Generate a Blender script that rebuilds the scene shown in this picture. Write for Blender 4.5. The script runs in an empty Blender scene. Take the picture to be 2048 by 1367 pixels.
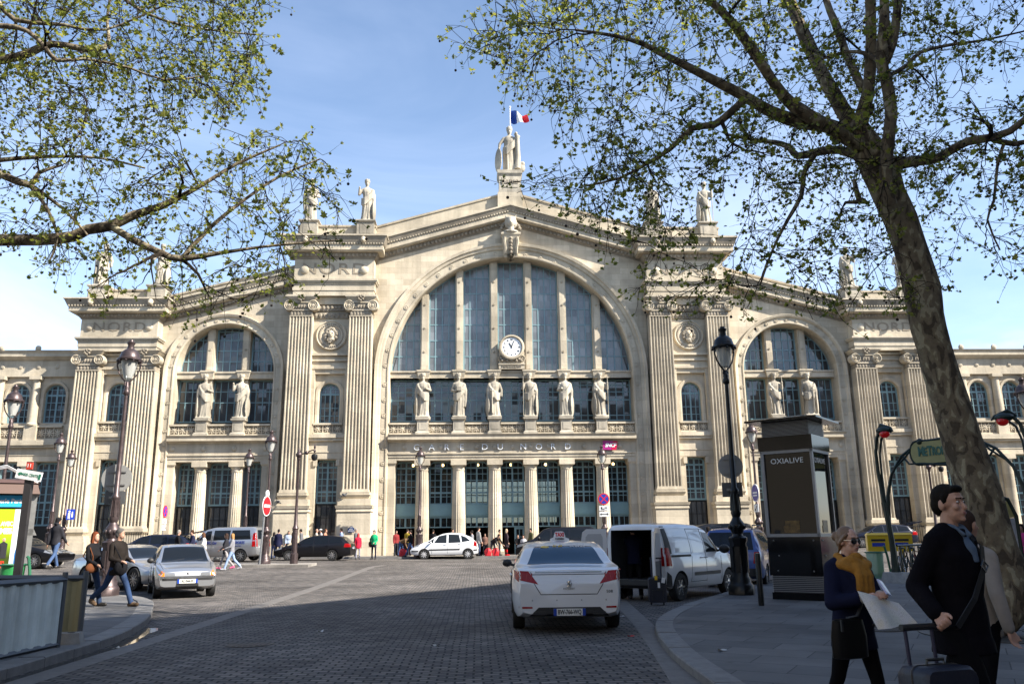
import bpy, bmesh, math, random
from mathutils import Vector, Matrix, kdtree
R = math.radians
SC = bpy.context.scene
COL = SC.collection
PI = math.pi
# ------------------------------------------------------------------ helpers
CAMX, CAMH, FPX = -2.68, 1.55, 1622.0
PIT, YAW, ROL = R(13.447), R(2.6785), R(-0.6848)
_cy, _sy, _cp, _sp, _cr, _sr = math.cos(YAW), math.sin(YAW), math.cos(PIT), math.sin(PIT), math.cos(ROL), math.sin(ROL)
_r0, _u0 = Vector((_cy, -_sy, 0)), Vector((-_sp*_sy, -_sp*_cy, _cp))
FWD = Vector((_cp*_sy, _cp*_cy, _sp))
RGT = _cr*_r0 + _sr*_u0
UPV = _cr*_u0 - _sr*_r0

def gz(x, y):
    "height of the gently rising square"
    t = min(1, max(0, (y-24)/28)); t = t*t*(3-2*t)
    return t*(0.17+0.0007*min(x*x, 620))
def ray(px, py):
    return RGT*((px-1024)/FPX) + UPV*(-(py-683.5)/FPX) + FWD
def at(px, py, Y):
    d = ray(px, py); t = Y/d.y
    return Vector((CAMX+t*d.x, Y, CAMH+t*d.z))
def gnd(px, py, dz=0):
    z = dz
    for _ in range(6):
        d = ray(px, py); t = (z-CAMH)/d.z
        p = Vector((CAMX+t*d.x, t*d.y, z)); z = gz(p.x, p.y)+dz
    return p

def tag(o, label=None, cat=None, group=None, kind=None):
    if label: o['label'] = label
    if cat: o['category'] = cat
    if group: o['group'] = group
    if kind: o['kind'] = kind
    return o
def empty(name, loc=(0, 0, 0), rz=0, label=None, cat=None, group=None):
    o = bpy.data.objects.new(name, None); COL.objects.link(o)
    o.location = loc; o.rotation_euler = (0, 0, rz); o.empty_display_size = 0.3
    return tag(o, label, cat, group)
def kids(o): return [c for c in bpy.data.objects if c.parent == o]
def copy_tree(o, parent=None):
    c = o.copy(); COL.objects.link(c)
    if parent: c.parent = parent
    for ch in kids(o): copy_tree(ch, c)
    return c

class MB:
    def __init__(s): s.v = []; s.f = []; s.m = []
    def add(s, vs, fs, mi=0, M=None):
        b = len(s.v)
        s.v += [(M @ Vector(p))[:] for p in vs] if M is not None else [tuple(p) for p in vs]
        s.f += [tuple(i+b for i in f) for f in fs]; s.m += [mi]*len(fs)
        return s
    def box(s, x0, x1, y0, y1, z0, z1, mi=0, M=None):
        return s.fr(x0, x1, y0, y1, x0, x1, y0, y1, z0, z1, mi, M)
    def fr(s, x0, x1, y0, y1, X0, X1, Y0, Y1, z0, z1, mi=0, M=None):
        v = [(x0, y0, z0), (x1, y0, z0), (x1, y1, z0), (x0, y1, z0), (X0, Y0, z1), (X1, Y0, z1), (X1, Y1, z1), (X0, Y1, z1)]
        return s.add(v, [(3, 2, 1, 0), (4, 5, 6, 7), (0, 1, 5, 4), (1, 2, 6, 5), (2, 3, 7, 6), (3, 0, 4, 7)], mi, M)
    def stack(s, x0, x1, yf, yb, levels, mi=0):
        "levels: (z0, z1, protrusion at bottom, protrusion at top); projects on the front and both ends"
        for (z0, z1, p, q) in levels:
            s.fr(x0-p, x1+p, yf-p, yb, x0-q, x1+q, yf-q, yb, z0, z1, mi)
        return s
    def prism(s, poly, y0, y1, mi=0, M=None):
        "polygon in x,z (counter-clockwise seen from the front) extruded along y"
        n = len(poly)
        v = [(x, y0, z) for x, z in poly]+[(x, y1, z) for x, z in poly]
        f = [tuple(range(n)), tuple(range(2*n-1, n-1, -1))]
        f += [(i, i+n, (i+1) % n+n, (i+1) % n) for i in range(n)]
        return s.add(v, f, mi, M)
    def prismz(s, poly, z0, z1, mi=0, M=None):
        n = len(poly)
        v = [(x, y, z0) for x, y in poly]+[(x, y, z1) for x, y in poly]
        f = [tuple(range(n-1, -1, -1)), tuple(range(n, 2*n))]
        f += [(i, (i+1) % n, (i+1) % n+n, i+n) for i in range(n)]
        return s.add(v, f, mi, M)
    def loft(s, rings, closed=True, cap=True, mi=0, M=None):
        n = len(rings[0]); v = [p for r in rings for p in r]; f = []
        for k in range(len(rings)-1):
            for i in range(n if closed else n-1):
                j = (i+1) % n
                f.append((k*n+i, k*n+j, (k+1)*n+j, (k+1)*n+i))
        if cap:
            f.append(tuple(range(n-1, -1, -1))); f.append(tuple(range((len(rings)-1)*n, len(rings)*n)))
        return s.add(v, f, mi, M)
    def lathe(s, prof, seg=16, c=(0, 0, 0), mi=0, M=None, a0=0, flute=0, nf=0):
        rings = []
        for r, z in prof:
            rings.append([(c[0]+r*(1-(flute if nf and k % 2 else 0))*math.cos(a0+2*PI*k/seg), c[1]+r*(1-(flute if nf and k % 2 else 0))*math.sin(a0+2*PI*k/seg), c[2]+z) for k in range(seg)])
        return s.loft(rings, True, True, mi, M)
    def tube(s, pts, rad, seg=8, mi=0, cap=True, M=None):
        pts = [Vector(p) for p in pts]; n = len(pts)
        if not hasattr(rad, '__len__'): rad = [rad]*n
        rings = []; ref = None
        for i, p in enumerate(pts):
            t = (pts[min(i+1, n-1)]-pts[max(i-1, 0)])
            t = t.normalized() if t.length > 1e-9 else Vector((0, 0, 1))
            if ref is None: ref = Vector((0, 0, 1)) if abs(t.z) < .9 else Vector((1, 0, 0))
            a = t.cross(ref); a = a.normalized() if a.length > 1e-6 else t.orthogonal().normalized()
            b = a.cross(t); ref = b
            rings.append([(p+rad[i]*(a*math.cos(2*PI*k/seg)-b*math.sin(2*PI*k/seg)))[:] for k in range(seg)])
        return s.loft(rings, True, cap, mi, M)
    def sph(s, c, r, seg=10, ring=6, mi=0, M=None, sc=(1, 1, 1)):
        prof = [(r*math.sin(PI*k/ring)*(1 if 0 < k < ring else 0)+(0.002*r if k in (0, ring) else 0), -r*math.cos(PI*k/ring)) for k in range(ring+1)]
        rings = [[(c[0]+sc[0]*q*math.cos(2*PI*k/seg), c[1]+sc[1]*q*math.sin(2*PI*k/seg), c[2]+sc[2]*z) for k in range(seg)] for q, z in prof]
        return s.loft(rings, True, True, mi, M)
    def grid(s, fn, nu, nv, mi=0, flip=False, M=None):
        v = [fn(i/nu, j/nv) for j in range(nv+1) for i in range(nu+1)]; f = []
        for j in range(nv):
            for i in range(nu):
                a = j*(nu+1)+i; q = (a, a+1, a+nu+2, a+nu+1)
                f.append(q[::-1] if flip else q)
        return s.add(v, f, mi, M)
    def cyl(s, p, q, r, seg=12, mi=0, r2=None):
        return s.tube([p, q], [r, r if r2 is None else r2], seg, mi)
    def mesh(s, name, mats, smooth=35):
        me = bpy.data.meshes.new(name); me.from_pydata(s.v, [], s.f); me.validate()
        for m in (mats if isinstance(mats, (list, tuple)) else [mats]): me.materials.append(m)
        if len(me.polygons) == len(s.m): me.polygons.foreach_set('material_index', s.m)
        if smooth:
            me.polygons.foreach_set('use_smooth', [True]*len(me.polygons))
            me.set_sharp_from_angle(angle=R(smooth))
        me.update()
        return me
    def build(s, name, mats, parent=None, smooth=35, loc=None, fixn=False):
        me = s.mesh(name, mats, smooth)
        if fixn:
            bm = bmesh.new(); bm.from_mesh(me); bmesh.ops.recalc_face_normals(bm, faces=bm.faces); bm.to_mesh(me); bm.free()
        return link(name, me, parent, loc)
def link(name, me, parent=None, loc=None):
    o = bpy.data.objects.new(name, me); COL.objects.link(o)
    if parent: o.parent = parent
    if loc: o.location = loc
    return o
def bake(o):
    "apply the modifiers of o and keep one plain mesh"
    dg = bpy.context.evaluated_depsgraph_get(); dg.update()
    me = bpy.data.meshes.new_from_object(o.evaluated_get(dg)); o.modifiers.clear()
    old = o.data; o.data = me
    if old.users == 0: bpy.data.meshes.remove(old)
    return o
def text(name, body, size, mat, parent=None, loc=(0, 0, 0), rot=(0, 0, 0), ext=0.004, sx=1, sp=1.0, al='CENTER', shear=0, bold=0):
    cu = bpy.data.curves.new(name, 'FONT'); cu.body = body; cu.size = size; cu.extrude = ext
    cu.align_x = al; cu.align_y = 'CENTER'; cu.space_character = sp; cu.shear = shear; cu.resolution_u = 3; cu.offset = bold
    t = bpy.data.objects.new(name, cu); COL.objects.link(t)
    dg = bpy.context.evaluated_depsgraph_get()
    me = bpy.data.meshes.new_from_object(t.evaluated_get(dg))
    bpy.data.objects.remove(t); bpy.data.curves.remove(cu)
    me.name = name; me.materials.clear(); me.materials.append(mat)
    M = Matrix.Translation(loc) @ Matrix.Rotation(rot[2], 4, 'Z') @ Matrix.Rotation(rot[1], 4, 'Y') @ Matrix.Rotation(rot[0], 4, 'X') @ Matrix.Diagonal((sx, 1, 1, 1))
    me.transform(M)
    return link(name, me, parent)

# ------------------------------------------------------------------ materials
MATS = {}
def nd(nt, t, **kw):
    n = nt.nodes.new(t)
    for k, v in kw.items():
        if k in n.inputs: n.inputs[k].default_value = v
        else: setattr(n, k, v)
    return n
def mat(name, col, rough=.6, metal=0, var=None, bump=None, spec=.5, coat=0, emit=None, alpha=None, obj=False):
    """plain principled surface; var = (scale, amount) colour mottling, bump = (scale, distance)"""
    if name in MATS: return MATS[name]
    m = bpy.data.materials.new(name); m.use_nodes = True; nt = m.node_tree
    b = nt.nodes['Principled BSDF']; MATS[name] = m
    b.inputs['Base Color'].default_value = (*col, 1); b.inputs['Roughness'].default_value = rough
    b.inputs['Metallic'].default_value = metal; b.inputs['Specular IOR Level'].default_value = spec
    b.inputs['Coat Weight'].default_value = coat; b.inputs['Coat Roughness'].default_value = .05
    if emit: b.inputs['Emission Color'].default_value = (*emit[0], 1); b.inputs['Emission Strength'].default_value = emit[1]
    if var or bump: tc = nd(nt, 'ShaderNodeTexCoord')
    if var:
        n = nd(nt, 'ShaderNodeTexNoise', Scale=var[0], Detail=5.0, Roughness=.6)
        nt.links.new(tc.outputs['Object'], n.inputs['Vector'])
        r = nd(nt, 'ShaderNodeMapRange'); r.inputs[1].default_value = .3; r.inputs[2].default_value = .7
        r.inputs[3].default_value = 1-var[1]; r.inputs[4].default_value = 1+var[1]
        nt.links.new(n.outputs['Fac'], r.inputs[0])
        mx = nd(nt, 'ShaderNodeVectorMath', operation='SCALE'); mx.inputs[0].default_value = col
        nt.links.new(r.outputs[0], mx.inputs['Scale']); nt.links.new(mx.outputs[0], b.inputs['Base Color'])
    if bump:
        n = nd(nt, 'ShaderNodeTexNoise', Scale=bump[0], Detail=4.0)
        nt.links.new(tc.outputs['Object'], n.inputs['Vector'])
        bp = nd(nt, 'ShaderNodeBump', Strength=1.0, Distance=bump[1])
        nt.links.new(n.outputs['Fac'], bp.inputs['Height']); nt.links.new(bp.outputs[0], b.inputs['Normal'])
    return m

def stone_mat(name, c1, c2, bw, bh, mort=.006, soot=.25):
    m = bpy.data.materials.new(name); m.use_nodes = True; nt = m.node_tree; L = nt.links.new
    b = nt.nodes['Principled BSDF']; b.inputs['Roughness'].default_value = .85; b.inputs['Specular IOR Level'].default_value = .25
    g = nd(nt, 'ShaderNodeNewGeometry'); sx = nd(nt, 'ShaderNodeSeparateXYZ'); L(g.outputs['Position'], sx.inputs[0])
    ad = nd(nt, 'ShaderNodeMath', operation='ADD'); L(sx.outputs[0], ad.inputs[0]); L(sx.outputs[1], ad.inputs[1])
    cb = nd(nt, 'ShaderNodeCombineXYZ'); L(ad.outputs[0], cb.inputs[0]); L(sx.outputs[2], cb.inputs[1])
    br = nd(nt, 'ShaderNodeTexBrick', Scale=1.0, Bias=0.0); br.inputs['Brick Width'].default_value = bw; br.inputs['Row Height'].default_value = bh
    br.inputs['Mortar Size'].default_value = mort; br.inputs['Mortar Smooth'].default_value = .3
    br.inputs['Color1'].default_value = (*c1, 1); br.inputs['Color2'].default_value = (*c2, 1)
    br.inputs['Mortar'].default_value = (c1[0]*.55, c1[1]*.53, c1[2]*.5, 1)
    L(cb.outputs[0], br.inputs['Vector'])
    n = nd(nt, 'ShaderNodeTexNoise', Scale=.35, Detail=7.0, Roughness=.62); L(g.outputs['Position'], n.inputs['Vector'])
    r = nd(nt, 'ShaderNodeMapRange'); r.inputs[1].default_value = .35; r.inputs[2].default_value = .68; r.inputs[3].default_value = 1-soot; r.inputs[4].default_value = 1.08
    L(n.outputs['Fac'], r.inputs[0])
    # streaks that run down the wall
    mp = nd(nt, 'ShaderNodeMapping'); mp.inputs['Scale'].default_value = (2.2, 2.2, .12); L(g.outputs['Position'], mp.inputs['Vector'])
    n3 = nd(nt, 'ShaderNodeTexNoise', Scale=1.0, Detail=4.0); L(mp.outputs[0], n3.inputs['Vector'])
    r3 = nd(nt, 'ShaderNodeMapRange'); r3.inputs[1].default_value = .3; r3.inputs[2].default_value = .6; r3.inputs[3].default_value = 1-soot*.6; r3.inputs[4].default_value = 1.0
    L(n3.outputs['Fac'], r3.inputs[0])
    mm = nd(nt, 'ShaderNodeMath', operation='MULTIPLY'); L(r.outputs[0], mm.inputs[0]); L(r3.outputs[0], mm.inputs[1])
    mx = nd(nt, 'ShaderNodeVectorMath', operation='SCALE'); L(br.outputs['Color'], mx.inputs[0]); L(mm.outputs[0], mx.inputs['Scale'])
    L(mx.outputs[0], b.inputs['Base Color'])
    n2 = nd(nt, 'ShaderNodeTexNoise', Scale=9.0, Detail=5.0); L(g.outputs['Position'], n2.inputs['Vector'])
    bp = nd(nt, 'ShaderNodeBump', Strength=.6, Distance=.02); L(n2.outputs['Fac'], bp.inputs['Height']); L(bp.outputs[0], b.inputs['Normal'])
    MATS[name] = m
    return m

def glass_mat(name, tint, see=0.0, rough=.04, wav=.02):
    "window glass: a dark pane that mirrors its surroundings, `see` lets part of what lies behind through"
    m = bpy.data.materials.new(name); m.use_nodes = True; nt = m.node_tree; L = nt.links.new
    b = nt.nodes['Principled BSDF']; b.inputs['Base Color'].default_value = (*tint, 1); b.inputs['Roughness'].default_value = rough
    b.inputs['Specular IOR Level'].default_value = .35 if name in ('display_glass', 'car_glass', 'taxi_rear_glass') else .8; b.inputs['IOR'].default_value = 1.5
    tc = nd(nt, 'ShaderNodeNewGeometry')
    n = nd(nt, 'ShaderNodeTexNoise', Scale=.8, Detail=2.0); L(tc.outputs['Position'], n.inputs['Vector'])
    bp = nd(nt, 'ShaderNodeBump', Strength=.5, Distance=wav); L(n.outputs['Fac'], bp.inputs['Height']); L(bp.outputs[0], b.inputs['Normal'])
    if 'station' in name or 'hall' in name:      # every pane hangs a little differently and is more or less dusty
        dv = nd(nt, 'ShaderNodeVectorMath', operation='DIVIDE'); L(tc.outputs['Position'], dv.inputs[0]); dv.inputs[1].default_value = (.56, 50, .61)
        fl = nd(nt, 'ShaderNodeVectorMath', operation='FLOOR'); L(dv.outputs[0], fl.inputs[0]); wn = nd(nt, 'ShaderNodeTexWhiteNoise'); L(fl.outputs[0], wn.inputs['Vector'])
        n2 = nd(nt, 'ShaderNodeTexNoise', Scale=.35, Detail=4.0); L(tc.outputs['Position'], n2.inputs['Vector'])
        mr = nd(nt, 'ShaderNodeMapRange'); mr.inputs[3].default_value = .7; mr.inputs[4].default_value = 1.3; L(wn.outputs['Value'], mr.inputs[0])
        m2 = nd(nt, 'ShaderNodeMapRange'); m2.inputs[1].default_value = .3; m2.inputs[2].default_value = .7; m2.inputs[3].default_value = .6; m2.inputs[4].default_value = 1.4; L(n2.outputs['Fac'], m2.inputs[0])
        mu = nd(nt, 'ShaderNodeMath', operation='MULTIPLY'); L(mr.outputs[0], mu.inputs[0]); L(m2.outputs[0], mu.inputs[1])
        sc = nd(nt, 'ShaderNodeVectorMath', operation='SCALE'); sc.inputs[0].default_value = tint; L(mu.outputs[0], sc.inputs['Scale']); L(sc.outputs[0], b.inputs['Base Color'])
        tl = nd(nt, 'ShaderNodeVectorMath', operation='MULTIPLY_ADD'); L(wn.outputs['Color'], tl.inputs[0]); tl.inputs[1].default_value = (.07, .07, .07); tl.inputs[2].default_value = (-.035, -.035, -.035)
        av = nd(nt, 'ShaderNodeVectorMath', operation='ADD'); L(bp.outputs[0], av.inputs[0]); L(tl.outputs[0], av.inputs[1]); nm = nd(nt, 'ShaderNodeVectorMath', operation='NORMALIZE'); L(av.outputs[0], nm.inputs[0]); L(nm.outputs[0], b.inputs['Normal'])
    if see:
        tr = nd(nt, 'ShaderNodeBsdfTransparent'); tr.inputs[0].default_value = (.75, .8, .8, 1)
        mx = nd(nt, 'ShaderNodeMixShader'); mx.inputs[0].default_value = see
        L(b.outputs[0], mx.inputs[1]); L(tr.outputs[0], mx.inputs[2]); L(mx.outputs[0], nt.nodes['Material Output'].inputs[0])
    MATS[name] = m
    return m
# ------------------------------------------------------------------ camera, sky and sun
cam = bpy.data.cameras.new('camera'); cam.sensor_width = 36; cam.lens = FPX/2048*36; cam.clip_end = 2000; cam.clip_start = .05
co = bpy.data.objects.new('camera', cam); COL.objects.link(co)
co.matrix_world = Matrix(((RGT.x, UPV.x, -FWD.x, CAMX), (RGT.y, UPV.y, -FWD.y, 0), (RGT.z, UPV.z, -FWD.z, CAMH), (0, 0, 0, 1)))
SC.camera = co
SUND = Vector((-2.1, 1.0, -1.85)).normalized()          # the way the light travels
su = bpy.data.lights.new('sun', 'SUN'); su.energy = 5.0; su.angle = R(.55); su.color = (1, .93, .82)
so = bpy.data.objects.new('sun', su); COL.objects.link(so); so.rotation_euler = SUND.to_track_quat('-Z', 'Y').to_euler(); so.location = (60, -30, 60)
W = bpy.data.worlds.new('World'); SC.world = W; W.use_nodes = True
nt = W.node_tree; bg = nt.nodes['Background']; L = nt.links.new
sky = nd(nt, 'ShaderNodeTexSky'); sky.sky_type = 'NISHITA'; sky.sun_disc = False
sky.sun_elevation = math.asin(-SUND.z); sky.sun_rotation = math.atan2(-SUND.x, -SUND.y)
sky.air_density = 1.0; sky.dust_density = .5; sky.ozone_density = 1.8
tc = nd(nt, 'ShaderNodeTexCoord'); sp_ = nd(nt, 'ShaderNodeSeparateXYZ'); L(tc.outputs['Generated'], sp_.inputs[0])
# thin fair-weather cloud low over the roofs
mp = nd(nt, 'ShaderNodeMapping'); mp.inputs['Scale'].default_value = (1, 1, 2.6); mp.inputs['Location'].default_value = (.42, .1, .22); L(tc.outputs['Generated'], mp.inputs['Vector'])
cn = nd(nt, 'ShaderNodeTexNoise', Scale=2.6, Detail=9.0, Roughness=.55, Distortion=.35); L(mp.outputs[0], cn.inputs['Vector'])
ax = nd(nt, 'ShaderNodeMath', operation='ABSOLUTE')
sh = nd(nt, 'ShaderNodeMath', operation='SUBTRACT'); L(sp_.outputs[0], sh.inputs[0]); sh.inputs[1].default_value = .03
L(sh.outputs[0], ax.inputs[0])
r1 = nd(nt, 'ShaderNodeMapRange', interpolation_type='SMOOTHSTEP'); L(ax.outputs[0], r1.inputs[0]); r1.inputs[1].default_value = .25; r1.inputs[2].default_value = .62
r2 = nd(nt, 'ShaderNodeMapRange', interpolation_type='SMOOTHSTEP'); L(sp_.outputs[2], r2.inputs[0]); r2.inputs[1].default_value = .52; r2.inputs[2].default_value = .2
cv = nd(nt, 'ShaderNodeMath', operation='MULTIPLY'); L(r1.outputs[0], cv.inputs[0]); L(r2.outputs[0], cv.inputs[1])
thr = nd(nt, 'ShaderNodeMapRange'); L(cv.outputs[0], thr.inputs[0]); thr.inputs[3].default_value = .78; thr.inputs[4].default_value = .5
df = nd(nt, 'ShaderNodeMath', operation='SUBTRACT'); L(cn.outputs['Fac'], df.inputs[0]); L(thr.outputs[0], df.inputs[1])
cm = nd(nt, 'ShaderNodeMapRange', interpolation_type='SMOOTHSTEP'); L(df.outputs[0], cm.inputs[0]); cm.inputs[1].default_value = -.02; cm.inputs[2].default_value = .16; cm.inputs[4].default_value = .72
mx = nd(nt, 'ShaderNodeMix', data_type='RGBA'); L(cm.outputs[0], mx.inputs['Factor'])
vn = nd(nt, 'ShaderNodeTexNoise', Scale=1.5, Detail=6.0, Roughness=.6, Distortion=.8); L(mp.outputs[0], vn.inputs['Vector']); vr = nd(nt, 'ShaderNodeMapRange', interpolation_type='SMOOTHSTEP'); L(vn.outputs['Fac'], vr.inputs[0]); vr.inputs[1].default_value = .35; vr.inputs[2].default_value = .75; vr.inputs[3].default_value = .06; vr.inputs[4].default_value = .5
r4 = nd(nt, 'ShaderNodeMapRange', interpolation_type='SMOOTHSTEP'); L(sp_.outputs[2], r4.inputs[0]); r4.inputs[1].default_value = .7; r4.inputs[2].default_value = .1; r4.inputs[3].default_value = .2; r4.inputs[4].default_value = .85; vm = nd(nt, 'ShaderNodeMath', operation='MULTIPLY'); L(vr.outputs[0], vm.inputs[0]); L(r4.outputs[0], vm.inputs[1])
mv = nd(nt, 'ShaderNodeMix', data_type='RGBA'); L(vm.outputs[0], mv.inputs['Factor']); L(sky.outputs[0], mv.inputs[6]); mv.inputs[7].default_value = (6.2, 6.85, 8.5, 1); L(mv.outputs[2], mx.inputs[6]); mx.inputs[7].default_value = (6.9, 7.4, 8.2, 1)
L(mx.outputs[2], bg.inputs[0]); bg.inputs[1].default_value = .102
SC.view_settings.view_transform = 'Standard'; SC.view_settings.look = 'None'; SC.view_settings.gamma = 1
SC.view_settings.exposure = 1.38
SC.cycles.max_bounces = 6; SC.cycles.transparent_max_bounces = 12; SC.cycles.caustics_reflective = False; SC.cycles.caustics_refractive = False
# ------------------------------------------------------------------ road, pavements
def paving(name, c1, c2, cm, bw, bh, mort, bump, rot=0, big=.3, rough=.75, wet=0):
    m = bpy.data.materials.new(name); m.use_nodes = True; nt = m.node_tree; L = nt.links.new
    b = nt.nodes['Principled BSDF']; b.inputs['Roughness'].default_value = rough; b.inputs['Specular IOR Level'].default_value = .2
    g = nd(nt, 'ShaderNodeNewGeometry'); mp = nd(nt, 'ShaderNodeMapping'); L(g.outputs['Position'], mp.inputs['Vector']); mp.inputs['Rotation'].default_value = (0, 0, rot)
    wn = nd(nt, 'ShaderNodeTexNoise', Scale=.9, Detail=2.0); L(mp.outputs[0], wn.inputs['Vector'])
    wv = nd(nt, 'ShaderNodeVectorMath', operation='MULTIPLY_ADD'); L(wn.outputs['Color'], wv.inputs[0]); wv.inputs[1].default_value = (bump*4, bump*4, 0); L(mp.outputs[0], wv.inputs[2])
    if name == 'setts':   # rows laid in shallow arcs
        sx = nd(nt, 'ShaderNodeSeparateXYZ'); L(wv.outputs[0], sx.inputs[0]); sn = nd(nt, 'ShaderNodeMath', operation='SINE'); ml = nd(nt, 'ShaderNodeMath', operation='MULTIPLY'); ml.inputs[1].default_value = 1.35; L(sx.outputs[0], ml.inputs[0]); L(ml.outputs[0], sn.inputs[0])
        ma = nd(nt, 'ShaderNodeMath', operation='MULTIPLY_ADD'); L(sn.outputs[0], ma.inputs[0]); ma.inputs[1].default_value = .22; L(sx.outputs[1], ma.inputs[2]); cx = nd(nt, 'ShaderNodeCombineXYZ'); L(sx.outputs[0], cx.inputs[0]); L(ma.outputs[0], cx.inputs[1]); wv = cx
    br = nd(nt, 'ShaderNodeTexBrick', Scale=1.0); br.inputs['Brick Width'].default_value = bw; br.inputs['Row Height'].default_value = bh
    br.inputs['Mortar Size'].default_value = mort; br.inputs['Mortar Smooth'].default_value = .6
    br.inputs['Color1'].default_value = (*c1, 1); br.inputs['Color2'].default_value = (*c2, 1); br.inputs['Mortar'].default_value = (*cm, 1)
    L(wv.outputs[0], br.inputs['Vector'])
    n = nd(nt, 'ShaderNodeTexNoise', Scale=big, Detail=8.0, Roughness=.65); L(g.outputs['Position'], n.inputs['Vector'])
    r = nd(nt, 'ShaderNodeMapRange'); r.inputs[1].default_value = .32; r.inputs[2].default_value = .68; r.inputs[3].default_value = .5; r.inputs[4].default_value = 1.35; L(n.outputs['Fac'], r.inputs[0])
    # small dark stains, gum and oil
    v = nd(nt, 'ShaderNodeTexVoronoi', Scale=1.7); L(g.outputs['Position'], v.inputs['Vector'])
    r2 = nd(nt, 'ShaderNodeMapRange'); r2.inputs[1].default_value = .03; r2.inputs[2].default_value = .1; r2.inputs[3].default_value = .72; r2.inputs[4].default_value = 1; L(v.outputs['Distance'], r2.inputs[0])
    mm = nd(nt, 'ShaderNodeMath', operation='MULTIPLY'); L(r.outputs[0], mm.inputs[0]); L(r2.outputs[0], mm.inputs[1])
    mx = nd(nt, 'ShaderNodeVectorMath', operation='SCALE'); L(br.outputs['Color'], mx.inputs[0]); L(mm.outputs[0], mx.inputs['Scale']); L(mx.outputs[0], b.inputs['Base Color'])
    n4 = nd(nt, 'ShaderNodeTexNoise', Scale=14.0, Detail=3.0); L(g.outputs['Position'], n4.inputs['Vector'])
    iv = nd(nt, 'ShaderNodeMath', operation='MULTIPLY_ADD'); L(br.outputs['Fac'], iv.inputs[0]); iv.inputs[1].default_value = -1.0; L(n4.outputs['Fac'], iv.inputs[2])
    bp = nd(nt, 'ShaderNodeBump', Strength=1.0, Distance=bump); L(iv.outputs[0], bp.inputs['Height']); L(bp.outputs[0], b.inputs['Normal'])
    MATS[name] = m; return m
SETTS = paving('setts', (.19, .17, .155), (.09, .085, .083), (.024, .024, .025), .205, .125, .018, .015, 0, .3, .8)
SLABS = paving('pavement_slabs', (.15, .147, .145), (.098, .098, .10), (.045, .046, .048), 1.05, .62, .009, .004, .55, .3, .7)
SLABS2 = paving('station_paving', (.27, .25, .225), (.22, .205, .19), (.13, .13, .12), .8, .5, .008, .004, 0, .4, .75)
CHAN = mat('channel_stone', (.125, .115, .107), .75, var=(5, .25), bump=(40, .003))
GRAN = mat('granite', (.155, .15, .145), .75, var=(6, .22), bump=(40, .003))
xs = [-600, -250, -120, -70]+[i*2.0 for i in range(-28, 29)]+[70, 120, 250, 600]
ys = [-600, -200, -60, -20]+[i*1.5 for i in range(-8, 44)]+[80, 140, 300, 900]
g = MB(); n = len(xs)
g.v = [(x, y, gz(x, y)) for y in ys for x in xs]
g.f = [(j*n+i, j*n+i+1, j*n+n+i+1, j*n+n+i) for j in range(len(ys)-1) for i in range(n-1)]; g.m = [0]*len(g.f)
tag(g.build('road', SETTS, smooth=60), kind='structure')
def slab(name, m, pts, h, kerb=None):
    "raised pavement: pts counter-clockwise, flat ground; a granite kerb follows the first `kerb` points"
    g = MB(); g.prismz(pts, -.05, h)
    o = tag(g.build(name, m, smooth=0), kind='structure')
    return o
def smooth_line(p, k=6):
    out = []
    for i in range(len(p)-1):
        p0, p1, p2, p3 = [Vector((*p[max(0, min(len(p)-1, j))], 0)) for j in (i-1, i, i+1, i+2)]
        for q in range(k):
            t = q/k
            c = .5*((2*p1)+(p2-p0)*t+(2*p0-5*p1+4*p2-p3)*t*t+(3*p1-p0-3*p2+p3)*t**3); out.append((c.x, c.y))
    return out+[tuple(p[-1])]
def kerb_strip(name, line, w, h, side, dz=0):
    "granite kerb along a line, w wide towards `side` (+1 = left of the walking direction)"
    g = MB(); A = []
    if 'kerb' in name:      # separate stones about a metre long
        d = [0]; [d.append(d[-1]+math.hypot(line[i+1][0]-line[i][0], line[i+1][1]-line[i][1])) for i in range(len(line)-1)]
        pt = lambda s_: next(((line[i][0]+(line[i+1][0]-line[i][0])*(s_-d[i])/max(1e-6, d[i+1]-d[i]), line[i][1]+(line[i+1][1]-line[i][1])*(s_-d[i])/max(1e-6, d[i+1]-d[i])) for i in range(len(line)-1) if s_ <= d[i+1]+1e-6), line[-1])
        rk = random.Random(7); s_ = 0
        while s_ < d[-1]-.4:
            e_ = min(d[-1], s_+rk.uniform(.8, 1.25)); q = [pt(s_+.006), pt((s_+e_)/2), pt(e_-.006)]; hh = h+rk.uniform(-.006, .004); rr_ = []
            for i in range(3):
                a, b = Vector(q[max(0, i-1)]), Vector(q[min(2, i+1)]); t_ = (b-a).normalized(); nn = Vector((-t_.y, t_.x))*side*w; x, y = q[i]; z = gz(x, y)
                rr_.append([(x, y, z-.05), (x, y, z+hh-.014), (x+nn.x*.05, y+nn.y*.05, z+hh), (x+nn.x, y+nn.y, z+hh), (x+nn.x, y+nn.y, z-.05)])
            g.loft(rr_, True, True); s_ = e_
        return tag(g.build(name, GRAN, smooth=25, fixn=True), kind='structure')
    n = len(line)
    for i, (x, y) in enumerate(line):
        a = Vector(line[max(i-1, 0)]); b = Vector(line[min(i+1, n-1)]); t = (b-a).normalized(); nn = Vector((-t.y, t.x))*side*w
        A.append(((x, y), (x+nn.x, y+nn.y)))
    rings = [[(a[0], a[1], gz(*a)-.05), (a[0], a[1], gz(*a)+h-.012), (a[0]+(b[0]-a[0])*.05, a[1]+(b[1]-a[1])*.05, gz(*a)+h), (b[0], b[1], gz(*b)+h), (b[0], b[1], gz(*b)-.05)] for a, b in A]
    g.loft(rings, True, True)
    return tag(g.build(name, CHAN if 'channel' in name else GRAN, smooth=25, fixn=True), kind='structure')
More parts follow.
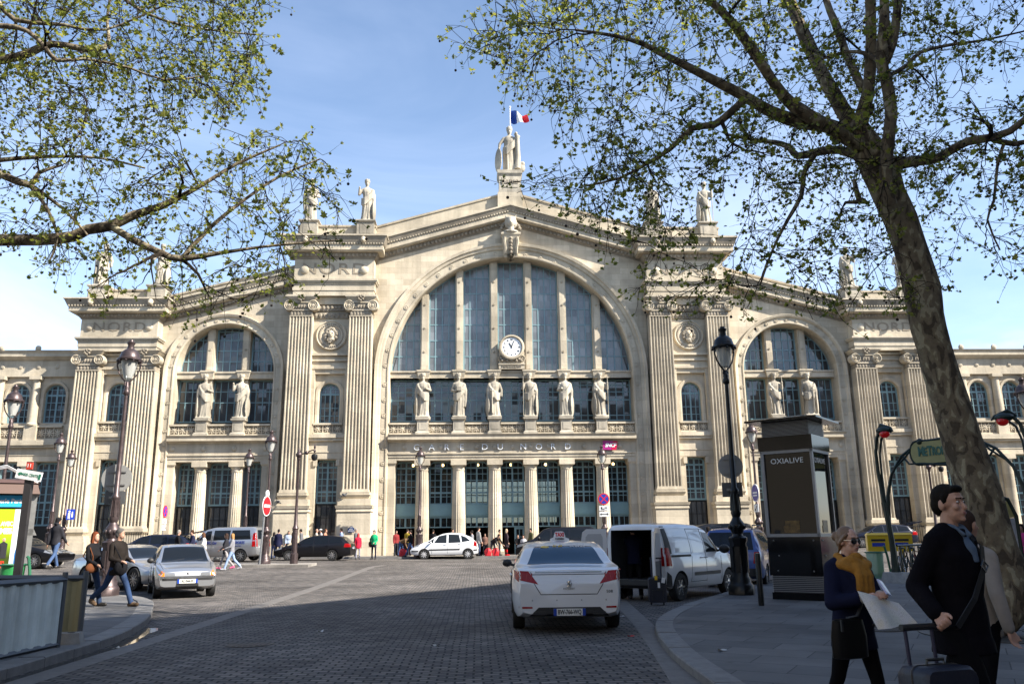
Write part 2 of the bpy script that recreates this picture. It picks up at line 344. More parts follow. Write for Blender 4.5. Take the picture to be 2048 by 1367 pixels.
LK = smooth_line([(-8.16, -30), (-8.16, 4), (-8.16, 10.2), (-8.2, 12.3), (-8.3, 13.8), (-8.85, 16.3), (-9.75, 19.0), (-10.8, 21.6), (-12.2, 23.4), (-15, 24.6), (-22, 25), (-60, 25)])
slab('left_pavement', SLABS, [(-60, -30)]+[(x-.3*(1 if y < 22 else .6), y-(.0 if y < 20 else .25)) for x, y in LK], .118)
kerb_strip('left_kerb', LK, .34, .124, 1)
RK = smooth_line([(-.28, -30), (-.28, 4), (-.27, 9.1), (-.02, 12.2), (.46, 14.7), (1.34, 17), (2.4, 19.1), (3.5, 21), (5.1, 24), (6.9, 26.7), (9.5, 28.4), (14, 29), (60, 29.4)])
slab('right_pavement', SLABS, [(x+(.26 if y < 28 else 0), y-(0 if y < 25 else .26)) for x, y in RK]+[(60, -30)], .098)
kerb_strip('right_kerb', RK, .29, .104, -1)
kerb_strip('left_channel', [(-7.62, y) for y in range(-30, 44, 2)]+[(-7.2, 43.5)], .36, .006, 1)
kerb_strip('right_channel', [(-.95, -30), (-.75, 4), (-.62, 9), (-.22, 12.2), (.1, 15), (.42, 18.4), (.62, 20.5)], .36, .006, -1)
WATER = mat('gutter_water', (.02, .02, .02), .06, spec=.6)
g = MB(); rw = random.Random(3); ln_ = [(x+.12+.05*rw.random(), y) for x, y in LK if 9 < y < 16.2]
g.loft([[(x-.1, y, .003), (x+.08+.12*rw.random(), y-.05, .003)] for x, y in ln_], False, False); tag(g.build('gutter_water', WATER, smooth=0), kind='structure')
def far_slab(name, x0, x1, y0, y1, h, m, st=2.0):
    g = MB(); k = int((x1-x0)/st); r = []
    for i in range(k+1):
        x = x0+(x1-x0)*i/k
        r.append([(x, y0, gz(x, y0)-.1), (x, y0, gz(x, y0)+h), (x, y1, gz(x, y1)+h), (x, y1, gz(x, y1)-.1)])
    g.loft(r, True, True)
    return tag(g.build(name, m, smooth=20, fixn=True), kind='structure')
far_slab('station_pavement', -80, 80, 54.6, 58.3, .13, SLABS2)
far_slab('station_kerb', -80, 80, 54.28, 54.597, .136, GRAN)
far_slab('traffic_island', -15.4, -10.9, 41.7, 44.0, .12, SLABS2, 1)
far_slab('side_pavement', -70, -23.5, 36.5, 43.5, .12, SLABS2)
# ------------------------------------------------------------------ houses of the street behind the camera (they shade the square and are mirrored in the glass)
def house_mat():
    m = bpy.data.materials.new('house_front'); m.use_nodes = True; nt = m.node_tree; L = nt.links.new; b = nt.nodes['Principled BSDF']; b.inputs['Roughness'].default_value = .8
    g = nd(nt, 'ShaderNodeNewGeometry'); s = nd(nt, 'ShaderNodeSeparateXYZ'); L(g.outputs['Position'], s.inputs[0]); ad = nd(nt, 'ShaderNodeMath', operation='ADD'); L(s.outputs[0], ad.inputs[0]); L(s.outputs[1], ad.inputs[1])
    cb = nd(nt, 'ShaderNodeCombineXYZ'); L(ad.outputs[0], cb.inputs[0]); L(s.outputs[2], cb.inputs[1])
    br = nd(nt, 'ShaderNodeTexBrick', Scale=1.0, offset=0.0); br.inputs['Brick Width'].default_value = 2.4; br.inputs['Row Height'].default_value = 3.1; br.inputs['Mortar Size'].default_value = .72
    br.inputs['Color1'].default_value = (.05, .055, .06, 1); br.inputs['Color2'].default_value = (.07, .07, .075, 1); br.inputs['Mortar'].default_value = (.4, .36, .3, 1); L(cb.outputs[0], br.inputs['Vector']); L(br.outputs['Color'], b.inputs['Base Color']); return m
HM = house_mat()
def house(pts, h, label, roof=4.0):
    t = empty('apartment_building', (pts[0][0], pts[0][1], 0), 0, label, 'building'); q = [(x-pts[0][0], y-pts[0][1]) for x, y in pts]
    g = MB(); g.prismz(q, -.1, h); g.build('wall', HM, t, 0); cx, cy = sum(x for x, y in q)/len(q), sum(y for x, y in q)/len(q)
    g = MB(); g.loft([[(x*1.0, y*1.0, h+.002) for x, y in q], [(cx+(x-cx)*.9, cy+(y-cy)*.9, h+roof) for x, y in q]], True, True); g.build('roof', ZINC_, t, 0)
ZINC_ = mat('slate_roof', (.12, .13, .14), .6)
house([(22.4, 20.2), (6.0, -2.6), (6.0, -60), (70, -60), (70, 19.4)], 19.6, 'pale apartment building at the right corner of the street behind the camera', .5)
house([(-13.5, -60), (-13.5, -4), (-22, 6), (-75, 8), (-75, -60)], 19, 'pale apartment building at the left corner of the street behind the camera')
house([(-13, -75), (-13, -62), (13, -62), (13, -75)], 21, 'pale apartment building closing the street far behind the camera')  # added out of view to cut the sky light from behind
# ------------------------------------------------------------------ the railway station
ST = stone_mat('limestone', (.64, .555, .425), (.48, .41, .305), 1.25, .46, .006, .3)
STP = stone_mat('limestone_plain', (.62, .542, .415), (.50, .435, .33), 1.9, .92, .006, .33)
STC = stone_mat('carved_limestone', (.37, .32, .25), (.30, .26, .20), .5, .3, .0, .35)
LST = stone_mat('letter_shade_limestone', (.31, .26, .195), (.29, .245, .18), 2, 2, .0, .2)  # same stone as the wall; darker colour stands in for the letters' shadows
STS = stone_mat('statue_limestone', (.53, .48, .39), (.48, .43, .345), .9, .7, .0, .5)
TEAL = mat('teal_paint', (.165, .275, .31), .45, var=(3, .12))
TEALP = mat('teal_panel_paint', (.17, .30, .34), .4, var=(2, .08))
GL = glass_mat('station_glass', (.045, .05, .056), 0, .05, .01)
GLL = glass_mat('frosted_station_glass', (.15, .165, .178), 0, .22, .008)
GLS = glass_mat('hall_glass', (.02, .025, .03), .5)
DARK = mat('dark_interior', (.03, .026, .022), .8)
IRON = mat('black_iron', (.02, .021, .023), .45, .6)
ZINC = mat('zinc_roof', (.22, .24, .26), .5, .5)
STN = empty('train_station', (0, 58, 0), 0, 'grand pale limestone railway station with arched glass front and fluted pilasters', 'station')
def pair(mb, name, mats, smooth=35, parent=None):
    a = mb.build(name, mats, parent or STN, smooth)
    b = link(name, a.data, parent or STN); b.scale.x = -1
    return a, b
def win(par, x0, x1, z0, top, y, nc, nr, fw=.09, bar=.035, glass=None, mid=False, frame=None, d=.09, zs=None, both=False):
    "window part = painted frame with its bars, child = glass"
    tf = top if callable(top) else (lambda x: top)
    N = 12 if callable(top) else 1
    g = MB(); X = [x0+(x1-x0)*i/N for i in range(N+1)]
    g.box(x0, x0+fw, y-d, y, z0, tf(x0+fw*.5)); g.box(x1-fw, x1, y-d, y, z0, tf(x1-fw*.5)); g.box(x0+fw, x1-fw, y-d, y, z0, z0+fw)
    for i in range(N):
        a, b = X[i], X[i+1]
        v = [(a, y-d*1.02, tf(a)-fw), (b, y-d*1.02, tf(b)-fw), (b, y-d*1.02, tf(b)), (a, y-d*1.02, tf(a))]
        v += [(p[0], y, p[2]) for p in v]
        g.add(v, [(0, 1, 2, 3), (0, 4, 5, 1), (3, 2, 6, 7)])
    zt = max(tf(x) for x in X)
    for i in range(1, nc):
        x = x0+(x1-x0)*i/nc; w = bar*(2.6 if mid and i == nc//2 else 1)
        g.box(x-w/2, x+w/2, y-d*.7, y, z0+fw, tf(x)-fw*.5)
    for z in (zs or [z0+(zt-z0)*j/nr for j in range(1, nr)]):
        z, w = z if isinstance(z, tuple) else (z, bar)
        xx = [x for x in [x0+(x1-x0)*i/60 for i in range(61)] if tf(x) > z+.03]
        if xx: g.box(min(xx), max(xx), y-d*.62, y, z-w/2, z+w/2)
    p = MB(); pts = [(x0+.01, z0+.01), (x1-.01, z0+.01)]+[(x, tf(x)-.02) for x in X[::-1]]
    p.add([(x, y-d*.25, z) for x, z in pts], [tuple(range(len(pts)))])
    pm = p.mesh('pane', glass or GL, 0); fm = g.mesh('window', frame or TEAL, 0)
    out = []
    for s in ((1, -1) if both else (1,)):
        o = link('window', fm, par); o.scale.x = s; link('pane', pm, o); out.append(o)
    return out
def arch_profile(xc, zc, prof, zbase, n=40):
    "sweeps a (radius, y) profile up one jamb, round the arch and down the other"
    path = [(-1, 0, zbase), (-1, 0, zc)]+[(-math.cos(PI*k/n), math.sin(PI*k/n), zc) for k in range(1, n)]+[(1, 0, zc), (1, 0, zbase)]
    rings = [[(xc+r*c, y, z+r*s) for r, y in prof] for c, s, z in path]
    return rings
def eggs(g, xa, za, xb, zb, y, r, step, mi=0, h=1.3):
    n = max(1, int(math.hypot(xb-xa, zb-za)/step))
    for i in range(n):
        t = (i+.5)/n
        g.sph((xa+(xb-xa)*t, y, za+(zb-za)*t), r, 6, 4, mi, None, (1, .8, h))
def dentils(g, xa, za, xb, zb, y, w, h, step, d=.1):
    n = max(1, int(abs(xb-xa)/step))
    for i in range(n):
        t = (i+.5)/n; x = xa+(xb-xa)*t; z = za+(zb-za)*t
        g.box(x-w/2, x+w/2, y-d, y, z, z+h)
def rake(g, xa, za, xb, zb, levels, yb=.6):
    for d0, d1, p, q, mi in levels:
        v = [(xa, -p, za+d0), (xb, -p, zb+d0), (xb, yb, zb+d0), (xa, yb, za+d0), (xa, -q, za+d1), (xb, -q, zb+d1), (xb, yb, zb+d1), (xa, yb, za+d1)]
        g.add(v, [(3, 2, 1, 0), (4, 5, 6, 7), (0, 1, 5, 4), (1, 2, 6, 5), (2, 3, 7, 6), (3, 0, 4, 7)], mi)
def rosette(g, x, y, z, r, mi=0):
    M = Matrix.Translation((x, y, z)) @ Matrix.Rotation(PI/2, 4, 'X')
    g.lathe([(r, 0), (r, .02), (r*.85, .035), (r*.72, .005), (r*.5, .005), (r*.38, .035), (.01, .045)], 12, (0, 0, 0), mi, M)
def star_panel(g, x0, x1, z0, z1, y, step=.62):
    "pierced balustrade: rails and eight-armed stars over a dark ground"
    n = max(1, round((x1-x0)/step)); w = (x1-x0)/n; h = z1-z0
    for i in range(n):
        cx, cz = x0+w*(i+.5), (z0+z1)/2
        for k in range(4):
            a = k*PI/4; l = min(w, h)*.46; t = .032
            M = Matrix.Translation((cx, y, cz)) @ Matrix.Rotation(a, 4, 'Y')
            g.box(-l, l, -.05, .05, -t, t, 0, M)
        g.sph((cx, y-.03, cz), .07, 6, 4)
        g.box(x0+w*i-.025, x0+w*i+.025, y-.06, y+.05, z0, z1)
def volute(g, x, y, z, r):
    M = Matrix.Translation((x, y, z)) @ Matrix.Rotation(PI/2, 4, 'X')
    g.lathe([(r, -.5), (r, .1), (r*.86, .14), (r*.78, .07), (r*.6, .07), (r*.52, .13), (r*.44, .07), (r*.28, .07), (r*.2, .15), (.01, .16)], 18, (0, 0, 0), 0, M)
def pilaster(xc, w0, w1, z0, z1, yf, yb, nf=7):
    g = MB()
    def ring(w, z):
        h = w/2; p = [(xc-h, yb, z), (xc-h, yf, z)]; fw = w/(nf+.4); s = xc-h+.2*fw
        for i in range(nf):
            a = s+i*fw
            for t, dp in ((.1, 0), (.17, .05), (.32, .105), (.5, .125), (.68, .105), (.83, .05), (.9, 0)): p.append((a+t*fw, yf+dp*fw/.23, z))
        return p+[(xc+h, yf, z), (xc+h, yb, z)]
    g.loft([ring(w0, z0), ring(w1, z1)], False, False)
    return g
def capital(xc, w, zn, yf, yb, vs, vr, H=1.55):
    "scroll capital on a carved necking; zn = bottom of the necking"
    g = MB(); h = w/2
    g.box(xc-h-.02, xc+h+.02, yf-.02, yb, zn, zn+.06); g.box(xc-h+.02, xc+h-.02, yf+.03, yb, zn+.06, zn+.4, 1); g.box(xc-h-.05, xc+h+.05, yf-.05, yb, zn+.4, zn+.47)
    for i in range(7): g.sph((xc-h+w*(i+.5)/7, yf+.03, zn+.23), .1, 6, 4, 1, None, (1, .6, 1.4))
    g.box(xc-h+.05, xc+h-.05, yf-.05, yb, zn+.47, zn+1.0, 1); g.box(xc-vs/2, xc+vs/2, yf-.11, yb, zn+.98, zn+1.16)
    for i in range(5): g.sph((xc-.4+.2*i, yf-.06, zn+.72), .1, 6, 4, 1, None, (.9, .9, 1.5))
    for s in (-1, 1): volute(g, xc+s*vs/2, yf-.06, zn+.78, vr)
    g.fr(xc-h-.1, xc+h+.1, yf-.12, yb, xc-h-.32, xc+h+.32, yf-.3, yb, zn+1.16, zn+1.42); g.box(xc-h-.32, xc+h+.32, yf-.3, yb, zn+1.42, zn+H)
    for i, (a, b) in enumerate([(0, .2), (-.14, .06), (.14, .06), (-.2, .24), (.2, .24), (0, -.05), (.08, .3), (-.08, .3)]): g.sph((xc+a, yf-.3, zn+1.16+b), .1, 6, 5, 1)
    return g
def column(xc, r, z0, z1, y, nf=20):
    g = MB(); H = z1-z0
    g.box(xc-r*1.28, xc+r*1.28, y-r*1.28, y+r*1.28, z0, z0+.28)
    g.lathe([(r*1.25, .28), (r*1.27, .36), (r*1.2, .44), (r*1.05, .48), (r*1.12, .55), (r*1.02, .62)], 24, (xc, y, z0))
    sh = [(r*(1-.17*((k/8)**1.6)), .62+(H-1.35)*k/8) for k in range(9)]
    g.lathe(sh, nf*2, (xc, y, z0), 0, None, 0, .075, nf)
    t = H-.73; q = r*.83
    g.lathe([(q, t), (q*1.05, t+.05), (q*1.02, t+.2), (q*1.2, t+.3), (q*1.22, t+.36)], 24, (xc, y, z0))
    g.box(xc-r*1.1, xc+r*1.1, y-r*1.1, y+r*1.1, z1-.36, z1-.001)
    return g
def egg_cornice(g, x0, x1, zb, yf, yb, k=1.0, lions=()):
    "main cornice: egg row, soffit, corona, carved gutter"
    g.stack(x0, x1, yf, yb, [(zb, zb+.1*k, .05, .05), (zb+.1*k, zb+.44*k, .1, .26)], 1)
    eggs(g, x0-.1, zb+.28*k, x1+.1, zb+.28*k, yf-.2, .12*k, .29*k, 1)
    g.stack(x0, x1, yf, yb, [(zb+.44*k, zb+.52*k, .55, .6), (zb+.52*k, zb+.92*k, .66, .66)])
    g.stack(x0, x1, yf, yb, [(zb+.92*k, zb+1.0*k, .72, .72), (zb+1.0*k, zb+1.5*k, .74, .92)], 1)
    g.stack(x0, x1, yf, yb, [(zb+1.5*k, zb+1.62*k, .97, .97)])
    dentils(g, x0-.7, zb+.92*k, x1+.7, zb+.92*k, yf-.72, .09, .1, .2, .05)
    for x in lions: g.sph((x, yf-.95, zb+1.2*k), .2, 8, 6, 0, None, (1, 1, 1.2)); g.sph((x, yf-1.1, zb+1.12*k), .1, 6, 5)
GB = .15   # ground at the foot of the walls

# ---- central bay
ZC, RI, RO = 13.1, 8.86, 9.95
g = MB(); N = 48
xsn = [-10.1+20.2*i/N for i in range(N+1)]
def arc_top(x, xc, zc, r): return zc+math.sqrt(max(0, r*r-(x-xc)**2)) if abs(x-xc) < r else zc
def spandrel(g, x0, x1, zl, zh, y, n=48):
    for i in range(n):
        a, b = x0+(x1-x0)*i/n, x0+(x1-x0)*(i+1)/n
        if zh(a) > zl(a)+.01 or zh(b) > zl(b)+.01: g.add([(a, y, zl(a)), (b, y, zl(b)), (b, y, zh(b)), (a, y, zh(a))], [(0, 1, 2, 3)])
RK0, RKS = 21.65, .285
spandrel(g, -10.1, 10.1, lambda x: arc_top(x, 0, ZC, 9.9), lambda x: RK0+.1+RKS*(10-min(10, abs(x))), 0, 64)
g.build('front_wall', ST, STN, 0)
g = MB()
prof = [(RI, 1.4), (RI, -.02), (RI+.06, -.1), (RI+.16, -.12), (RI+.2, -.06), (RI+.62, -.06), (RI+.66, -.1), (RO-.5, -.1), (RO-.44, -.17), (RO-.28, -.22), (RO-.22, -.32), (RO-.02, -.36), (RO, -.3), (RO, .02)]
g.loft(arch_profile(0, ZC, prof, GB, 56), False, False)
for k in range(25):
    a = PI*(k+.5)/25
    if abs(a-PI/2) > .07: rosette(g, -9.18*math.cos(a), -.07, ZC+9.18*math.sin(a), .17)
for k in range(10):
    for s in (-1, 1): rosette(g, s*9.18, -.07, 2.1+1.13*k, .17)
g.build('arch', STP, STN, 30)
# transom, mullions, balustrade, entablature
MX = [(-6.43+2.572*i) for i in range(6)]
g = MB(); g.box(-RI, RI, .45, 1.3, 12.82, 13.24); g.box(-RI, RI, .36, 1.3, 13.24, 13.36); g.box(-RI, RI, .4, 1.3, 12.82, 12.9)
for x in MX: g.stack(x-.36, x+.36, .32, 1.25, [(12.78, 12.86, .02, .02), (12.86, 13.3, .02, .12), (13.3, 13.4, .15, .15)])
g.build('transom', STP, STN, 0)
g = MB()
for x in MX:
    zt = arc_top(x, 0, ZC, RI)+.05
    mm = MB(); mm.box(x-.29, x+.29, .55, 1.3, 13.4, zt); mm.box(x-.19, x+.19, .5, .55, 13.5, zt-.2)
    for j in range(1, int((zt-13.4)/1.8)+1): rosette(mm, x, .5, 13.4+1.8*j-.4, .09)
    mm.box(x-.3, x+.3, .55, 1.3, 9.5, 12.78)
    mm.build('mullion', STP, STN, 0)
edges = [-8.86]+MX+[8.86]
for i in range(7):
    a = edges[i]+(.29 if i else 0); b = edges[i+1]-(.29 if i < 6 else 0)
    win(STN, a, b, 13.36, lambda x: arc_top(x, 0, ZC, RI)+.02, 1.25, 4, 1, .10, .07, GLL, zs=[14.6+1.22*j for j in range(6)])
    win(STN, a, b, 9.72, 12.82, 1.25, 4, 1, .1, .065, GL, zs=[10.15, (11.3, .09), 11.9, 12.4])
def balus(x0, x1, z0, z1, y):
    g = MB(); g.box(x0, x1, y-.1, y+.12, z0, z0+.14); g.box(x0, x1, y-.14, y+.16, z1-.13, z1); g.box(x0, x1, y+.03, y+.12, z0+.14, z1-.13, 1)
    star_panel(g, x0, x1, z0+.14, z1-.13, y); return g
for i in range(7):
    a = edges[i]+(.45 if i else .02); b = edges[i+1]-(.45 if i < 6 else .02)
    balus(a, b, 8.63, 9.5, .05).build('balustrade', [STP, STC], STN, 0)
def pedestal(xc, w, z0, z1, yf, yb):
    g = MB(); g.stack(xc-w/2, xc+w/2, yf, yb, [(z0, z0+.16, .12, .12), (z0+.16, z0+.24, .12, .02), (z0+.24, z1-.2, 0, 0), (z1-.2, z1-.1, .02, .1), (z1-.1, z1, .12, .12)])
    g.box(xc-w*.32, xc+w*.32, yf-.02, yf, z0+.36, z1-.34); return g
for x in MX: pedestal(x, .78, 8.62, 9.82, -.25, .5).build('pedestal', STS, STN, 0)
def entab(x0, x1, z0, zc1, zf, yf, yb):
    "architrave z0.., frieze zf.., cornice up to zc1"
    g = MB()
    g.box(x0, x1, yf+.05, yb, z0, z0+.2); g.box(x0, x1, yf, yb, z0+.2, zf-.1); g.box(x0, x1, yf-.07, yb, zf-.1, zf)
    g.box(x0, x1, yf+.02, yb, zf, zc1-.5); g.fr(x0, x1, yf-.04, yb, x0, x1, yf-.14, yb, zc1-.5, zc1-.36); g.box(x0, x1, yf-.42, yb, zc1-.36, zc1-.14); g.fr(x0, x1, yf-.42, yb, x0, x1, yf-.52, yb, zc1-.14, zc1)
    return g
g = entab(-8.85, 8.85, 6.85, 8.62, 7.36, -.02, 1.2)
for i in range(13):
    x = -7.7+15.4*i/12
    if abs(x) < 8.5: g.sph((x, -.02, 7.74), .17, 10, 6, 0, None, (1, .5, 1))
g.build('entablature', STP, STN, 30)
for x in MX: column(x, .5, GB+.1, 6.85, .5).build('column', STP, STN, 30)
g = MB(); g.box(-8.86, -8.35, .12, 1.3, GB, 6.5); g.stack(-8.86, -8.35, .12, 1.3, [(6.5, 6.65, .02, .08), (6.65, 6.85, .1, .1), (GB, GB+.4, .07, .07)]); pair(g, 'jamb', STP, 0)
# ground-floor doors and windows
dx = [-8.35]+MX+[8.35]
LET = mat('sign_letter_metal', (.8, .84, .88), .4, .0)
for i in range(7):
    a = dx[i]+(.5 if i else 0); b = dx[i+1]-(.5 if i < 6 else 0)
    win(STN, a-.06, b+.06, 3.78, lambda x, a=a, b=b: 6.84-.25*abs((x-(a+b)/2)/((b-a)/2))**7, 1.3, 4, 1, .11, .045, GLS, True, zs=[4.35, (4.62, .12), 5.05, 5.5, 5.95, (6.38, .12)])
    g = MB(); g.box(a-.06, b+.06, 1.16, 1.34, 2.94, 3.78); g.box(a, b, 1.1, 1.16, 3.02, 3.7); g.box(a-.06, b+.06, 1.08, 1.16, 3.64, 3.78); g.build('door_panel', TEALP, STN, 0)
    win(STN, a-.06, b+.06, 2.18, 2.93, 1.3, 4, 1, .08, .05, GLS, True)
    if i in (3, 5): win(STN, (a+b)/2+.1, b+.04, .16, 2.17, 1.32, 2, 3, .14, .05, GLS)
g = MB(); g.box(-9, 9, 14, 14.2, .1, 2.6); g.box(-9, -4.5, 14, 14.2, 2.6, 8.4); g.box(4.5, 9, 14, 14.2, 2.6, 8.4); g.box(-4.5, 4.5, 14, 14.2, 6.3, 8.4)
g.box(-9.2, -9, 1.4, 14, .1, 8.4); g.box(9, 9.2, 1.4, 14, .1, 8.4); g.box(-9, 9, 1.4, 14, 7.0, 7.2); g.box(-9, 9, 1.4, 14, .1, .14)
for i in range(6): g.box(-7.5+i*3, -7.1+i*3, 8, 8.4, .1, 7)
for i in range(8): g.box(-8+i*2.2, -7.2+i*2.2, 10+i % 3, 10.5+i % 3, .1, 1.1+.4*(i % 3))
g.build('entrance_hall', DARK, STN, 0)
win(STN, -4.5, 4.5, 2.6, 6.3, 14.1, 18, 6, .1, .06, GLS, frame=IRON)
LAMP = mat('lit_lamp', (1, .8, .5), .5, emit=((1, .6, .25), 6))
for x in (-7.3, -5.1, -2.5, 0, 2.6, 7.7):
    g = MB(); g.sph((x, 3.2, 6.75), .11, 8, 6); g.build('ceiling_lamp', LAMP, STN)
REDS = mat('red_kiosk_front', (.35, .03, .03), .5)
g = MB(); g.box(-8.2, -6.9, 5, 5.6, .1, 1.5); g.box(6.6, 8, 4.6, 5.2, .1, 1.7); g.build('ticket_counter', REDS, STN, 0)

# ---- pediment over the central bay
g = MB()
for s in (1, -1):
    rake(g, -10*s, RK0, 0, RK0+2.85, [(0, .1, .05, .05, 1), (.1, .44, .1, .26, 1), (.44, .52, .55, .6, 0), (.52, .92, .66, .66, 0), (.92, 1.0, .72, .72, 1), (1.0, 1.34, .74, .9, 1), (1.34, 1.46, .95, .95, 0)], .5)
    eggs(g, -10*s, RK0+.27, -.7*s, RK0+.27+.93*2.85, -.2, .12, .29, 1)
    dentils(g, -10*s, RK0+.92, -.1*s, RK0+.92+2.82, -.72, .09, .1, .2, .05)
g.build('raking_cornice', [STP, STC], STN, 0)
g = MB()
for s in (1, -1): rake(g, -10.6*s, RK0+1.25, -.9*s, RK0+1.25+2.77, [(0, 1.2, .1, .1, 0), (1.2, 1.35, .18, .2, 0)], 1.0)
g.build('parapet', STP, STN, 0)
g = MB(); g.stack(-.95, .95, -.55, 1.0, [(25.6, 27.05, 0, 0)]); g.build('acroterion', STP, STN, 0)
g = MB(); g.stack(-.83, .83, -.5, .95, [(27.05, 27.3, .04, .04), (27.3, 28.45, 0, 0), (28.45, 28.6, .03, .1), (28.6, 28.86, .12, .14)]); g.box(-.6, .6, -.53, -.5, 27.45, 28.3); g.build('pedestal', STS, STN, 0)
text('pedestal_lettering', 'PARIS', .5, STC, STN, (0, -.54, 27.9), (PI/2, 0, 0), .02, 1.05, bold=.01)
g = MB(); g.fr(-.5, .5, -.42, .3, -.66, .66, -.9, .3, 21.85, 23.35); g.stack(-.6, .6, -.85, .3, [(23.35, 23.5, .02, .1), (23.5, 23.66, .13, .13)])
for s in (-1, 1): volute(g, .0, -.42, 22.0, .3); g.tube([(.42*s, -.5, 22.1), (.4*s, -.7, 22.5), (.5*s, -.82, 23.0), (.45*s, -.92, 23.3)], [.1, .13, .12, .1], 6)
for k in range(5): g.sph((0, -.62-.06*k, 22.2+.25*k), .14+.03*(k % 2), 8, 6, 1)
for k in range(9):
    a = PI*(.05+.9*k/8); g.sph((-.68*math.cos(a), -.55, 24.0+.68*math.sin(a)*.9), .15, 6, 5, 1)
g.build('keystone', [STP, STC], STN, 30)
# lettering over the doors
for ch, x in zip('GAREDUNORD', (-6.83, -5.76, -4.70, -3.63, -2.0, -.9, .75, 1.86, 2.87, 3.93)):
    text('sign_letter', ch, .62, LET, STN, (x, -.1, 7.72), (PI/2, 0, 0), .035, 1.05, bold=-.008)

# ---- towers, inner pair (built on the left, mirrored on the right)
def nord(xc, z, size, yf):
    for s in (-1, 1):
        text('carved_lettering', 'NORD', size, LST, STN, (s*xc, yf-.025, z), (PI/2, 0, 0), .014, 1.25, 1.14, bold=.004)
def tower(pi, po, w0, w1, zf0, zf1, yf, zcap_top, wall, zb, zn, ped, capz, vs, vr, k, baseparts):
    "pi/po inner and outer pilaster centres (negative x)"
    for xc in (pi, po):
        a, b = pair(pilaster(xc, w0, w1, zf0, zf1, yf, .4), 'pilaster', STP, 28)
        c = capital(xc, w1, zf1, yf, .3, vs, vr, zcap_top-zf1)
        pair(c, 'capital', [STP, STC], 30)
        g = MB(); h = w0/2; lv = baseparts
        g.stack(xc-h, xc+h, yf, .5, lv); pair(g, 'pilaster_base', STP, 0)
    x0, x1 = wall
    g = MB(); zc = zcap_top
    g.stack(x0, x1, yf, .6, [(zc, zc+.38*k, 0, 0), (zc+.38*k, zc+.8*k, .05, .05), (zc+.8*k, zc+.95*k, .07, .07), (zc+.95*k, zc+1.08*k, .16, .2), (zc+1.08*k, zc+1.22*k, .24, .24), (zc+1.22*k, zb, -.02, -.02)])
    dentils(g, x0, zc+.84*k, x1, zc+.84*k, yf-.07, .07, .09, .17, .05)
    for s in (x0+.75*k, x1-.75*k): g.sph((s, yf+.02, zn), .33*k, 14, 8, 0, None, (1, .55, 1))
    pair(g, 'attic', STP, 30)
    g = MB(); egg_cornice(g, x0, x1, zb, yf, .6, k, ped); pair(g, 'cornice', [STP, STC], 0)
    zt = zb+1.62*k
    g = MB(); g.box(x0+.05, x1-.05, yf+.35, .9, zt, zt+1.02*k); g.box(x0, x1, yf+.28, .95, zt+1.02*k, zt+1.17*k); pair(g, 'parapet', STP, 0)
    for x in ped: pair(pedestal(x, 1.25, zt, zt+1.42*k, yf-.12, yf+1.1), 'pedestal', STS, 0)
    return zt+1.42*k
BT = tower(-10.93, -15.2, 1.74, 1.62, 4.8, 17.12, -1.0, 18.67, (-15.87, -10.05), 21.45, 20.62, (-14.95, -10.8), 0, 1.7, .4, 1.0,
           [(4.62, 4.82, .05, .02), (4.42, 4.62, .12, .14), (4.16, 4.42, .05, .2), (4.0, 4.16, .24, .24), (3.72, 4.0, .26, .26), (3.52, 3.72, .36, .42), (3.3, 3.52, .34, .3), (1.75, 3.3, .27, .27), (1.58, 1.75, .36, .3), (1.3, 1.58, .4, .36), (GB-.3, 1.3, .46, .46)])
OT = tower(-25.95, -29.85, 1.68, 1.58, 2.5, 13.15, -1.0, 14.55, (-30.65, -25.25), 16.9, 16.3, (-29.7, -25.55), 0, 1.58, .36, .83,
           [(2.36, 2.5, .05, .02), (2.14, 2.36, .14, .14), (1.9, 2.14, .05, .2), (1.74, 1.9, .24, .24), (1.5, 1.74, .3, .3), (GB-.3, 1.5, .38, .38)])
nord(12.98, 20.68, 1.2, -.97); nord(27.95, 16.3, .95, -.97)
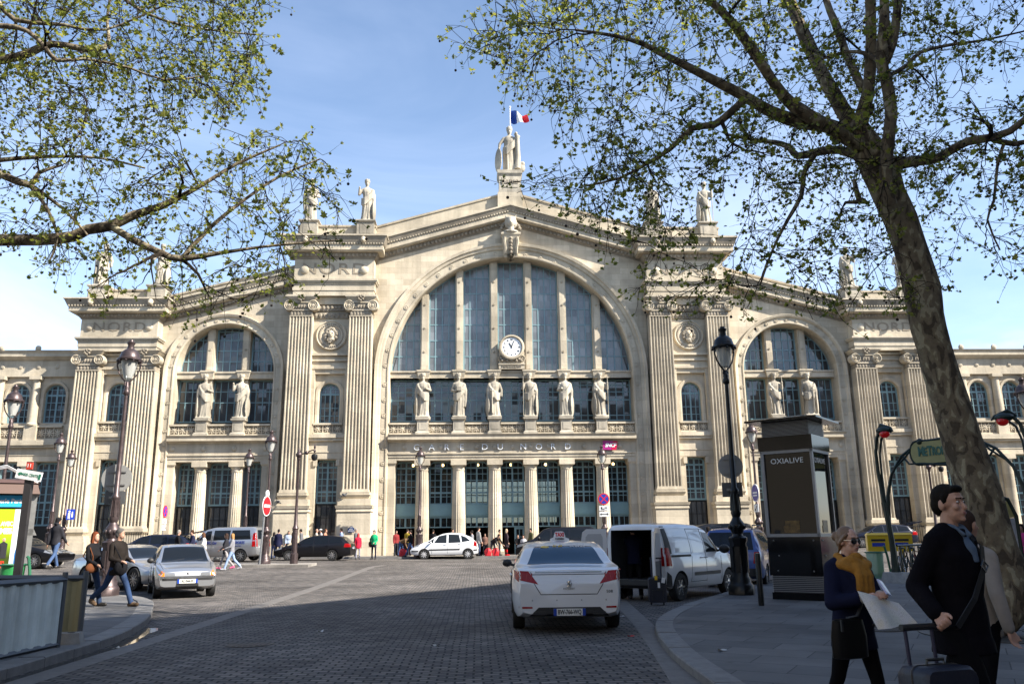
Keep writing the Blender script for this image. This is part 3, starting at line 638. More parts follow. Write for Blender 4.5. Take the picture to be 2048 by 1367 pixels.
# wall between the pilasters of a tower: medallion or frieze, niche with a small arched window, ground-floor window
def bay(xl, xr, ztop, xc, med, zw0, zsp, rw, zb0, zb1, zc0, zent, gz1, gx, frz):
    y = -.38; g = MB()
    pr_ = rw+.36                      # niche half width
    zt = 13.2
    spandrel(g, xl, xr, lambda x: zt, lambda x: ztop, y, 1)
    g.add([(xl, y, zc0), (xc-pr_, y, zc0), (xc-pr_, y, zt), (xl, y, zt)], [(0, 1, 2, 3)]); g.add([(xc+pr_, y, zc0), (xr, y, zc0), (xr, y, zt), (xc+pr_, y, zt)], [(0, 1, 2, 3)])
    # niche back with arched hole
    yb = y+.3
    tf = lambda x: arc_top(x, xc, zsp, rw) if abs(x-xc) < rw else zw0
    spandrel(g, xc-pr_, xc-rw, lambda x: zw0-.3, lambda x: zt, yb, 1); spandrel(g, xc+rw, xc+pr_, lambda x: zw0-.3, lambda x: zt, yb, 1)
    spandrel(g, xc-rw, xc+rw, lambda x: arc_top(x, xc, zsp, rw), lambda x: zt, yb, 16); g.box(xc-rw, xc+rw, yb, yb+.5, zb0, zw0)
    g.box(xc-pr_, xc+pr_, y+.02, yb, zt-.18, zt)
    for s in (-1, 1): g.box(xc+s*pr_-.02, xc+s*pr_+.02, y+.001, yb, zb0, zt)
    rings = arch_profile(xc, zsp, [(rw, yb+.4), (rw, yb-.05), (rw+.1, yb-.1), (rw+.26, yb-.1), (rw+.3, yb)], zw0, 16); g.loft(rings, False, False)
    # frames of the niche
    for s in (-1, 1): g.box(xc+s*(pr_+.1)-.12, xc+s*(pr_+.1)+.12, y-.07, y, zc0+.46, zt+.15)
    g.box(xc-pr_-.3, xc+pr_+.3, y-.12, y, zt+.15, zt+.34)
    g.box(xl, xr, y-.14, y, zt+.72, zt+.84); g.box(xl, xr, y-.22, y, zt+1.12, zt+1.28)
    if frz:                           # carved band at capital height
        g.box(xl, xr, y-.12, y, frz, frz+.42, 1); eggs(g, xl, frz+.22, xr, frz+.22, y-.12, .13, .3, 1)
        g.box(xl, xr, y-.18, y, frz+.55, frz+1.0, 1); eggs(g, xl, frz+.78, xr, frz+.78, y-.2, .12, .27, 1); g.box(xl, xr, y-.3, y, frz+1.0, frz+1.55)
    # string course and panel above the ground-floor window
    g.box(xl, xr, y-.3, y+.2, zc0+.2, zc0+.46); g.box(xl, xr, y-.2, y+.2, zc0, zc0+.2)
    g.box(xl, xr, y-.02, y+.2, zent, zc0); g.box(xl, xr, y-.06, y-.02, zent+.45, zent+.53)
    # ground floor
    a, b = gx
    g.box(xl, a, y, .7, GB-.3, zent); g.box(b, xr, y, .7, GB-.3, zent); g.box(a, b, y+.05, .7, gz1, zent)
    for s, q in ((a, -1), (b, 1)): g.box(s+q*.02-.13, s+q*.02+.13, y-.1, y, gz1-.45, gz1)
    pair(g, 'tower_bay', [STP, STC], 0)
    pair(balus(xc-pr_+.05, xc+pr_-.05, zb0, zb1, y+.03), 'balustrade', [STP, STC], 0)
    win(STN, xc-rw, xc+rw, zw0, lambda x: arc_top(x, xc, zsp, rw), yb+.3, 4, 1, .1, .045, GL, True, zs=[zw0+.55, zw0+1.1, (zsp-.05, .12), zsp+.35], both=True)
    win(STN, a, b, gz1-3.0, lambda x: gz1-.3*abs((x-(a+b)/2)/((b-a)/2))**7, .3, 4, 1, .12, .05, GL, True, zs=[gz1-2.45, (gz1-2.2, .12), gz1-1.75, gz1-1.3, gz1-.85, (gz1-.5, .12)], both=True)
    win(STN, a, b, GB+.9, gz1-3.01, .3, 4, 3, .1, .045, GL, frame=IRON, both=True)
    g = MB(); g.box(a, b, .15, .4, GB-.2, GB+.9); pair(g, 'stall_riser', IRON, 0)
bay(-14.42, -11.78, 18.7, -13.08, True, 9.5, 11.64, .72, 8.66, 9.46, 8.2, 6.95, 6.9, (-13.82, -12.3), 17.1)
bay(-29.08, -26.7, 14.6, -27.88, False, 9.7, 11.68, .74, 8.86, 9.66, 8.35, 7.05, 7.0, (-28.65, -27.1), 0)
# bearded portrait medallion
def medallion():
    g = MB(); M = Matrix.Translation((-13.08, -.38, 15.82)) @ Matrix.Rotation(PI/2, 4, 'X')
    g.lathe([(1.12, -.02), (1.12, .12), (1.04, .2), (.98, .12), (.72, .12), (.66, .02), (.01, .02)], 36, (0, 0, 0), 0, M)
    for k in range(36):
        a = 2*PI*k/36; g.sph((-13.08+.85*math.cos(a), -.5, 15.82+.85*math.sin(a)), .07, 5, 4, 1)
    c = (-13.08, -.5, 15.85)
    g.sph((c[0], c[1]-.02, c[2]), .33, 12, 8, 0, None, (.82, .7, 1.1)); g.sph((c[0], c[1]-.1, c[2]-.36), .24, 10, 8, 0, None, (1, .7, 1.1)); g.sph((c[0], c[1]-.27, c[2]-.02), .06, 6, 5, 0, None, (.8, 1, 1.8))
    for s in (-1, 1): g.sph((c[0]+s*.12, c[1]-.24, c[2]+.09), .05, 6, 4, 1, None, (1.3, .5, .7))
    g.sph((c[0], c[1]-.24, c[2]-.2), .09, 6, 4, 1, None, (1.6, .6, .5))
    rnd = random.Random(4)
    for k in range(30):
        a = PI*(-.22+1.44*k/29)+rnd.uniform(-.05, .05); q = rnd.uniform(.36, .5)
        g.sph((c[0]+.82*q*math.cos(a), c[1]-.04, c[2]+q*math.sin(a)*1.15-.03), rnd.uniform(.08, .13), 6, 5, 1)
    for k in range(12): g.sph((c[0]+rnd.uniform(-.22, .22), c[1]-.2, c[2]-.3-rnd.uniform(0, .3)), .07, 6, 5, 1)
    return g
pair(medallion(), 'medallion', [STP, STC], 40)

# ---- side bays
XS, ZS, SI, SO = -20.68, 13.28, 3.5, 4.25
g = MB()
srk = lambda x: 16.92+.262*(x+25.2)
spandrel(g, -25.3, -15.8, lambda x: arc_top(x, XS, ZS, SO-.05) if abs(x-XS) < SO-.05 else GB, lambda x: srk(x)+.1, 0, 56)
g.add([(-25.3, .0, GB-.3), (XS-SO+.05, .0, GB-.3), (XS-SO+.05, .0, 13.3), (-25.3, .0, 13.3)], [(0, 1, 2, 3)]); g.add([(XS+SO-.05, .0, GB-.3), (-15.8, .0, GB-.3), (-15.8, .0, 13.3), (XS+SO-.05, .0, 13.3)], [(0, 1, 2, 3)])
pair(g, 'side_wall', ST, 0)
g = MB()
prof = [(SI, 1.4), (SI, -.02), (SI+.05, -.09), (SI+.12, -.1), (SI+.16, -.05), (SI+.46, -.05), (SI+.5, -.09), (SO-.24, -.1), (SO-.18, -.2), (SO-.03, -.26), (SO, -.2), (SO, .02)]
g.loft(arch_profile(XS, ZS, prof, GB-.3, 40), False, False)
for k in range(15):
    a = PI*(k+.5)/15; rosette(g, XS-3.8*math.cos(a), -.06, ZS+3.8*math.sin(a), .14)
for k in range(11):
    for s in (-1, 1): rosette(g, XS+s*3.8, -.06, 2.0+1.0*k, .14)
pair(g, 'arch', STP, 30)
g = MB(); g.box(XS-SI, XS+SI, .5, 1.3, 12.84, 13.24); g.box(XS-SI, XS+SI, .42, 1.3, 13.24, 13.36)
SM = [XS-1.28, XS+1.28]
for x in SM: g.stack(x-.36, x+.36, .36, 1.25, [(12.8, 12.88, .02, .02), (12.88, 13.3, .02, .12), (13.3, 13.4, .15, .15)])
pair(g, 'transom', STP, 0)
for x in SM:
    zt = arc_top(x, XS, ZS, SI)+.03; g = MB(); g.box(x-.27, x+.27, .6, 1.3, 13.4, zt); g.box(x-.18, x+.18, .55, .6, 13.5, zt-.15); g.box(x-.28, x+.28, .6, 1.3, 9.5, 12.8); rosette(g, x, .55, 15.0, .09); pair(g, 'mullion', STP, 0)
se = [XS-SI]+SM+[XS+SI]
for i in range(3):
    a = se[i]+(.27 if i else 0); b = se[i+1]-(.27 if i < 2 else 0)
    win(STN, a, b, 13.36, lambda x: arc_top(x, XS, ZS, SI)+.02, 1.25, 4, 1, .1, .07, GL, zs=[14.25, 15.05, 15.85, 16.5], both=True)
    win(STN, a, b, 9.75, 12.84, 1.25, 4, 1, .1, .065, GL, zs=[(11.2, .07), 12.0], both=True)
    pair(balus(se[i]+(.42 if i else .02), se[i+1]-(.42 if i < 2 else .02), 8.63, 9.48, .05), 'balustrade', [STP, STC], 0)
    a = se[i]+(.46 if i else .5); b = se[i+1]-(.46 if i < 2 else .5)
    win(STN, a, b, 3.85, lambda x, a=a, b=b: 6.84-.3*abs((x-(a+b)/2)/((b-a)/2))**7, 1.25, 4, 1, .12, .05, GL, True, zs=[4.45, (4.72, .12), 5.15, 5.6, 6.02, (6.42, .12)], both=True)
    win(STN, a, b, .9, 3.84, 1.25, 4, 3, .1, .045, GL, frame=IRON, both=True)
    g = MB(); g.box(a, b, 1.1, 1.35, GB-.2, .9); pair(g, 'stall_riser', IRON, 0)
for x in SM:
    pair(pedestal(x, .76, 8.62, 9.82, -.25, .5), 'pedestal', STS, 0); pair(column(x, .47, GB+.1, 6.85, .5), 'column', STP, 30)
g = entab(XS-SI, XS+SI, 6.85, 8.62, 7.36, -.02, 1.2)
for i in range(4): g.sph((XS-3.2+6.4*i/3, -.02, 7.74), .18, 10, 6, 0, None, (1, .5, 1))
pair(g, 'entablature', STP, 30)
g = MB()
for x, s in ((XS-SI, 1), (XS+SI, -1)):
    g = MB(); g.box(min(x, x+s*.48), max(x, x+s*.48), .12, 1.3, GB-.3, 6.5); g.stack(min(x, x+s*.48), max(x, x+s*.48), .12, 1.3, [(6.5, 6.65, .0, .07), (6.65, 6.85, .09, .09)]); pair(g, 'jamb', STP, 0)
g = MB(); xa, xb = -25.3, -15.9
rake(g, xa, srk(xa), xb, srk(xb), [(0, .1, .05, .05, 1), (.1, .38, .1, .22, 1), (.38, .46, .48, .52, 0), (.46, .82, .58, .58, 0), (.82, .9, .63, .63, 1), (.9, 1.24, .65, .8, 1), (1.24, 1.34, .84, .84, 0)], .5)
eggs(g, xa, srk(xa)+.24, xb, srk(xb)+.24, -.17, .11, .27, 1); dentils(g, xa, srk(xa)+.82, xb, srk(xb)+.82, -.63, .08, .09, .19, .05)
pair(g, 'raking_cornice', [STP, STC], 0)
g = MB(); rake(g, xa+.3, srk(xa+.3)+1.2, xb, srk(xb)+1.2, [(0, .6, .1, .1, 0), (.6, .74, .18, .2, 0)], .9); pair(g, 'parapet', STP, 0)

# ---- low wings to both sides
def wing():
    g = MB(); x1, x0 = -30.6, -62.0; y = .55
    wc = [-32.62-2.52*i for i in range(11)]; rw = .76; zs_, zb_ = 11.72, 9.7
    edges_ = [x1]+[c-1.26 for c in wc]
    for i, c in enumerate(wc):
        a, b = edges_[i+1], edges_[i]
        spandrel(g, a, c-rw, lambda x: 8.3, lambda x: 13.3, y, 1); spandrel(g, c+rw, b, lambda x: 8.3, lambda x: 13.3, y, 1)
        spandrel(g, c-rw, c+rw, lambda x: arc_top(x, c, zs_, rw), lambda x: 13.3, y, 14); g.box(c-rw, c+rw, y, y+.4, 8.3, zb_)
        g.loft(arch_profile(c, zs_, [(rw, y+.4), (rw, y-.04), (rw+.08, y-.1), (rw+.2, y-.1), (rw+.24, y)], zb_, 14), False, False)
        g.box(a, c-.78, y, y+.5, GB-.3, 7.0); g.box(c+.78, b, y, y+.5, GB-.3, 7.0); g.box(c-.78, c+.78, y+.04, y+.5, 6.95, 7.0)
    pair(g, 'wing_wall', ST, 0)
    g = MB(); g.box(x0, x1, y-.25, y, 13.0, 13.5); g.box(x0, x1, y-.2, y, 13.5, 14.2); g.fr(x0, x1, y-.3, y+.2, x0, x1, y-.55, y+.2, 14.2, 14.4); g.box(x0, x1, y-.6, y+.3, 14.4, 14.62); g.fr(x0, x1, y-.6, y+.3, x0, x1, y-.72, y+.3, 14.62, 14.8)
    for c in wc: g.sph((c-1.26, y-.2, 13.72), .17, 8, 6, 0, None, (1, .5, 1)); g.sph((c-1.26, y-.6, 14.98), .22, 8, 6, 0, None, (1, .7, 1)); g.sph((c, y-.2, 13.72), .17, 8, 6, 0, None, (1, .5, 1))
    g.box(x0, x1, y-.55, y, 8.1, 8.45); g.box(x0, x1, y-.42, y, 7.95, 8.1); g.box(x0, x1, y-.16, y+.2, 7.0, 7.95); g.box(x0, x1, y-.2, y-.16, 7.4, 7.48)
    pair(g, 'wing_cornice', [STP, STC], 30)
    g = MB(); g.prism([(x0, 14.7), (x1, 14.7), (x1, 15.1), (x0, 15.1)], y+.4, y+1.2); g.add([(x0, y+.4, 15.0), (x1, y+.4, 15.0), (x1, y+14, 16.0), (x0, y+14, 16.0)], [(0, 1, 2, 3)]); pair(g, 'roof', ZINC, 0)
    for i, c in enumerate(wc):
        q = MB(); x = c-1.26; q.box(x-.42, x+.42, y-.4, y, 8.45, 9.5); q.lathe([(.36, 9.5), (.38, 9.6), (.3, 9.7), (.29, 10.5), (.25, 12.6), (.3, 12.68), (.34, 12.76)], 16, (x, y-.18, 0)); q.box(x-.4, x+.4, y-.55, y, 12.76, 13.0)
        q.lathe([(.5, GB), (.5, .5), (.44, .6), (.42, 2), (.37, 6.5), (.45, 6.65)], 16, (x, y-.05, 0)); q.box(x-.5, x+.5, y-.5, y, 6.65, 7.0)
        pair(q, 'engaged_column', STP, 30)
        pair(balus(c-.84, c+.84, 8.45, 9.5, y-.12), 'balustrade', [STP, STC], 0)
        win(STN, c-rw, c+rw, zb_, lambda x, c=c: arc_top(x, c, zs_, rw), y+.35, 4, 1, .1, .045, GL, True, zs=[zb_+.5, zb_+1.0, zb_+1.5, (zs_, .12), zs_+.4], both=True)
        win(STN, c-.78, c+.78, 2.6, lambda x, c=c: 6.95-.3*abs((x-c)/.78)**7, y+.4, 4, 1, .12, .05, GL, True, zs=[3.2, 3.7, (4.2, .12), 4.75, 5.3, 5.85, (6.4, .12)], both=True)
        q = MB(); q.box(c-.78, c+.78, y+.2, y+.45, GB-.3, 2.6); pair(q, 'stall_riser', IRON, 0)
wing()
# ---- roofs behind the parapets
g = MB(); g.prism([(-10, 8.4), (10, 8.4), (10, 21.8), (0, 24.6), (-10, 21.8)], 1.45, 34)
g.prism([(-15.8, GB), (-10.02, GB), (-10.02, 22.9), (-15.8, 22.9)], .62, 8); g.prism([(10.02, GB), (15.8, GB), (15.8, 22.9), (10.02, 22.9)], .62, 8)
for s in (-1, 1):
    g.prism([(s*24.9, GB), (s*15.82, GB), (s*15.82, 19.3), (s*24.9, 17.0)][::s], 1.45, 30); g.prism([(s*30.5, GB), (s*24.92, GB), (s*24.92, 18.2), (s*30.5, 18.2)][::s], .72, 8); g.prism([(s*62, GB), (s*30.52, GB), (s*30.52, 14.6), (s*62, 14.6)][::s], 1.2, 14)
g.build('roof', ZINC, STN, 0, fixn=True)
# ------------------------------------------------------------------ figures: bodies are unions of tapered limbs, fused into one skin
def cone(g, p, q, r1, r2, seg=10):
    g.tube([p, q], [r1, r2], seg); g.sph(p, r1*.995, seg, 6); g.sph(q, r2*.995, seg, 6)
def ell(g, c, r, M=None, seg=12, ring=8):
    if M is None: g.sph(c, 1, seg, ring, 0, None, r)
    else: g.sph((0, 0, 0), 1, seg, ring, 0, Matrix.Translation(c) @ M.to_4x4(), r)
def fuse(g, name, m, parent, voxel, it=2, smooth=60):
    o = g.build(name, m, parent, 0)
    md = o.modifiers.new('r', 'REMESH'); md.mode = 'VOXEL'; md.voxel_size = voxel
    if it: sm = o.modifiers.new('s', 'SMOOTH'); sm.iterations = it; sm.factor = .5
    bake(o); me = o.data; me.polygons.foreach_set('use_smooth', [True]*len(me.polygons))
    if not me.materials: me.materials.append(m)
    return o
def rx(v, a): c, s = math.cos(a), math.sin(a); return Vector((v[0], v[1]*c-v[2]*s, v[1]*s+v[2]*c))
def fdir(p, o=0, s=1):
    "direction pitched forward p and outward o degrees from hanging straight down; forward is -y"
    p, o = R(p), R(o); return Vector((s*math.sin(o), -math.sin(p)*math.cos(o), -math.cos(p)*math.cos(o)))
class Fig:
    def __init__(s, H=1.75, lean=0, legs=((0, 0), (0, 0)), arms=((5, 8, 15, 4), (5, 8, 15, 4)), head=(0, 0), stance=3, broad=1.0, twist=0):
        k = H/1.75; s.k = k; s.lean = R(lean); s.broad = broad
        hipz = .90*k; s.legs = []
        for (p, kn), sd in zip(legs, (1, -1)):
            h = Vector((sd*.09*k, 0, 0)); kne = h+fdir(p, stance, sd)*.42*k; an = kne+fdir(p-kn, stance*.3, sd)*.41*k
            fp = p-kn; toe = an+Vector((sd*.02, -math.cos(R(min(0, fp)*.75))*.16*k, math.sin(R(min(0, fp)*.75))*.16*k-.035*k))
            heel = an+Vector((0, .045*k, -.045*k+(-.04*k if fp < -25 else 0)))
            s.legs.append([h, kne, an, toe, heel])
        low = min(min(l[3].z, l[4].z) for l in s.legs)
        off = Vector((0, 0, -low+.035*k))
        s.legs = [[p+off for p in l] for l in s.legs]; s.hip = off.copy()
        up = lambda z, y=0, x=0: s.hip+rx(Vector((x*math.cos(R(twist))-y*math.sin(R(twist)), y*math.cos(R(twist))+x*math.sin(R(twist)), z)), s.lean)
        s.up = up
        s.waist, s.chest, s.shz, s.neck = up(.17*k), up(.36*k, .0), up(.52*k, .01), up(.575*k, -.005)
        hl = R(head[1]); s.hyaw = R(head[0])
        hd = rx(Vector((0, -.02, .145*k)), s.lean*.45+hl); s.head = s.neck+hd; s.hpitch = s.lean*.35+hl
        s.HM = (Matrix.Rotation(s.hyaw, 3, 'Z') @ Matrix.Rotation(s.hpitch, 3, 'X'))
        s.arms = []
        for (p, o, p2, o2), sd in zip(arms, (1, -1)):
            sh = up(.475*k, .01, sd*.165*k*broad)
            d1 = rx(fdir(p, o, sd), s.lean*.6); d2 = rx(fdir(p2, o2, sd), s.lean*.4)
            el = sh+d1*.29*k; wr = el+d2*.25*k; s.arms.append([sh, el, wr, wr+d2*.085*k, d2])
    def rings(s, table, grow=0, n=20, ripple=0, kf=9):
        out = []
        for z, rx_, ry_, y in table:
            c = s.up(z*s.k, y*s.k); q = []
            for i in range(n):
                a = 2*PI*i/n; f = 1+ripple*math.cos(kf*a+z*3)
                v = Vector(((rx_*s.k+grow)*f*math.cos(a), (ry_*s.k+grow)*f*math.sin(a), 0)); q.append((c+rx(v, s.lean))[:])
            out.append(q)
        return out
    def torso(s, g, grow=0, hem=-.05, flare=0, belly=0, female=False):
        b = s.broad; t = []
        z = hem
        while z < -.08: t.append((z, .168*b+flare*(-z-.06), .125+flare*(-z-.06)*.8, .0)); z += .07
        t += [(-.06, .165*b, .125, .005), (.05, .155*b, .118+belly, -belly*.4), (.17, (.132 if female else .145)*b, .105+belly, -belly*.5), (.3, .158*b, .118+(.025 if female else .0), -.01-(.012 if female else 0)), (.42, .178*b, .115, .0), (.5, .165*b, .088, .01), (.545, .11*b, .07, .01), (.575, .06, .055, .0)]
        g.loft(s.rings(t, grow), True, True)
        for i in (0, 1): cone(g, s.up(.535*s.k, .012, (.045 if i == 0 else -.045)*s.k), s.arms[i][0]+Vector((0, 0, .012)), .05*s.k+grow, .045*s.k+grow)
    def arm(s, g, i, grow=0, part=1.0, r=(.052, .042, .03)):
        sh, el, wr = s.arms[i][:3]; k = s.k
        cone(g, sh, el, r[0]*k+grow, r[1]*k+grow)
        cone(g, el, el.lerp(wr, part), r[1]*k+grow, (r[1]+(r[2]-r[1])*part)*k+grow)
    def leg(s, g, i, grow=0, r=(.085, .056, .038), cut=1.0, flare=0):
        h, kn, an = s.legs[i][:3]; k = s.k
        cone(g, h+Vector((0, 0, -.02)), kn, r[0]*k+grow, r[1]*k+grow); cone(g, kn, kn.lerp(an, cut), r[1]*k+grow, r[2]*k+grow+flare)
    def foot(s, g, i, grow=0):
        a, t, h = s.legs[i][2:5]; k = s.k
        cone(g, h, t, .04*k+grow, .036*k+grow, 8); cone(g, a, h, .04*k+grow, .038*k+grow, 8); cone(g, a.lerp(h, .5), t, .04*k+grow, .028*k+grow, 8)
    def hp(s, x, y, z): return s.head+s.HM @ Vector((x*s.k, y*s.k, z*s.k))
    def headg(s, g, fine=True):
        k = s.k; hp = s.hp; M = s.HM
        ell(g, hp(0, .012, .03), (.073*k, .092*k, .095*k), M); ell(g, hp(0, -.03, -.045), (.056*k, .056*k, .07*k), M)
        cone(g, s.neck+Vector((0, .01, -.03)), hp(0, .02, -.05), .054*k, .05*k)
        if fine:
            ell(g, hp(0, -.066, -.093), (.024*k, .02*k, .018*k), M); cone(g, hp(0, -.076, .012), hp(0, -.094, -.026), .009*k, .013*k, 8)
            ell(g, hp(0, -.068, .034), (.05*k, .016*k, .012*k), M); ell(g, hp(0, -.080, -.058), (.024*k, .012*k, .011*k), M)
            for sd in (-1, 1):
                ell(g, hp(sd*.076, .012, -.005), (.012*k, .022*k, .034*k), M); ell(g, hp(sd*.042, -.062, -.02), (.024*k, .02*k, .022*k), M)
    def hand(s, g, i, curl=35, fine=False, spread=6, roll=0):
        sh, el, wr, pa, d = s.arms[i]; k = s.k; sd = 1 if i == 0 else -1
        d = d.normalized(); side = Vector((0, -1, 0))-d*Vector((0, -1, 0)).dot(d)
        side = side.normalized() if side.length > .2 else Vector((0, 0, 1))
        side = Matrix.Rotation(R(roll), 3, d) @ side
        nrm = d.cross(side)*sd                       # palm faces the body
        P = lambda a, b, c: wr+(d*a+side*b-nrm*c)*k
        if not fine:
            cone(g, wr, P(.08, .01, 0), .03*k, .034*k, 8); cone(g, P(.08, .01, 0), P(.15, .01, .02), .032*k, .02*k, 8); cone(g, P(.03, .03, .01), P(.09, .05, .02), .014*k, .01*k, 6); return
        for b in (-.026, -.008, .01, .028): cone(g, P(.012, b*.7, 0), P(.085, b*1.1, 0), .0155*k, .0135*k, 8)
        for j, (b, L) in enumerate(((.031, .072), (.011, .08), (-.009, .074), (-.028, .058))):
            a0 = P(.088, b*1.1, 0); c1, c2, c3 = R(curl*.6), R(curl*1.4), R(curl*2.0); b2 = b*spread*.012
            dd = lambda c: (d*math.cos(c)-nrm*math.sin(c)+side*b2)*k*L
            a1 = a0+dd(c1)*.45; a2 = a1+dd(c2)*.32; a3 = a2+dd(c3)*.24
            cone(g, a0, a1, .0095*k, .009*k, 8); cone(g, a1, a2, .009*k, .0082*k, 8); cone(g, a2, a3, .0082*k, .0068*k, 8)
        t0 = P(.02, .028, .004); t1 = t0+(d*.03+side*.026-nrm*.006)*k; t2 = t1+(d*.03+side*.008-nrm*.012)*k; t3 = t2+(d*.024-side*.002-nrm*.012)*k
        cone(g, t0, t1, .014*k, .012*k, 8); cone(g, t1, t2, .0115*k, .010*k, 8); cone(g, t2, t3, .010*k, .008*k, 8)

# ------------------------------------------------------------------ statues
def robe(g, prof, n=48, seed=0, fold=.1):
    rnd = random.Random(seed); ph = [rnd.uniform(0, 6.28) for _ in range(6)]; rings = []
    for z, a, b, x, y, w in prof:
        q = []
        for i in range(n):
            t = 2*PI*i/n
            f = 1+w*fold*(math.sin(7*t+ph[0]+z*1.2)+.8*math.sin(12*t+ph[1]-z*2.0)+.5*math.sin(17*t+ph[2]+z))
            q.append((x+a*f*math.cos(t), y+b*f*math.sin(t), z))
        rings.append(q)
    g.loft(rings, True, True)
def statue_mesh(v, seed):
    "draped standing figure, 1.9 tall; v picks the pose"
    g = MB(); rnd = random.Random(seed); sw = .035*(1 if seed % 2 else -1)
    robe(g, [(.0, .25, .2, 0, 0, 1), (.08, .24, .19, 0, 0, 1), (.4, .215, .17, sw*.4, -.005, .9), (.75, .215, .165, sw, -.01, .7), (.95, .22, .165, sw, 0, .45), (1.1, .185, .145, sw*.6, 0, .35), (1.3, .2, .155, 0, -.015, .25), (1.43, .215, .135, -sw*.3, 0, .12), (1.5, .17, .105, -sw*.3, .01, .05), (1.55, .07, .06, -sw*.3, 0, 0)], 48, seed)
    # mantle thrown round the hips and one shoulder
    sd = 1 if v in ('staff', 'point', 'paris') else -1
    for k in range(6):
        t = k/5; pts = [(-sd*.24, -.03, 1.02-t*.28), (-sd*.1, -.19-.01*k, .98-t*.3), (sd*.08, -.2, 1.12-t*.22), (sd*.2, -.13, 1.3-t*.25), (sd*.2, .02, 1.46-t*.1)]
        g.tube(pts, [.03, .035, .035, .035, .03], 6)
    g.tube([(sd*.22, -.05, 1.42), (sd*.27, -.06, 1.1), (sd*.27, -.05, .7), (sd*.25, -.06, .42)], [.07, .085, .075, .05], 8)
    hx = -sw*.4
    cone(g, (hx, 0, 1.52), (hx, -.005, 1.64), .055, .05); ell(g, (hx, 0, 1.72), (.078, .095, .115)); ell(g, (hx, -.04, 1.66), (.05, .055, .06)); cone(g, (hx, -.09, 1.72), (hx, -.11, 1.69), .012, .018, 6)
    ell(g, (hx, .03, 1.74), (.1, .1, .11)); ell(g, (hx, .08, 1.62), (.075, .06, .1))
    for k in range(10):
        a = 2*PI*k/10; c = (hx+.092*math.cos(a), .01+.1*math.sin(a), 1.82)
        g.box(c[0]-.024, c[0]+.024, c[1]-.024, c[1]+.024, 1.77, 1.89+(.03 if k % 2 else 0))
    # arms
    def armp(s, e, w): cone(g, (s*.2, 0, 1.42), e, .075, .062); cone(g, e, w, .058, .04); ell(g, w, (.045, .045, .055))
    if v == 'staff': armp(1, (.3, -.02, 1.14), (.22, -.17, 1.12)); armp(-1, (-.31, -.05, 1.2), (-.3, -.14, 1.45)); g.tube([(-.3, -.16, .0), (-.3, -.16, 1.75)], .02, 6)
    elif v == 'sword': armp(-1, (-.3, -.02, 1.14), (-.12, -.2, 1.16)); armp(1, (.3, .02, 1.15), (.31, -.06, .9)); g.tube([(-.1, -.24, .12), (-.1, -.24, 1.2)], [.03, .03], 6); g.box(-.2, 0, -.26, -.22, 1.08, 1.13)
    elif v == 'point': armp(-1, (-.34, -.03, 1.2), (-.33, -.12, 1.48)); armp(1, (.3, 0, 1.15), (.3, -.05, .9))
    elif v == 'book': armp(-1, (-.3, -.02, 1.15), (-.1, -.21, 1.2)); armp(1, (.3, .03, 1.14), (.14, -.2, 1.1)); g.box(-.1, .12, -.27, -.2, 1.1, 1.3)
    elif v == 'paris': armp(-1, (-.36, -.02, 1.18), (-.4, -.06, .9)); armp(1, (.32, -.02, 1.2), (.3, -.14, 1.3)); g.tube([(.3, -.15, .1), (.33, -.12, .6), (.31, -.14, 1.5)], [.12, .1, .07], 8); [ell(g, (.3+.06*math.cos(k), -.14+.05*math.sin(k), 1.45+.03*k), (.06, .06, .06)) for k in range(5)]; ell(g, (.44, -.05, .2), (.16, .14, .2)); ell(g, (.5, -.1, .34), (.09, .09, .1))
    else: armp(-1, (-.29, .02, 1.14), (-.27, -.06, .9)); armp(1, (.3, 0, 1.15), (.15, -.19, 1.2))
    # shield leaning on the leg
    if v != 'book':
        s2 = -1 if v in ('paris', 'sword', 'plain') else 1
        M = Matrix.Rotation(s2*R(62 if v == 'paris' else 70), 3, 'Z'); cx = s2*(.42 if v == 'paris' else .3)
        ell(g, (cx, -.06, .46 if v != 'paris' else .5), (.26 if v == 'paris' else .2, .05, .46 if v != 'paris' else .5), M, 20, 12)
    g.box(-.3, .3, -.24, .24, -.06, .03)
    t = empty('tmp'); o = fuse(g, 'statue', STS, t, .022, 1, 50); me = o.data; bpy.data.objects.remove(o); bpy.data.objects.remove(t); return me
STV = {v: statue_mesh(v, i+3) for i, v in enumerate(('staff', 'sword', 'point', 'book', 'plain', 'paris'))}
def put_statue(v, x, y, z, h, rz, label, grp, flip=False):
    o = link('statue', STV[v]); o.location = (x, 58+y, z); s = h/1.9; o.scale = (-s if flip else s, s, s); o.rotation_euler.z = R(rz)
    return tag(o, label, 'statue', grp)
gf, gr = 'statues in front of the glass', 'statues on the roofline'
nm = ['leftmost', 'second from the left', 'third from the left', 'third from the right', 'second from the right', 'rightmost']
for i, (x, v, f) in enumerate(zip(MX, ('plain', 'book', 'sword', 'staff', 'plain', 'staff'), (0, 1, 0, 0, 1, 1))):
    put_statue(v, x, .14, 9.92, 3.2, (-6, 4, 0, 3, -4, 8)[i], f'draped stone statue on a pedestal, {nm[i]} of six below the clock', gf, f)
for i, x in enumerate(SM):
    put_statue(('plain', 'point')[i], x, .14, 9.92, 3.15, 4, f'draped stone statue before the left side arch, {("left", "right")[i]} of the pair', gf, False)
    put_statue(('sword', 'staff')[i], -x, .14, 9.92, 3.15, -4, f'draped stone statue before the right side arch, {("right", "left")[i]} of the pair', gf, True)
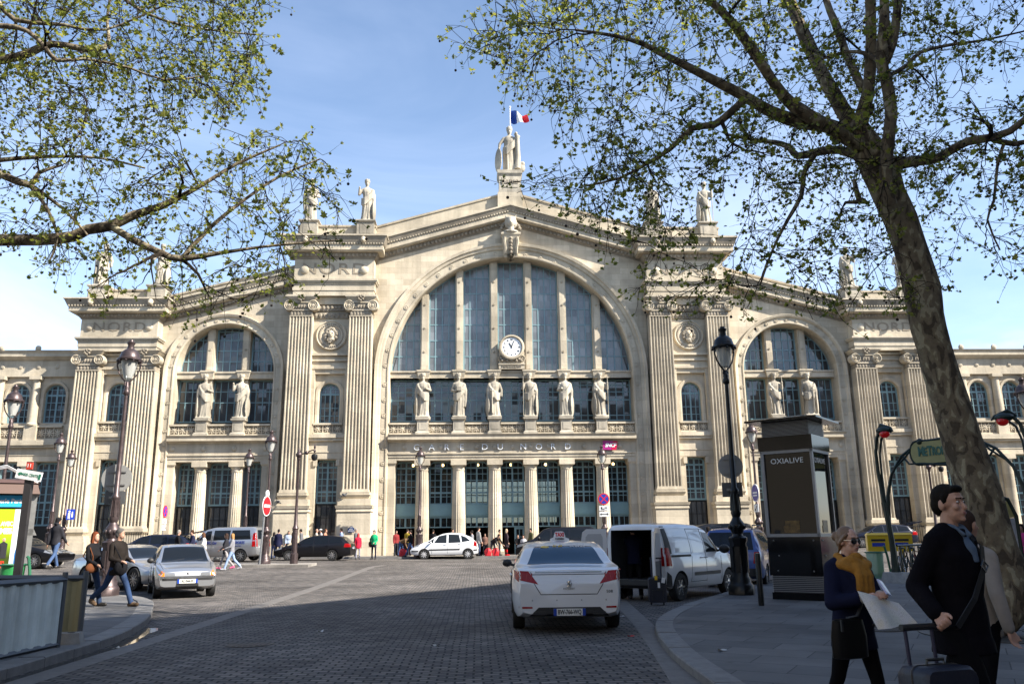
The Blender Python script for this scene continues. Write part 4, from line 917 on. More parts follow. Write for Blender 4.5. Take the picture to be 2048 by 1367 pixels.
for i, x in enumerate((-14.95, -10.8)):
    put_statue(('book', 'point')[i], x, -.55, BT+.06, 3.4, 8, ('crowned stone statue on the left inner tower, the outer one behind leaf tips', 'stone statue with shield and raised hand against open sky, left inner tower')[i], gr, False)
    put_statue(('staff', 'plain')[i], -x, -.55, BT+.06, 3.4, -8, ('stone statue on the right inner tower, the outer one veiled by leaves', 'stone statue on the right inner tower, the one nearer the flag')[i], gr, True)
for i, x in enumerate((-29.7, -25.55)):
    put_statue(('sword', 'point')[i], x, -.55, OT+.06, 3.2, 10, ('stone statue on the left end tower behind a branch, farther from the clock', 'stone statue with shield on the left end tower, nearer the clock')[i], gr, False)
    put_statue(('plain', 'staff')[i], -x, -.55, OT+.06, 3.2, -10, ('stone statue on the right end tower hidden by the tree trunk', 'stone statue on the right end tower just left of the tree trunk')[i], gr, True)
put_statue('paris', 0, .15, 28.92, 3.9, 0, 'largest crowned stone statue with round shield at the very top of the gable', gr)
# head over the keystone
g = MB(); ell(g, (0, -1.0, 24.42), (.3, .32, .42)); cone(g, (0, -.9, 23.8), (0, -.95, 24.2), .26, .2); ell(g, (0, -.8, 23.72), (.62, .36, .16)); ell(g, (0, -.93, 24.68), (.37, .36, .22)); cone(g, (0, -1.3, 24.44), (0, -1.36, 24.32), .04, .07, 6)
for s in (-1, 1): ell(g, (s*.34, -.85, 24.4), (.12, .2, .4))
for s in (-1, 1): cone(g, (s*.3, -.95, 24.78), (s*.44, -.95, 25.05), .09, .03, 6)
fuse(g, 'keystone_head', STS, STN, .05, 1)
# clock
CLK = empty('wall_clock', (0, 58.0, 15.06), 0, 'round white clock with roman dial in a carved stone surround on the middle bay', 'clock')
WHT = mat('white_enamel', (.8, .8, .78), .3); BLK = mat('black_paint', (.012, .012, .013), .4)
g = MB(); M = Matrix.Translation((0, .2, 0)) @ Matrix.Rotation(PI/2, 4, 'X')
g.lathe([(.95, -.5), (.95, .1), (.9, .2), (.8, .22), (.76, .12), (.72, .1), (.01, .1)], 36, (0, 0, 0), 0, M); g.box(-.95, .95, .25, 1.0, -1.25, -.3); g.box(-.95, .95, .15, .9, -1.62, -1.25); g.box(-.98, .98, .1, .9, -1.3, -1.22)
for k in range(9): g.sph((-.7+.175*k, .2, -.98+.12*(k % 2)), .13, 7, 5, 1)
for s in (-1, 1): volute(g, s*.8, .3, -.8, .22)
g.build('surround', [STP, STC], CLK, 30)
text('carved_date', 'MDCCCLXIV', .26, STC, CLK, (0, .13, -1.43), (PI/2, 0, 0), .02, 1)
g = MB(); g.lathe([(.72, 0), (.72, .03), (.01, .03)], 36, (0, 0, 0), 0, Matrix.Translation((0, .1, 0)) @ Matrix.Rotation(PI/2, 4, 'X')); g.build('dial', WHT, CLK, 30)
RN = ['XII', 'I', 'II', 'III', 'IIII', 'V', 'VI', 'VII', 'VIII', 'IX', 'X', 'XI']
for k in range(12):
    a = PI/2-2*PI*k/12; text('numeral', RN[k], .2, BLK, CLK, (.56*math.cos(a), .06, .56*math.sin(a)), (PI/2, -(a-PI/2), 0), .006, .75)
for nm_, L, w, a in (('hour_hand', .36, .07, R(118)), ('minute_hand', .52, .05, R(69))):
    g = MB(); g.box(-.08, L, -.01, .01, -w/2, w/2, 0, Matrix.Translation((0, .05, 0)) @ Matrix.Rotation(-a, 4, 'Y')); g.build(nm_, BLK, CLK, 0)
# flag
FL = empty('flag', (.12, 58.6, 28.9), 0, 'blue white and red tricolour flag flying from a white pole above the top statue', 'flag')
g = MB(); g.tube([(0, 0, 0), (0, 0, 5.9)], .05, 8); g.sph((0, 0, 5.95), .09, 8, 6); g.build('pole', WHT, FL)
cols = [mat('flag_blue', (.01, .06, .32), .8), mat('flag_white', (.75, .75, .75), .8), mat('flag_red', (.6, .015, .03), .8)]
for i, nm_ in enumerate(('blue_band', 'white_band', 'red_band')):
    g = MB(); fn = lambda u, v: (.05+.5*(i+u)-.06*v*(i+u), .28*math.sin(3.1*(i+u)+v*1.2), 5.75-1.25*(1-v)*(1-.11*(i+u))-.21*(i+u)*(.35+.65*v)+.08*math.sin(2.6*(i+u)+1))
    g.grid(fn, 8, 8); g.build(nm_, cols[i], FL, 80)
# rail company sign
SG = empty('logo_sign', (6.98, 57.8, 7.78), 0, 'purple and red slanted plate with white letters at the right end of the station name', 'sign')
m = mat('magenta_plate', (.36, .02, .19), .35); g = MB(); g.prism([(-.56, -.3), (.42, -.33), (.54, .3), (-.52, .34)], 0, .06); g.build('plate', m, SG, 0)
g = MB(); g.prism([(.05, -.318), (.42, -.33), (.54, .3), (.2, .312)], -.004, .001); g.build('red_end', mat('red_plate', (.5, .01, .06), .35), SG, 0)
text('logo_letters', 'SNCF', .36, WHT, SG, (0, -.012, 0), (PI/2, 0, 0), .006, .95, .92, shear=.25, bold=.012)
# ------------------------------------------------------------------ street lamps
LPB = mat('lamp_brown_iron', (.075, .055, .055), .42, .55, var=(9, .35)); LPK = mat('lamp_black_iron', (.012, .014, .016), .32, .5, var=(9, .3))
GLB = glass_mat('lantern_glass', (.55, .55, .52), .35, .15)
GRS = mat('lantern_lining', (.62, .62, .6), .5)
def make_lamp(iron):
    t = empty('street_lamp')
    g = MB(); seg = 10
    g.lathe([(.34, 0), (.34, .2), (.3, .26), (.27, .3), (.27, .38), (.22, .46), (.215, 1.28), (.245, 1.34), (.25, 1.42), (.2, 1.46)], 8, (0, 0, 0), 0, None, PI/8)
    for k in range(8):
        a = PI/4*k; g.box(.195, .222, -.06, .06, .55, 1.2, 0, Matrix.Rotation(a, 4, 'Z'))
    g.lathe([(.15, 1.46), (.13, 1.52), (.17, 1.6), (.215, 1.72), (.2, 1.78), (.13, 1.88), (.1, 1.95)], 12)
    for k in range(10):
        a = 2*PI*k/10; g.sph((.19*math.cos(a), .19*math.sin(a), 1.7), .045, 6, 5, 0, None, (1, 1, 1.5))
    g.build('base', iron, t, 40)
    g = MB(); g.lathe([(.1, 1.95), (.135, 2.05), (.125, 2.12), (.13, 2.2), (.1, 2.55), (.12, 2.6), (.12, 2.66), (.075, 2.72), (.062, 4.0), (.052, 5.5), (.09, 5.54), (.095, 5.62), (.065, 5.68), (.08, 5.74), (.05, 5.8), (.03, 5.9)], 12)
    for k in range(8):
        a = 2*PI*k/8; g.tube([(.13*math.cos(a), .13*math.sin(a), 2.12), (.105*math.cos(a), .105*math.sin(a), 2.55)], .018, 5)
    g.build('pole', iron, t, 40)
    g = MB()
    for s in (-1, 1):
        pts = [(0, 0, 5.72), (s*.07, 0, 5.82), (s*.05, 0, 5.9), (s*.14, 0, 5.99), (s*.245, 0, 6.15), (s*.31, 0, 6.36), (s*.29, 0, 6.5)]
        g.tube(pts, [.03, .028, .024, .024, .022, .02, .02], 6); g.sph((s*.3, 0, 6.42), .035, 6, 5)
    g.build('bracket', iron, t, 40)
    g = MB(); g.lathe([(.06, 5.97), (.11, 6.0), (.17, 6.2), (.225, 6.5), (.23, 6.54)], 14); lg = g.build('lantern', GLB, t, 40)
    g = MB(); g.lathe([(.03, 6.1), (.05, 6.2), (.04, 6.4)], 8); g.build('bulb', GRS, lg)
    g = MB(); g.lathe([(.30, 6.5), (.335, 6.53), (.335, 6.57), (.28, 6.6), (.265, 6.66), (.235, 6.76), (.15, 6.84), (.1, 6.87), (.085, 6.98), (.11, 7.02), (.115, 7.06), (.07, 7.08), (.06, 7.13), (.01, 7.14)], 16)
    for k in range(10):
        a = 2*PI*k/10; g.sph((.31*math.cos(a), .31*math.sin(a), 6.49), .04, 6, 4, 0, None, (1, 1, .8))
    g.build('hood', iron, t, 40)
    return t
LB, LK_ = make_lamp(LPB), make_lamp(LPK); used = set()
def put_lamp(proto, x, y, h, label, rz=0, lean=0):
    o = proto if proto.name not in used else copy_tree(proto); used.add(proto.name)
    z = gz(x, y)+.1; o.location = (x, y, z); k = (h-z)/7.14; o.scale = (k, k, k); o.rotation_euler = (0, 0, rz)
    return tag(o, label, 'street lamp', 'cast iron lantern street lamps')
put_lamp(LK_, 3.83, 20.45, 6.86, 'tall black lantern street lamp beside the dark advertising column and white van', .3)
put_lamp(LB, -12.62, 23.3, 7.2, 'large brown lantern street lamp behind the couple on the left pavement', .4)
put_lamp(LB, -18.9, 29, 6.95, 'brown lantern street lamp rising behind the newspaper kiosk', .2)
put_lamp(LB, -25.6, 46, 7.4, 'brown lantern street lamp left of the end tower, nearer of the close pair', .5)
put_lamp(LB, -28.6, 53.6, 7.3, 'brown lantern street lamp carrying the blue pedestrian sign')
put_lamp(LB, -17.15, 53, 7.2, 'brown lantern street lamp rising behind the silver minibus')
put_lamp(LB, -13.28, 42.75, 7.05, 'brown lantern street lamp on the island behind the no entry sign', .2)
put_lamp(LB, -6.3, 54, 7.36, 'brown lantern street lamp behind the bonnet of the white hatchback')
put_lamp(LB, 5.75, 54, 7.37, 'brown lantern street lamp above the white van doors with no stopping sign', .2)
put_lamp(LB, 13.22, 46, 7.85, 'lantern street lamp left of the advertising column with blue round sign', .3)
put_lamp(LB, 17.75, 29, 7.1, 'lantern street lamp cut by the right edge above the metro arch', .2)

def camera_post(x, y, label):
    z = gz(x, y)+.1; t = empty('camera_post', (x, y, z), 0, label, 'camera post', 'posts with surveillance cameras')
    g = MB(); g.lathe([(.2, 0), (.2, .5), (.14, .55), (.13, 1.7), (.17, 1.75), (.1, 1.9), (.07, 3.0), (.055, 5.2), (.09, 5.25), (.09, 5.35)], 10); g.build('pole', LPB, t)
    g = MB(); g.sph((0, 0, 5.5), .17, 10, 8); g.lathe([(.1, 5.6), (.03, 5.8), (.01, 5.9)], 8); g.build('finial', LPB, t)
    g = MB(); g.tube([(0, 0, 5.5), (.35, 0, 5.6), (.7, 0, 5.75), (.8, 0, 5.75)], [.05, .04, .035, .03], 6); g.sph((.4, 0, 5.6), .1, 8, 6); g.lathe([(.02, 6.05), (.06, 5.9), (.03, 5.8), (.07, 5.7), (.03, 5.6)], 8, (.8, 0, 0)); g.build('arm', LPB, t)
    g = MB(); g.lathe([(.05, 5.55), (.15, 5.5), (.17, 5.36), (.12, 5.22), (.01, 5.18)], 10, (.8, 0, 0)); g.build('camera_dome', IRON, t)
    return t
camera_post(-11.87, 43.0, 'brown post with camera dome on its side arm beside the no entry sign')
p = camera_post(20.0, 40, 'thin dark post with camera dome seen under the metro sign'); p.scale = (.78, .78, .78)

# ------------------------------------------------------------------ traffic signs
SW = mat('sign_white', (.75, .75, .74), .4); SR = mat('sign_red', (.62, .012, .02), .4); SB = mat('sign_blue', (.012, .045, .38), .4); SGY = mat('sign_back_grey', (.30, .30, .29), .5, .3, var=(3, .15)); SGD = mat('sign_back_dark', (.10, .105, .11), .5, .3)
PST = mat('galvanised_post', (.28, .28, .28), .45, .7)
def disc(g, r, y0, y1, c=(0, 0), mi=0, seg=28, r0=.001):
    g.lathe([(r, -y1), (r, -y0), (max(r0, .001), -y0)] if r0 < .01 else [(r0, -y1), (r, -y1), (r, -y0), (r0, -y0)], seg, (0, 0, 0), mi, Matrix.Translation((c[0], 0, c[1])) @ Matrix.Rotation(PI/2, 4, 'X'))
def sign(loc, rz, label, r=.33): return empty('road_sign', loc, rz, label, 'road sign')
zi = gz(-13.4, 42.4)
t = sign((-13.2, 42.3, zi+.1), R(80), 'red round no entry sign with white bar on the island lamp')
g = MB(); disc(g, .5, 0, .03, (0, 2.86)); g.build('plate', SW, t); g = MB(); disc(g, .46, -.006, .0, (0, 2.86)); g.build('red_disc', SR, t)
g = MB(); g.box(-.34, .34, -.015, -.006, 2.79, 2.93); g.build('white_bar', SW, t, 0); g = MB(); g.cyl((-.25, .1, 0), (0, .06, 3.6), .045, 8); g.build('post', PST, t)
g = MB(); disc(g, .2, 0, .03, (.02, 3.45)); g.build('upper_plate', SW, t)
def no_stop(loc, rz, label, r, pole=True, h=2.6):
    t = sign(loc, rz, label); g = MB(); disc(g, r, 0, .03, (0, h)); g.build('red_rim', SR, t); g = MB(); disc(g, r*.82, -.006, 0, (0, h)); g.build('blue_disc', SB, t)
    g = MB()
    for a in (1, -1): g.box(-r*.8, r*.8, -.013 if a > 0 else -.015, -.006, -r*.09, r*.09, 0, Matrix.Translation((0, 0, h)) @ Matrix.Rotation(a*PI/4, 4, 'Y'))
    g.build('red_cross', SR, t, 0)
    for j in range(2):
        g = MB(); z = h-r-.22-.38*j; g.box(-r*.85, r*.85, 0, .02, z-.16, z+.16); b = g.build('lower_plate', SW, t, 0)
        g = MB()
        if j: g.box(-.2, .2, -.008, 0, z-.02, z+.02); g.prism([(-.28, z), (-.18, z-.08), (-.18, z+.08)], -.008, 0); g.prism([(.28, z), (.18, z+.08), (.18, z-.08)], -.008, 0)
        else: g.box(-.2, -.12, -.008, 0, z-.06, z+.08); g.box(-.1, .02, -.008, 0, z-.06, z-.02); g.box(.04, .2, -.008, 0, z, z+.06); g.box(-.2, .2, -.007, 0, z-.11, z-.09)
        g.build('marking', BLK, b, 0)
    if pole: g = MB(); g.cyl((0, .06, 0), (0, .06, h+.1), .035, 8); g.build('post', PST, t)
    return t
no_stop((5.72, 53.7, gz(5.7, 53.7)+.1), R(-4), 'round blue no stopping sign with red cross above the white van door', .37, False, 3.55)
p = at(331, 1022, 51); no_stop((p.x, 51, gz(p.x, 51)), R(90), 'round blue no stopping sign at the left end tower, seen edge on', .36, True, p.z-gz(p.x, 51))
p = at(141, 1028, 53.2); t = sign((p.x, 53.2, p.z), R(10), 'square blue pedestrian sign with white figures on a lamp')
g = MB(); g.box(-.24, .24, 0, .03, -.32, .32); g.build('plate', SB, t, 0)
for dx_, s in ((-.08, 1), (.1, .7)):
    g = MB(); g.sph((dx_, -.01, .18*s), .06*s, 8, 6, 0, None, (1, .3, 1)); g.box(dx_-.06*s, dx_+.06*s, -.012, 0, -.06*s, .11*s); g.box(dx_-.06*s, dx_-.015*s, -.012, 0, -.26*s, -.06*s); g.box(dx_+.015*s, dx_+.06*s, -.012, 0, -.26*s, -.06*s); g.build('white_figure', SW, t, 20)
def sign_back(loc, rz, r, w, h, zc, zs, label):
    t = sign(loc, rz, label); g = MB(); disc(g, r, 0, .03, (0, zc)); g.build('round_plate', SGY, t); g = MB(); g.box(-w/2, w/2, 0, .03, zs-h/2, zs+h/2); g.build('square_plate', SGD, t, 0)
    g = MB(); g.box(-r*.6, r*.6, -.03, 0, zc-.2, zc-.16); g.box(-r*.6, r*.6, -.03, 0, zc+.16, zc+.2); g.box(-.14, .14, -.06, 0, zs-.03, zs+.03); g.build('bracket', PST, t, 0)
sign_back((-12.72, 23.46, .1), R(8), .4, .52, .36, 3.15, 2.62, 'grey round and square sign backs on the lamp behind the couple')
sign_back((3.83, 20.6, .1), R(-10), .31, .5, .36, 3.12, 2.53, 'grey round and dark square sign backs on the black lamp')
p = at(1510, 985, 45.6); t = sign((p.x, 45.6, p.z), R(-86), 'blue and white oval sign with arrow plate on the lamp by the advertising column')
g = MB(); disc(g, .5, 0, .03); g.build('rim', SW, t); g = MB(); disc(g, .44, -.006, 0); g.build('blue_disc', mat('sign_violet', (.08, .07, .3), .4), t); g = MB(); g.box(-.3, .3, -.012, -.006, -.03, .06); g.box(-.25, .25, -.012, -.006, -.18, -.1); g.build('white_bar', SW, t, 0)
g = MB(); g.box(-.3, .3, 0, .03, -1.05, -.62); pl = g.build('arrow_plate', SW, t, 0); g = MB(); g.box(-.15, .15, -.01, 0, -.03, .03, 0, Matrix.Translation((0, 0, -.83)) @ Matrix.Rotation(R(-50), 4, 'Y')); g.prism([(-.16, -.98), (-.02, -.98), (-.16, -.84)], -.012, 0); g.build('arrow', BLK, pl, 0)
p = at(702, 1058, 56.6); t = empty('street_nameplate', (p.x, 56.62, p.z), 0, 'small blue street nameplate with arched top on the tower plinth', 'nameplate'); t.scale = (.72, 1, .72)
g = MB(); g.prism([(-.3, -.26), (.3, -.26), (.3, .14), (.18, .16), (.12, .3), (-.12, .3), (-.18, .16), (-.3, .14)], 0, .03); g.build('plate', mat('enamel_blue', (.01, .035, .12), .3), t, 0)
for z, s, b in ((.2, .11, '10e Arrt'), (.03, .15, 'RUE DE'), (-.13, .15, 'DUNKERQUE')): text('lettering', b, s, SW, t, (0, -.006, z), (PI/2, 0, 0), .003, .6)
# direction sign
DG = mat('direction_green', (.02, .16, .10), .4)
t = empty('direction_sign', (-13.9, 20, .12), 0, 'white and green direction arrow sign on a dark post at the left edge', 'direction sign')
P_ = at(60, 950, 20); t.location = (P_.x, 20, 0)
H_ = P_.z
g = MB(); g.box(-.08, .08, -.06, .06, 0, H_+.32); g.build('post', mat('dark_post', (.03, .028, .03), .4), t, 0)
g = MB(); g.prism([(-.3, -.11), (.3, -.11), (.3, .11), (-.3, .11)], -.1, -.06, 0, Matrix.Translation((.02, 0, H_)) @ Matrix.Rotation(R(10), 4, 'Y')); pl = g.build('arrow_plate', SW, t, 0)
text('lettering', 'PARIS CENTRE', .1, DG, t, (.06, -.104, H_-.006), (PI/2, R(10), 0), .003, .72)
g = MB(); g.prism([(-.26, .0), (-.2, -.05), (-.2, .05)], -.106, -.1, 0, Matrix.Translation((.02, 0, H_)) @ Matrix.Rotation(R(10), 4, 'Y')); g.box(-.2, -.14, -.106, -.1, -.015, .015, 0, Matrix.Translation((.02, 0, H_)) @ Matrix.Rotation(R(10), 4, 'Y')); g.build('arrow', DG, pl, 0); g = MB(); g.box(.24, .29, -.106, -.1, -.07, .06, 0, Matrix.Translation((.02, 0, H_)) @ Matrix.Rotation(R(10), 4, 'Y')); g.build('pictogram', DG, pl, 0)
g = MB(); g.box(-.06, .08, -.1, -.06, H_+.14, H_+.3); g.build('number_plate', mat('sign_orange_red', (.5, .05, .03), .4), t, 0); text('number', '11', .12, SW, t, (.01, -.104, H_+.22), (PI/2, 0, 0), .003)

# ------------------------------------------------------------------ newspaper kiosk
KX, KY = at(70, 1070, 27).x, 27.0
t = empty('newspaper_kiosk', (KX, KY, 0), R(28), 'brown roofed newspaper kiosk with blue header and green film poster', 'kiosk')
ALU = mat('brushed_metal', (.42, .42, .41), .35, .8, var=(6, .15)); BRN = mat('brown_roof_metal', (.10, .055, .04), .5)
g = MB(); g.box(-2.6, -.28, 0, 1.8, .1, 3.0); g.build('booth', mat('kiosk_dark', (.05, .045, .04), .5), t, 0)
g = MB(); g.fr(-2.8, .0, -.35, 2, -2.7, -.1, -.25, 1.9, 3.02, 3.35); g.fr(-2.75, -.05, -.3, 1.95, -2.2, -.5, .2, 1.5, 3.35, 3.5); g.build('roof', BRN, t, 0)
g = MB()
for i in range(3): g.tube([(-2.6, -.1+.5*i, 3.5), (-1.0, -.1+.5*i, 3.9), (-.1, -.1+.5*i, 3.4)], .025, 6)
g.build('roof_rail', ALU, t)
g = MB(); g.box(-.26, -.06, -.14, .1, .1, 3.0); g.box(-.32, 0, -.2, .16, .1, .2); g.fr(-.22, .04, -.14, .4, -.2, -.06, -.14, .4, 1.75, 1.95); g.build('corner_post', ALU, t, 0)
for k in range(3): g = MB(); g.sph((-.28+.12*k, -.22, .24), .03, 6, 5); g.build('bolt', PST, t)
g = MB(); g.box(-2.6, -.3, -.1, 0, 2.62, 2.98); hd = g.build('header', mat('header_blue', (.03, .33, .62), .35), t, 0)
for x in (-1.25, -.58): text('header_lettering', 'le Parisien', .19, SW, hd, (x, -.106, 2.8), (PI/2, 0, 0), .004, .9, bold=.005)
# film poster
def poster_mat():
    m = bpy.data.materials.new('poster_green'); m.use_nodes = True; nt = m.node_tree; L = nt.links.new; b = nt.nodes['Principled BSDF']; b.inputs['Roughness'].default_value = .25
    tc = nd(nt, 'ShaderNodeTexCoord'); s = nd(nt, 'ShaderNodeSeparateXYZ'); L(tc.outputs['Object'], s.inputs[0])
    r = nd(nt, 'ShaderNodeValToRGB'); r.color_ramp.elements[0].color = (.04, .06, .01, 1); r.color_ramp.elements[1].color = (.33, .55, .02, 1); r.color_ramp.elements[0].position = .25; r.color_ramp.elements[1].position = .6
    mr = nd(nt, 'ShaderNodeMapRange'); mr.inputs[1].default_value = .6; mr.inputs[2].default_value = 2.55; L(s.outputs[2], mr.inputs[0]); L(mr.outputs[0], r.inputs[0]); L(r.outputs[0], b.inputs['Base Color']); return m
g = MB(); g.box(-1.6, -.62, -.09, 0, .55, 2.55); po = g.build('film_poster', poster_mat(), t, 0)
g = MB(); g.box(-.62, -.3, -.09, 0, .55, 2.55); p2 = g.build('second_poster', mat('poster_pale', (.6, .68, .7), .25), t, 0)
text('poster_lettering', 'UN TRUC AVEC', .18, SW, po, (-1.1, -.096, 2.1), (PI/2, 0, 0), .004, .72, bold=.008); text('poster_lettering', 'LES FEMMES', .23, SW, po, (-1.12, -.096, 1.88), (PI/2, 0, 0), .004, .8, bold=.012)
text('poster_lettering', 'ENIS', .28, mat('poster_red', (.6, .04, .02), .3), po, (-1.02, -.096, .87), (PI/2, 0, 0), .004, 1, bold=.012)
for x, z, c in ((-1.42, 1.2, (.03, .1, .3)), (-1.22, 1.35, (.05, .03, .03)), (-.98, 1.36, (.02, .02, .02)), (-.82, 1.42, (.03, .03, .035))):
    g = MB(); g.sph((x, -.09, z+.2), .05, 8, 6, 0, None, (1, .2, 1.2)); g.build('printed_face', mat('poster_skin', (.45, .24, .16), .4), po); g = MB(); g.prism([(x-.1, z-.35), (x+.1, z-.35), (x+.11, z+.08), (x, z+.16), (x-.11, z+.08)], -.097, -.088); g.build('printed_figure', mat('poster_c%d' % int(c[0]*100+c[2]*1000), c, .3), po, 0)
g = MB(); g.prism([(-.5, .6), (-.4, .6), (-.33, 1.4), (-.42, 1.7), (-.5, 1.2)], -.096, -.088); g.build('printed_leg', mat('poster_blue', (.02, .14, .4), .3), p2, 0); g = MB(); g.prism([(-.42, 1.7), (-.36, 1.7), (-.34, 2.0), (-.4, 2.0)], -.096, -.088); g.build('printed_arm', MATS['poster_skin'], p2, 0)

# ------------------------------------------------------------------ advertising column (dark glass)
GLK = mat('gloss_black', (.005, .005, .006), .12, coat=.12, spec=.25); FRM = mat('satin_grey_frame', (.24, .25, .27), .4, .4); LOU = mat('louvre_dark', (.045, .048, .052), .45, .4)
SCRN = glass_mat('display_glass', (.008, .007, .006), 0, .04, .004)
t = empty('advertising_column', (4.86, 18.95, .1), R(-40.5), 'tall square black glass display column with louvred top and flat roof', 'display column')
w = .60
def ring4(nm, a, z0, z1, m, parent=t):
    g = MB(); g.box(-a, a, -a, a, z0, z1); return g.build(nm, m, parent, 0)
ring4('plinth', w*.98, 0, .15, GLK); ring4('lower_louvre', w*.93, .15, .52, LOU)
g = MB()
for k in range(9):
    for M in [Matrix.Rotation(PI/2*i, 4, 'Z') for i in range(4)]: g.box(-w*.94, w*.94, -w*.965, -w*.93, .17+.04*k, .185+.04*k, 0, M)
g.build('louvre_slats', FRM, t, 0)
lp = ring4('lower_panel', w, .52, 1.36, GLK)
g = MB()
for i in range(4):
    for x, z in ((-.45, 1.28), (.45, 1.28), (-.35, .95), (-.4, .62), (.4, .62)): g.sph((x, -w-.004, z), .018, 6, 5, 0, Matrix.Rotation(PI/2*i, 4, 'Z'))
g.build('bolts', PST, lp)
ring4('core', w-.05, 1.36, 3.28, SCRN)
for i in range(4):
    M = Matrix.Rotation(PI/2*i, 4, 'Z'); g = MB()
    g.box(-w-.005, w+.005, -w-.005, -w+.05, 1.36, 1.43, 0, M); g.box(-w-.005, w+.005, -w-.005, -w+.05, 3.24, 3.31, 0, M); g.box(-w-.004, -w+.075, -w-.004, -w+.05, 1.43, 3.24, 0, M); g.box(w-.05, w-.003, -w-.003, -w+.05, 1.43, 3.24, 0, M); g.build('frame', FRM, t, 0)
    a = PI/2*i; text('lettering', 'OXIALIVE', .17, SW, t, (math.sin(a)*(w-.035), -math.cos(a)*(w-.035), 3.06), (PI/2, 0, a), .003, 1.05, 1.0)
    g = MB(); g.box(-.16, .16, -w+.042, -w+.05, 1.45, 1.72, 0, M); g.box(-.2, -.12, -w+.04, -w+.05, 1.45, 1.6, 0, M); g.build('displayed_picture', mat('display_picture', (.12, .07, .02), .4, var=(9, .8)), t, 0)
ring4('black_band', w+.03, 3.31, 3.63, GLK)
lv = ring4('louvre_box', w-.06, 3.63, 3.98, LOU); g = MB()
for k in range(11):
    for M in [Matrix.Rotation(PI/2*i, 4, 'Z') for i in range(4)]: g.box(-w+.05, w-.05, -w+.035, -w+.06, 3.645+.03*k, 3.655+.03*k, 0, M)
g.build('louvre_slats', FRM, lv, 0)
g = MB(); g.fr(-.84, .84, -.84, .84, -.84, .84, -.84, .84, 3.98, 4.02); g.fr(-.84, .84, -.84, .84, -.3, .3, -.3, .3, 4.02, 4.12); g.build('roof', GLK, t, 0)

# bollard
p = gnd(1523, 1210, .1); t = empty('bollard', p, 0, 'plain black cylindrical bollard on the pavement before the advertising column', 'bollard')
g = MB(); g.lathe([(.06, 0), (.06, 1.0), (.05, 1.04), (.01, 1.05)], 14); g.build('shaft', LPK, t); g = MB(); g.lathe([(.063, .86), (.063, .9)], 14); g.build('band', IRON, t)

# ------------------------------------------------------------------ metro entrance
GRN = mat('metro_green_iron', (.006, .018, .014), .45, .2, var=(8, .4)); MY = mat('metro_sign_cream', (.27, .245, .09), .5, var=(5, .15)); MG = mat('metro_letter_green', (.01, .09, .06), .4)
REDL = mat('metro_red_glass', (.22, .003, .004), .15, emit=((.8, .01, .01), .04))
A = gnd(1796, 1172, 0); B = Vector((11.75, 21.0, 0)); ang = math.atan2(B.y-A.y, B.x-A.x); Ln = (B-A).length
t = empty('metro_entrance', (A.x, A.y, .1), ang, 'green cast iron metro entrance arch with cream sign and two red lamps', 'metro entrance')
def stem(x0, s):
    g = MB()
    g.tube([(x0, 0, .2), (x0, 0, .5), (x0-.02*s, 0, 1.1), (x0-.07*s, 0, 1.9), (x0-.12*s, 0, 2.4)], [.16, .11, .085, .075, .06], 8)
    for q, (dx_, dy) in enumerate(((-.08, .0), (.0, .05), (.06, -.04))): g.tube([(x0+dx_, dy, .25), (x0+dx_*.7, dy, 1.2), (x0+dx_-.1*s, dy, 2.3)], [.05, .035, .03], 6)
    g.tube([(x0-.12*s, 0, 2.3), (x0-.2*s, 0, 3.2), (x0-.2*s, 0, 3.8), (x0-.12*s, 0, 4.2), (x0+.02*s, -.05, 4.42), (x0+.18*s, -.1, 4.42)], [.065, .055, .05, .05, .06, .07], 8)
    g.tube([(x0-.1*s, .03, 2.2), (x0-.12*s, .05, 3.1), (x0-.1*s, .05, 3.75), (x0-.0*s, .03, 4.15), (x0+.14*s, -.05, 4.3)], [.04, .035, .03, .035, .04], 6)
    g.build('stem', GRN, t)
    g = MB(); c = (x0+.2*s, -.12, 4.4); g.sph(c, .2, 10, 8, 0, None, (1.25, 1, .62)); g.tube([(c[0]-.25*s, 0, 4.42), (c[0]-.1*s, -.1, 4.56), (c[0]+.22*s, -.16, 4.44), (c[0]+.3*s, -.2, 4.34)], [.05, .07, .05, .02], 8); g.build('lamp_hood', GRN, t)
    g = MB(); g.sph((x0+.23*s, -.18, 4.3), .14, 12, 8, 0, None, (1.1, .95, .95)); g.build('red_lamp', REDL, t)
    g = MB(); g.fr(x0-.4, x0+.4, -.28, .28, x0-.3, x0+.3, -.2, .2, -.1, .3); g.build('stone_foot', mat('foot_stone', (.3, .29, .27), .8, var=(6, .2)), t, 0)
stem(0, 1); stem(Ln, -1)
g = MB()
for s, x0 in ((1, 0), (-1, Ln)):
    q = [(x0-.05*s, 0, 1.7), (x0+.02*s, 0, 2.5), (x0+.2*s, 0, 3.1), (x0+.55*s, 0, 3.6), (x0+.95*s, 0, 3.86), (x0+1.35*s, 0, 3.98)]
    g.tube(q, [.07, .055, .045, .042, .04, .04], 8); g.tube([(x0+.6*s, 0, 3.62), (x0+.78*s, -.02, 3.36), (x0+1.0*s, -.02, 3.36), (x0+1.25*s, -.02, 3.34)], [.035, .03, .03, .04], 6); g.tube([(x0+.3*s, 0, 3.25), (x0+.7*s, -.02, 3.58), (x0+.84*s, -.02, 3.75)], .03, 6); g.sph((x0+1.15*s, 0, 3.98), .1, 8, 6)
g.tube([(1.3, 0, 3.98), (Ln/2, 0, 4.02), (Ln-1.3, 0, 3.98)], [.04, .045, .04], 8); g.tube([(1.2, -.02, 3.34), (Ln/2, -.02, 3.27), (Ln-1.2, -.02, 3.34)], [.04, .045, .04], 8)
g.build('arch', GRN, t)
hw = (Ln-1.9)/2; cxm = Ln/2; g = MB(); out = []
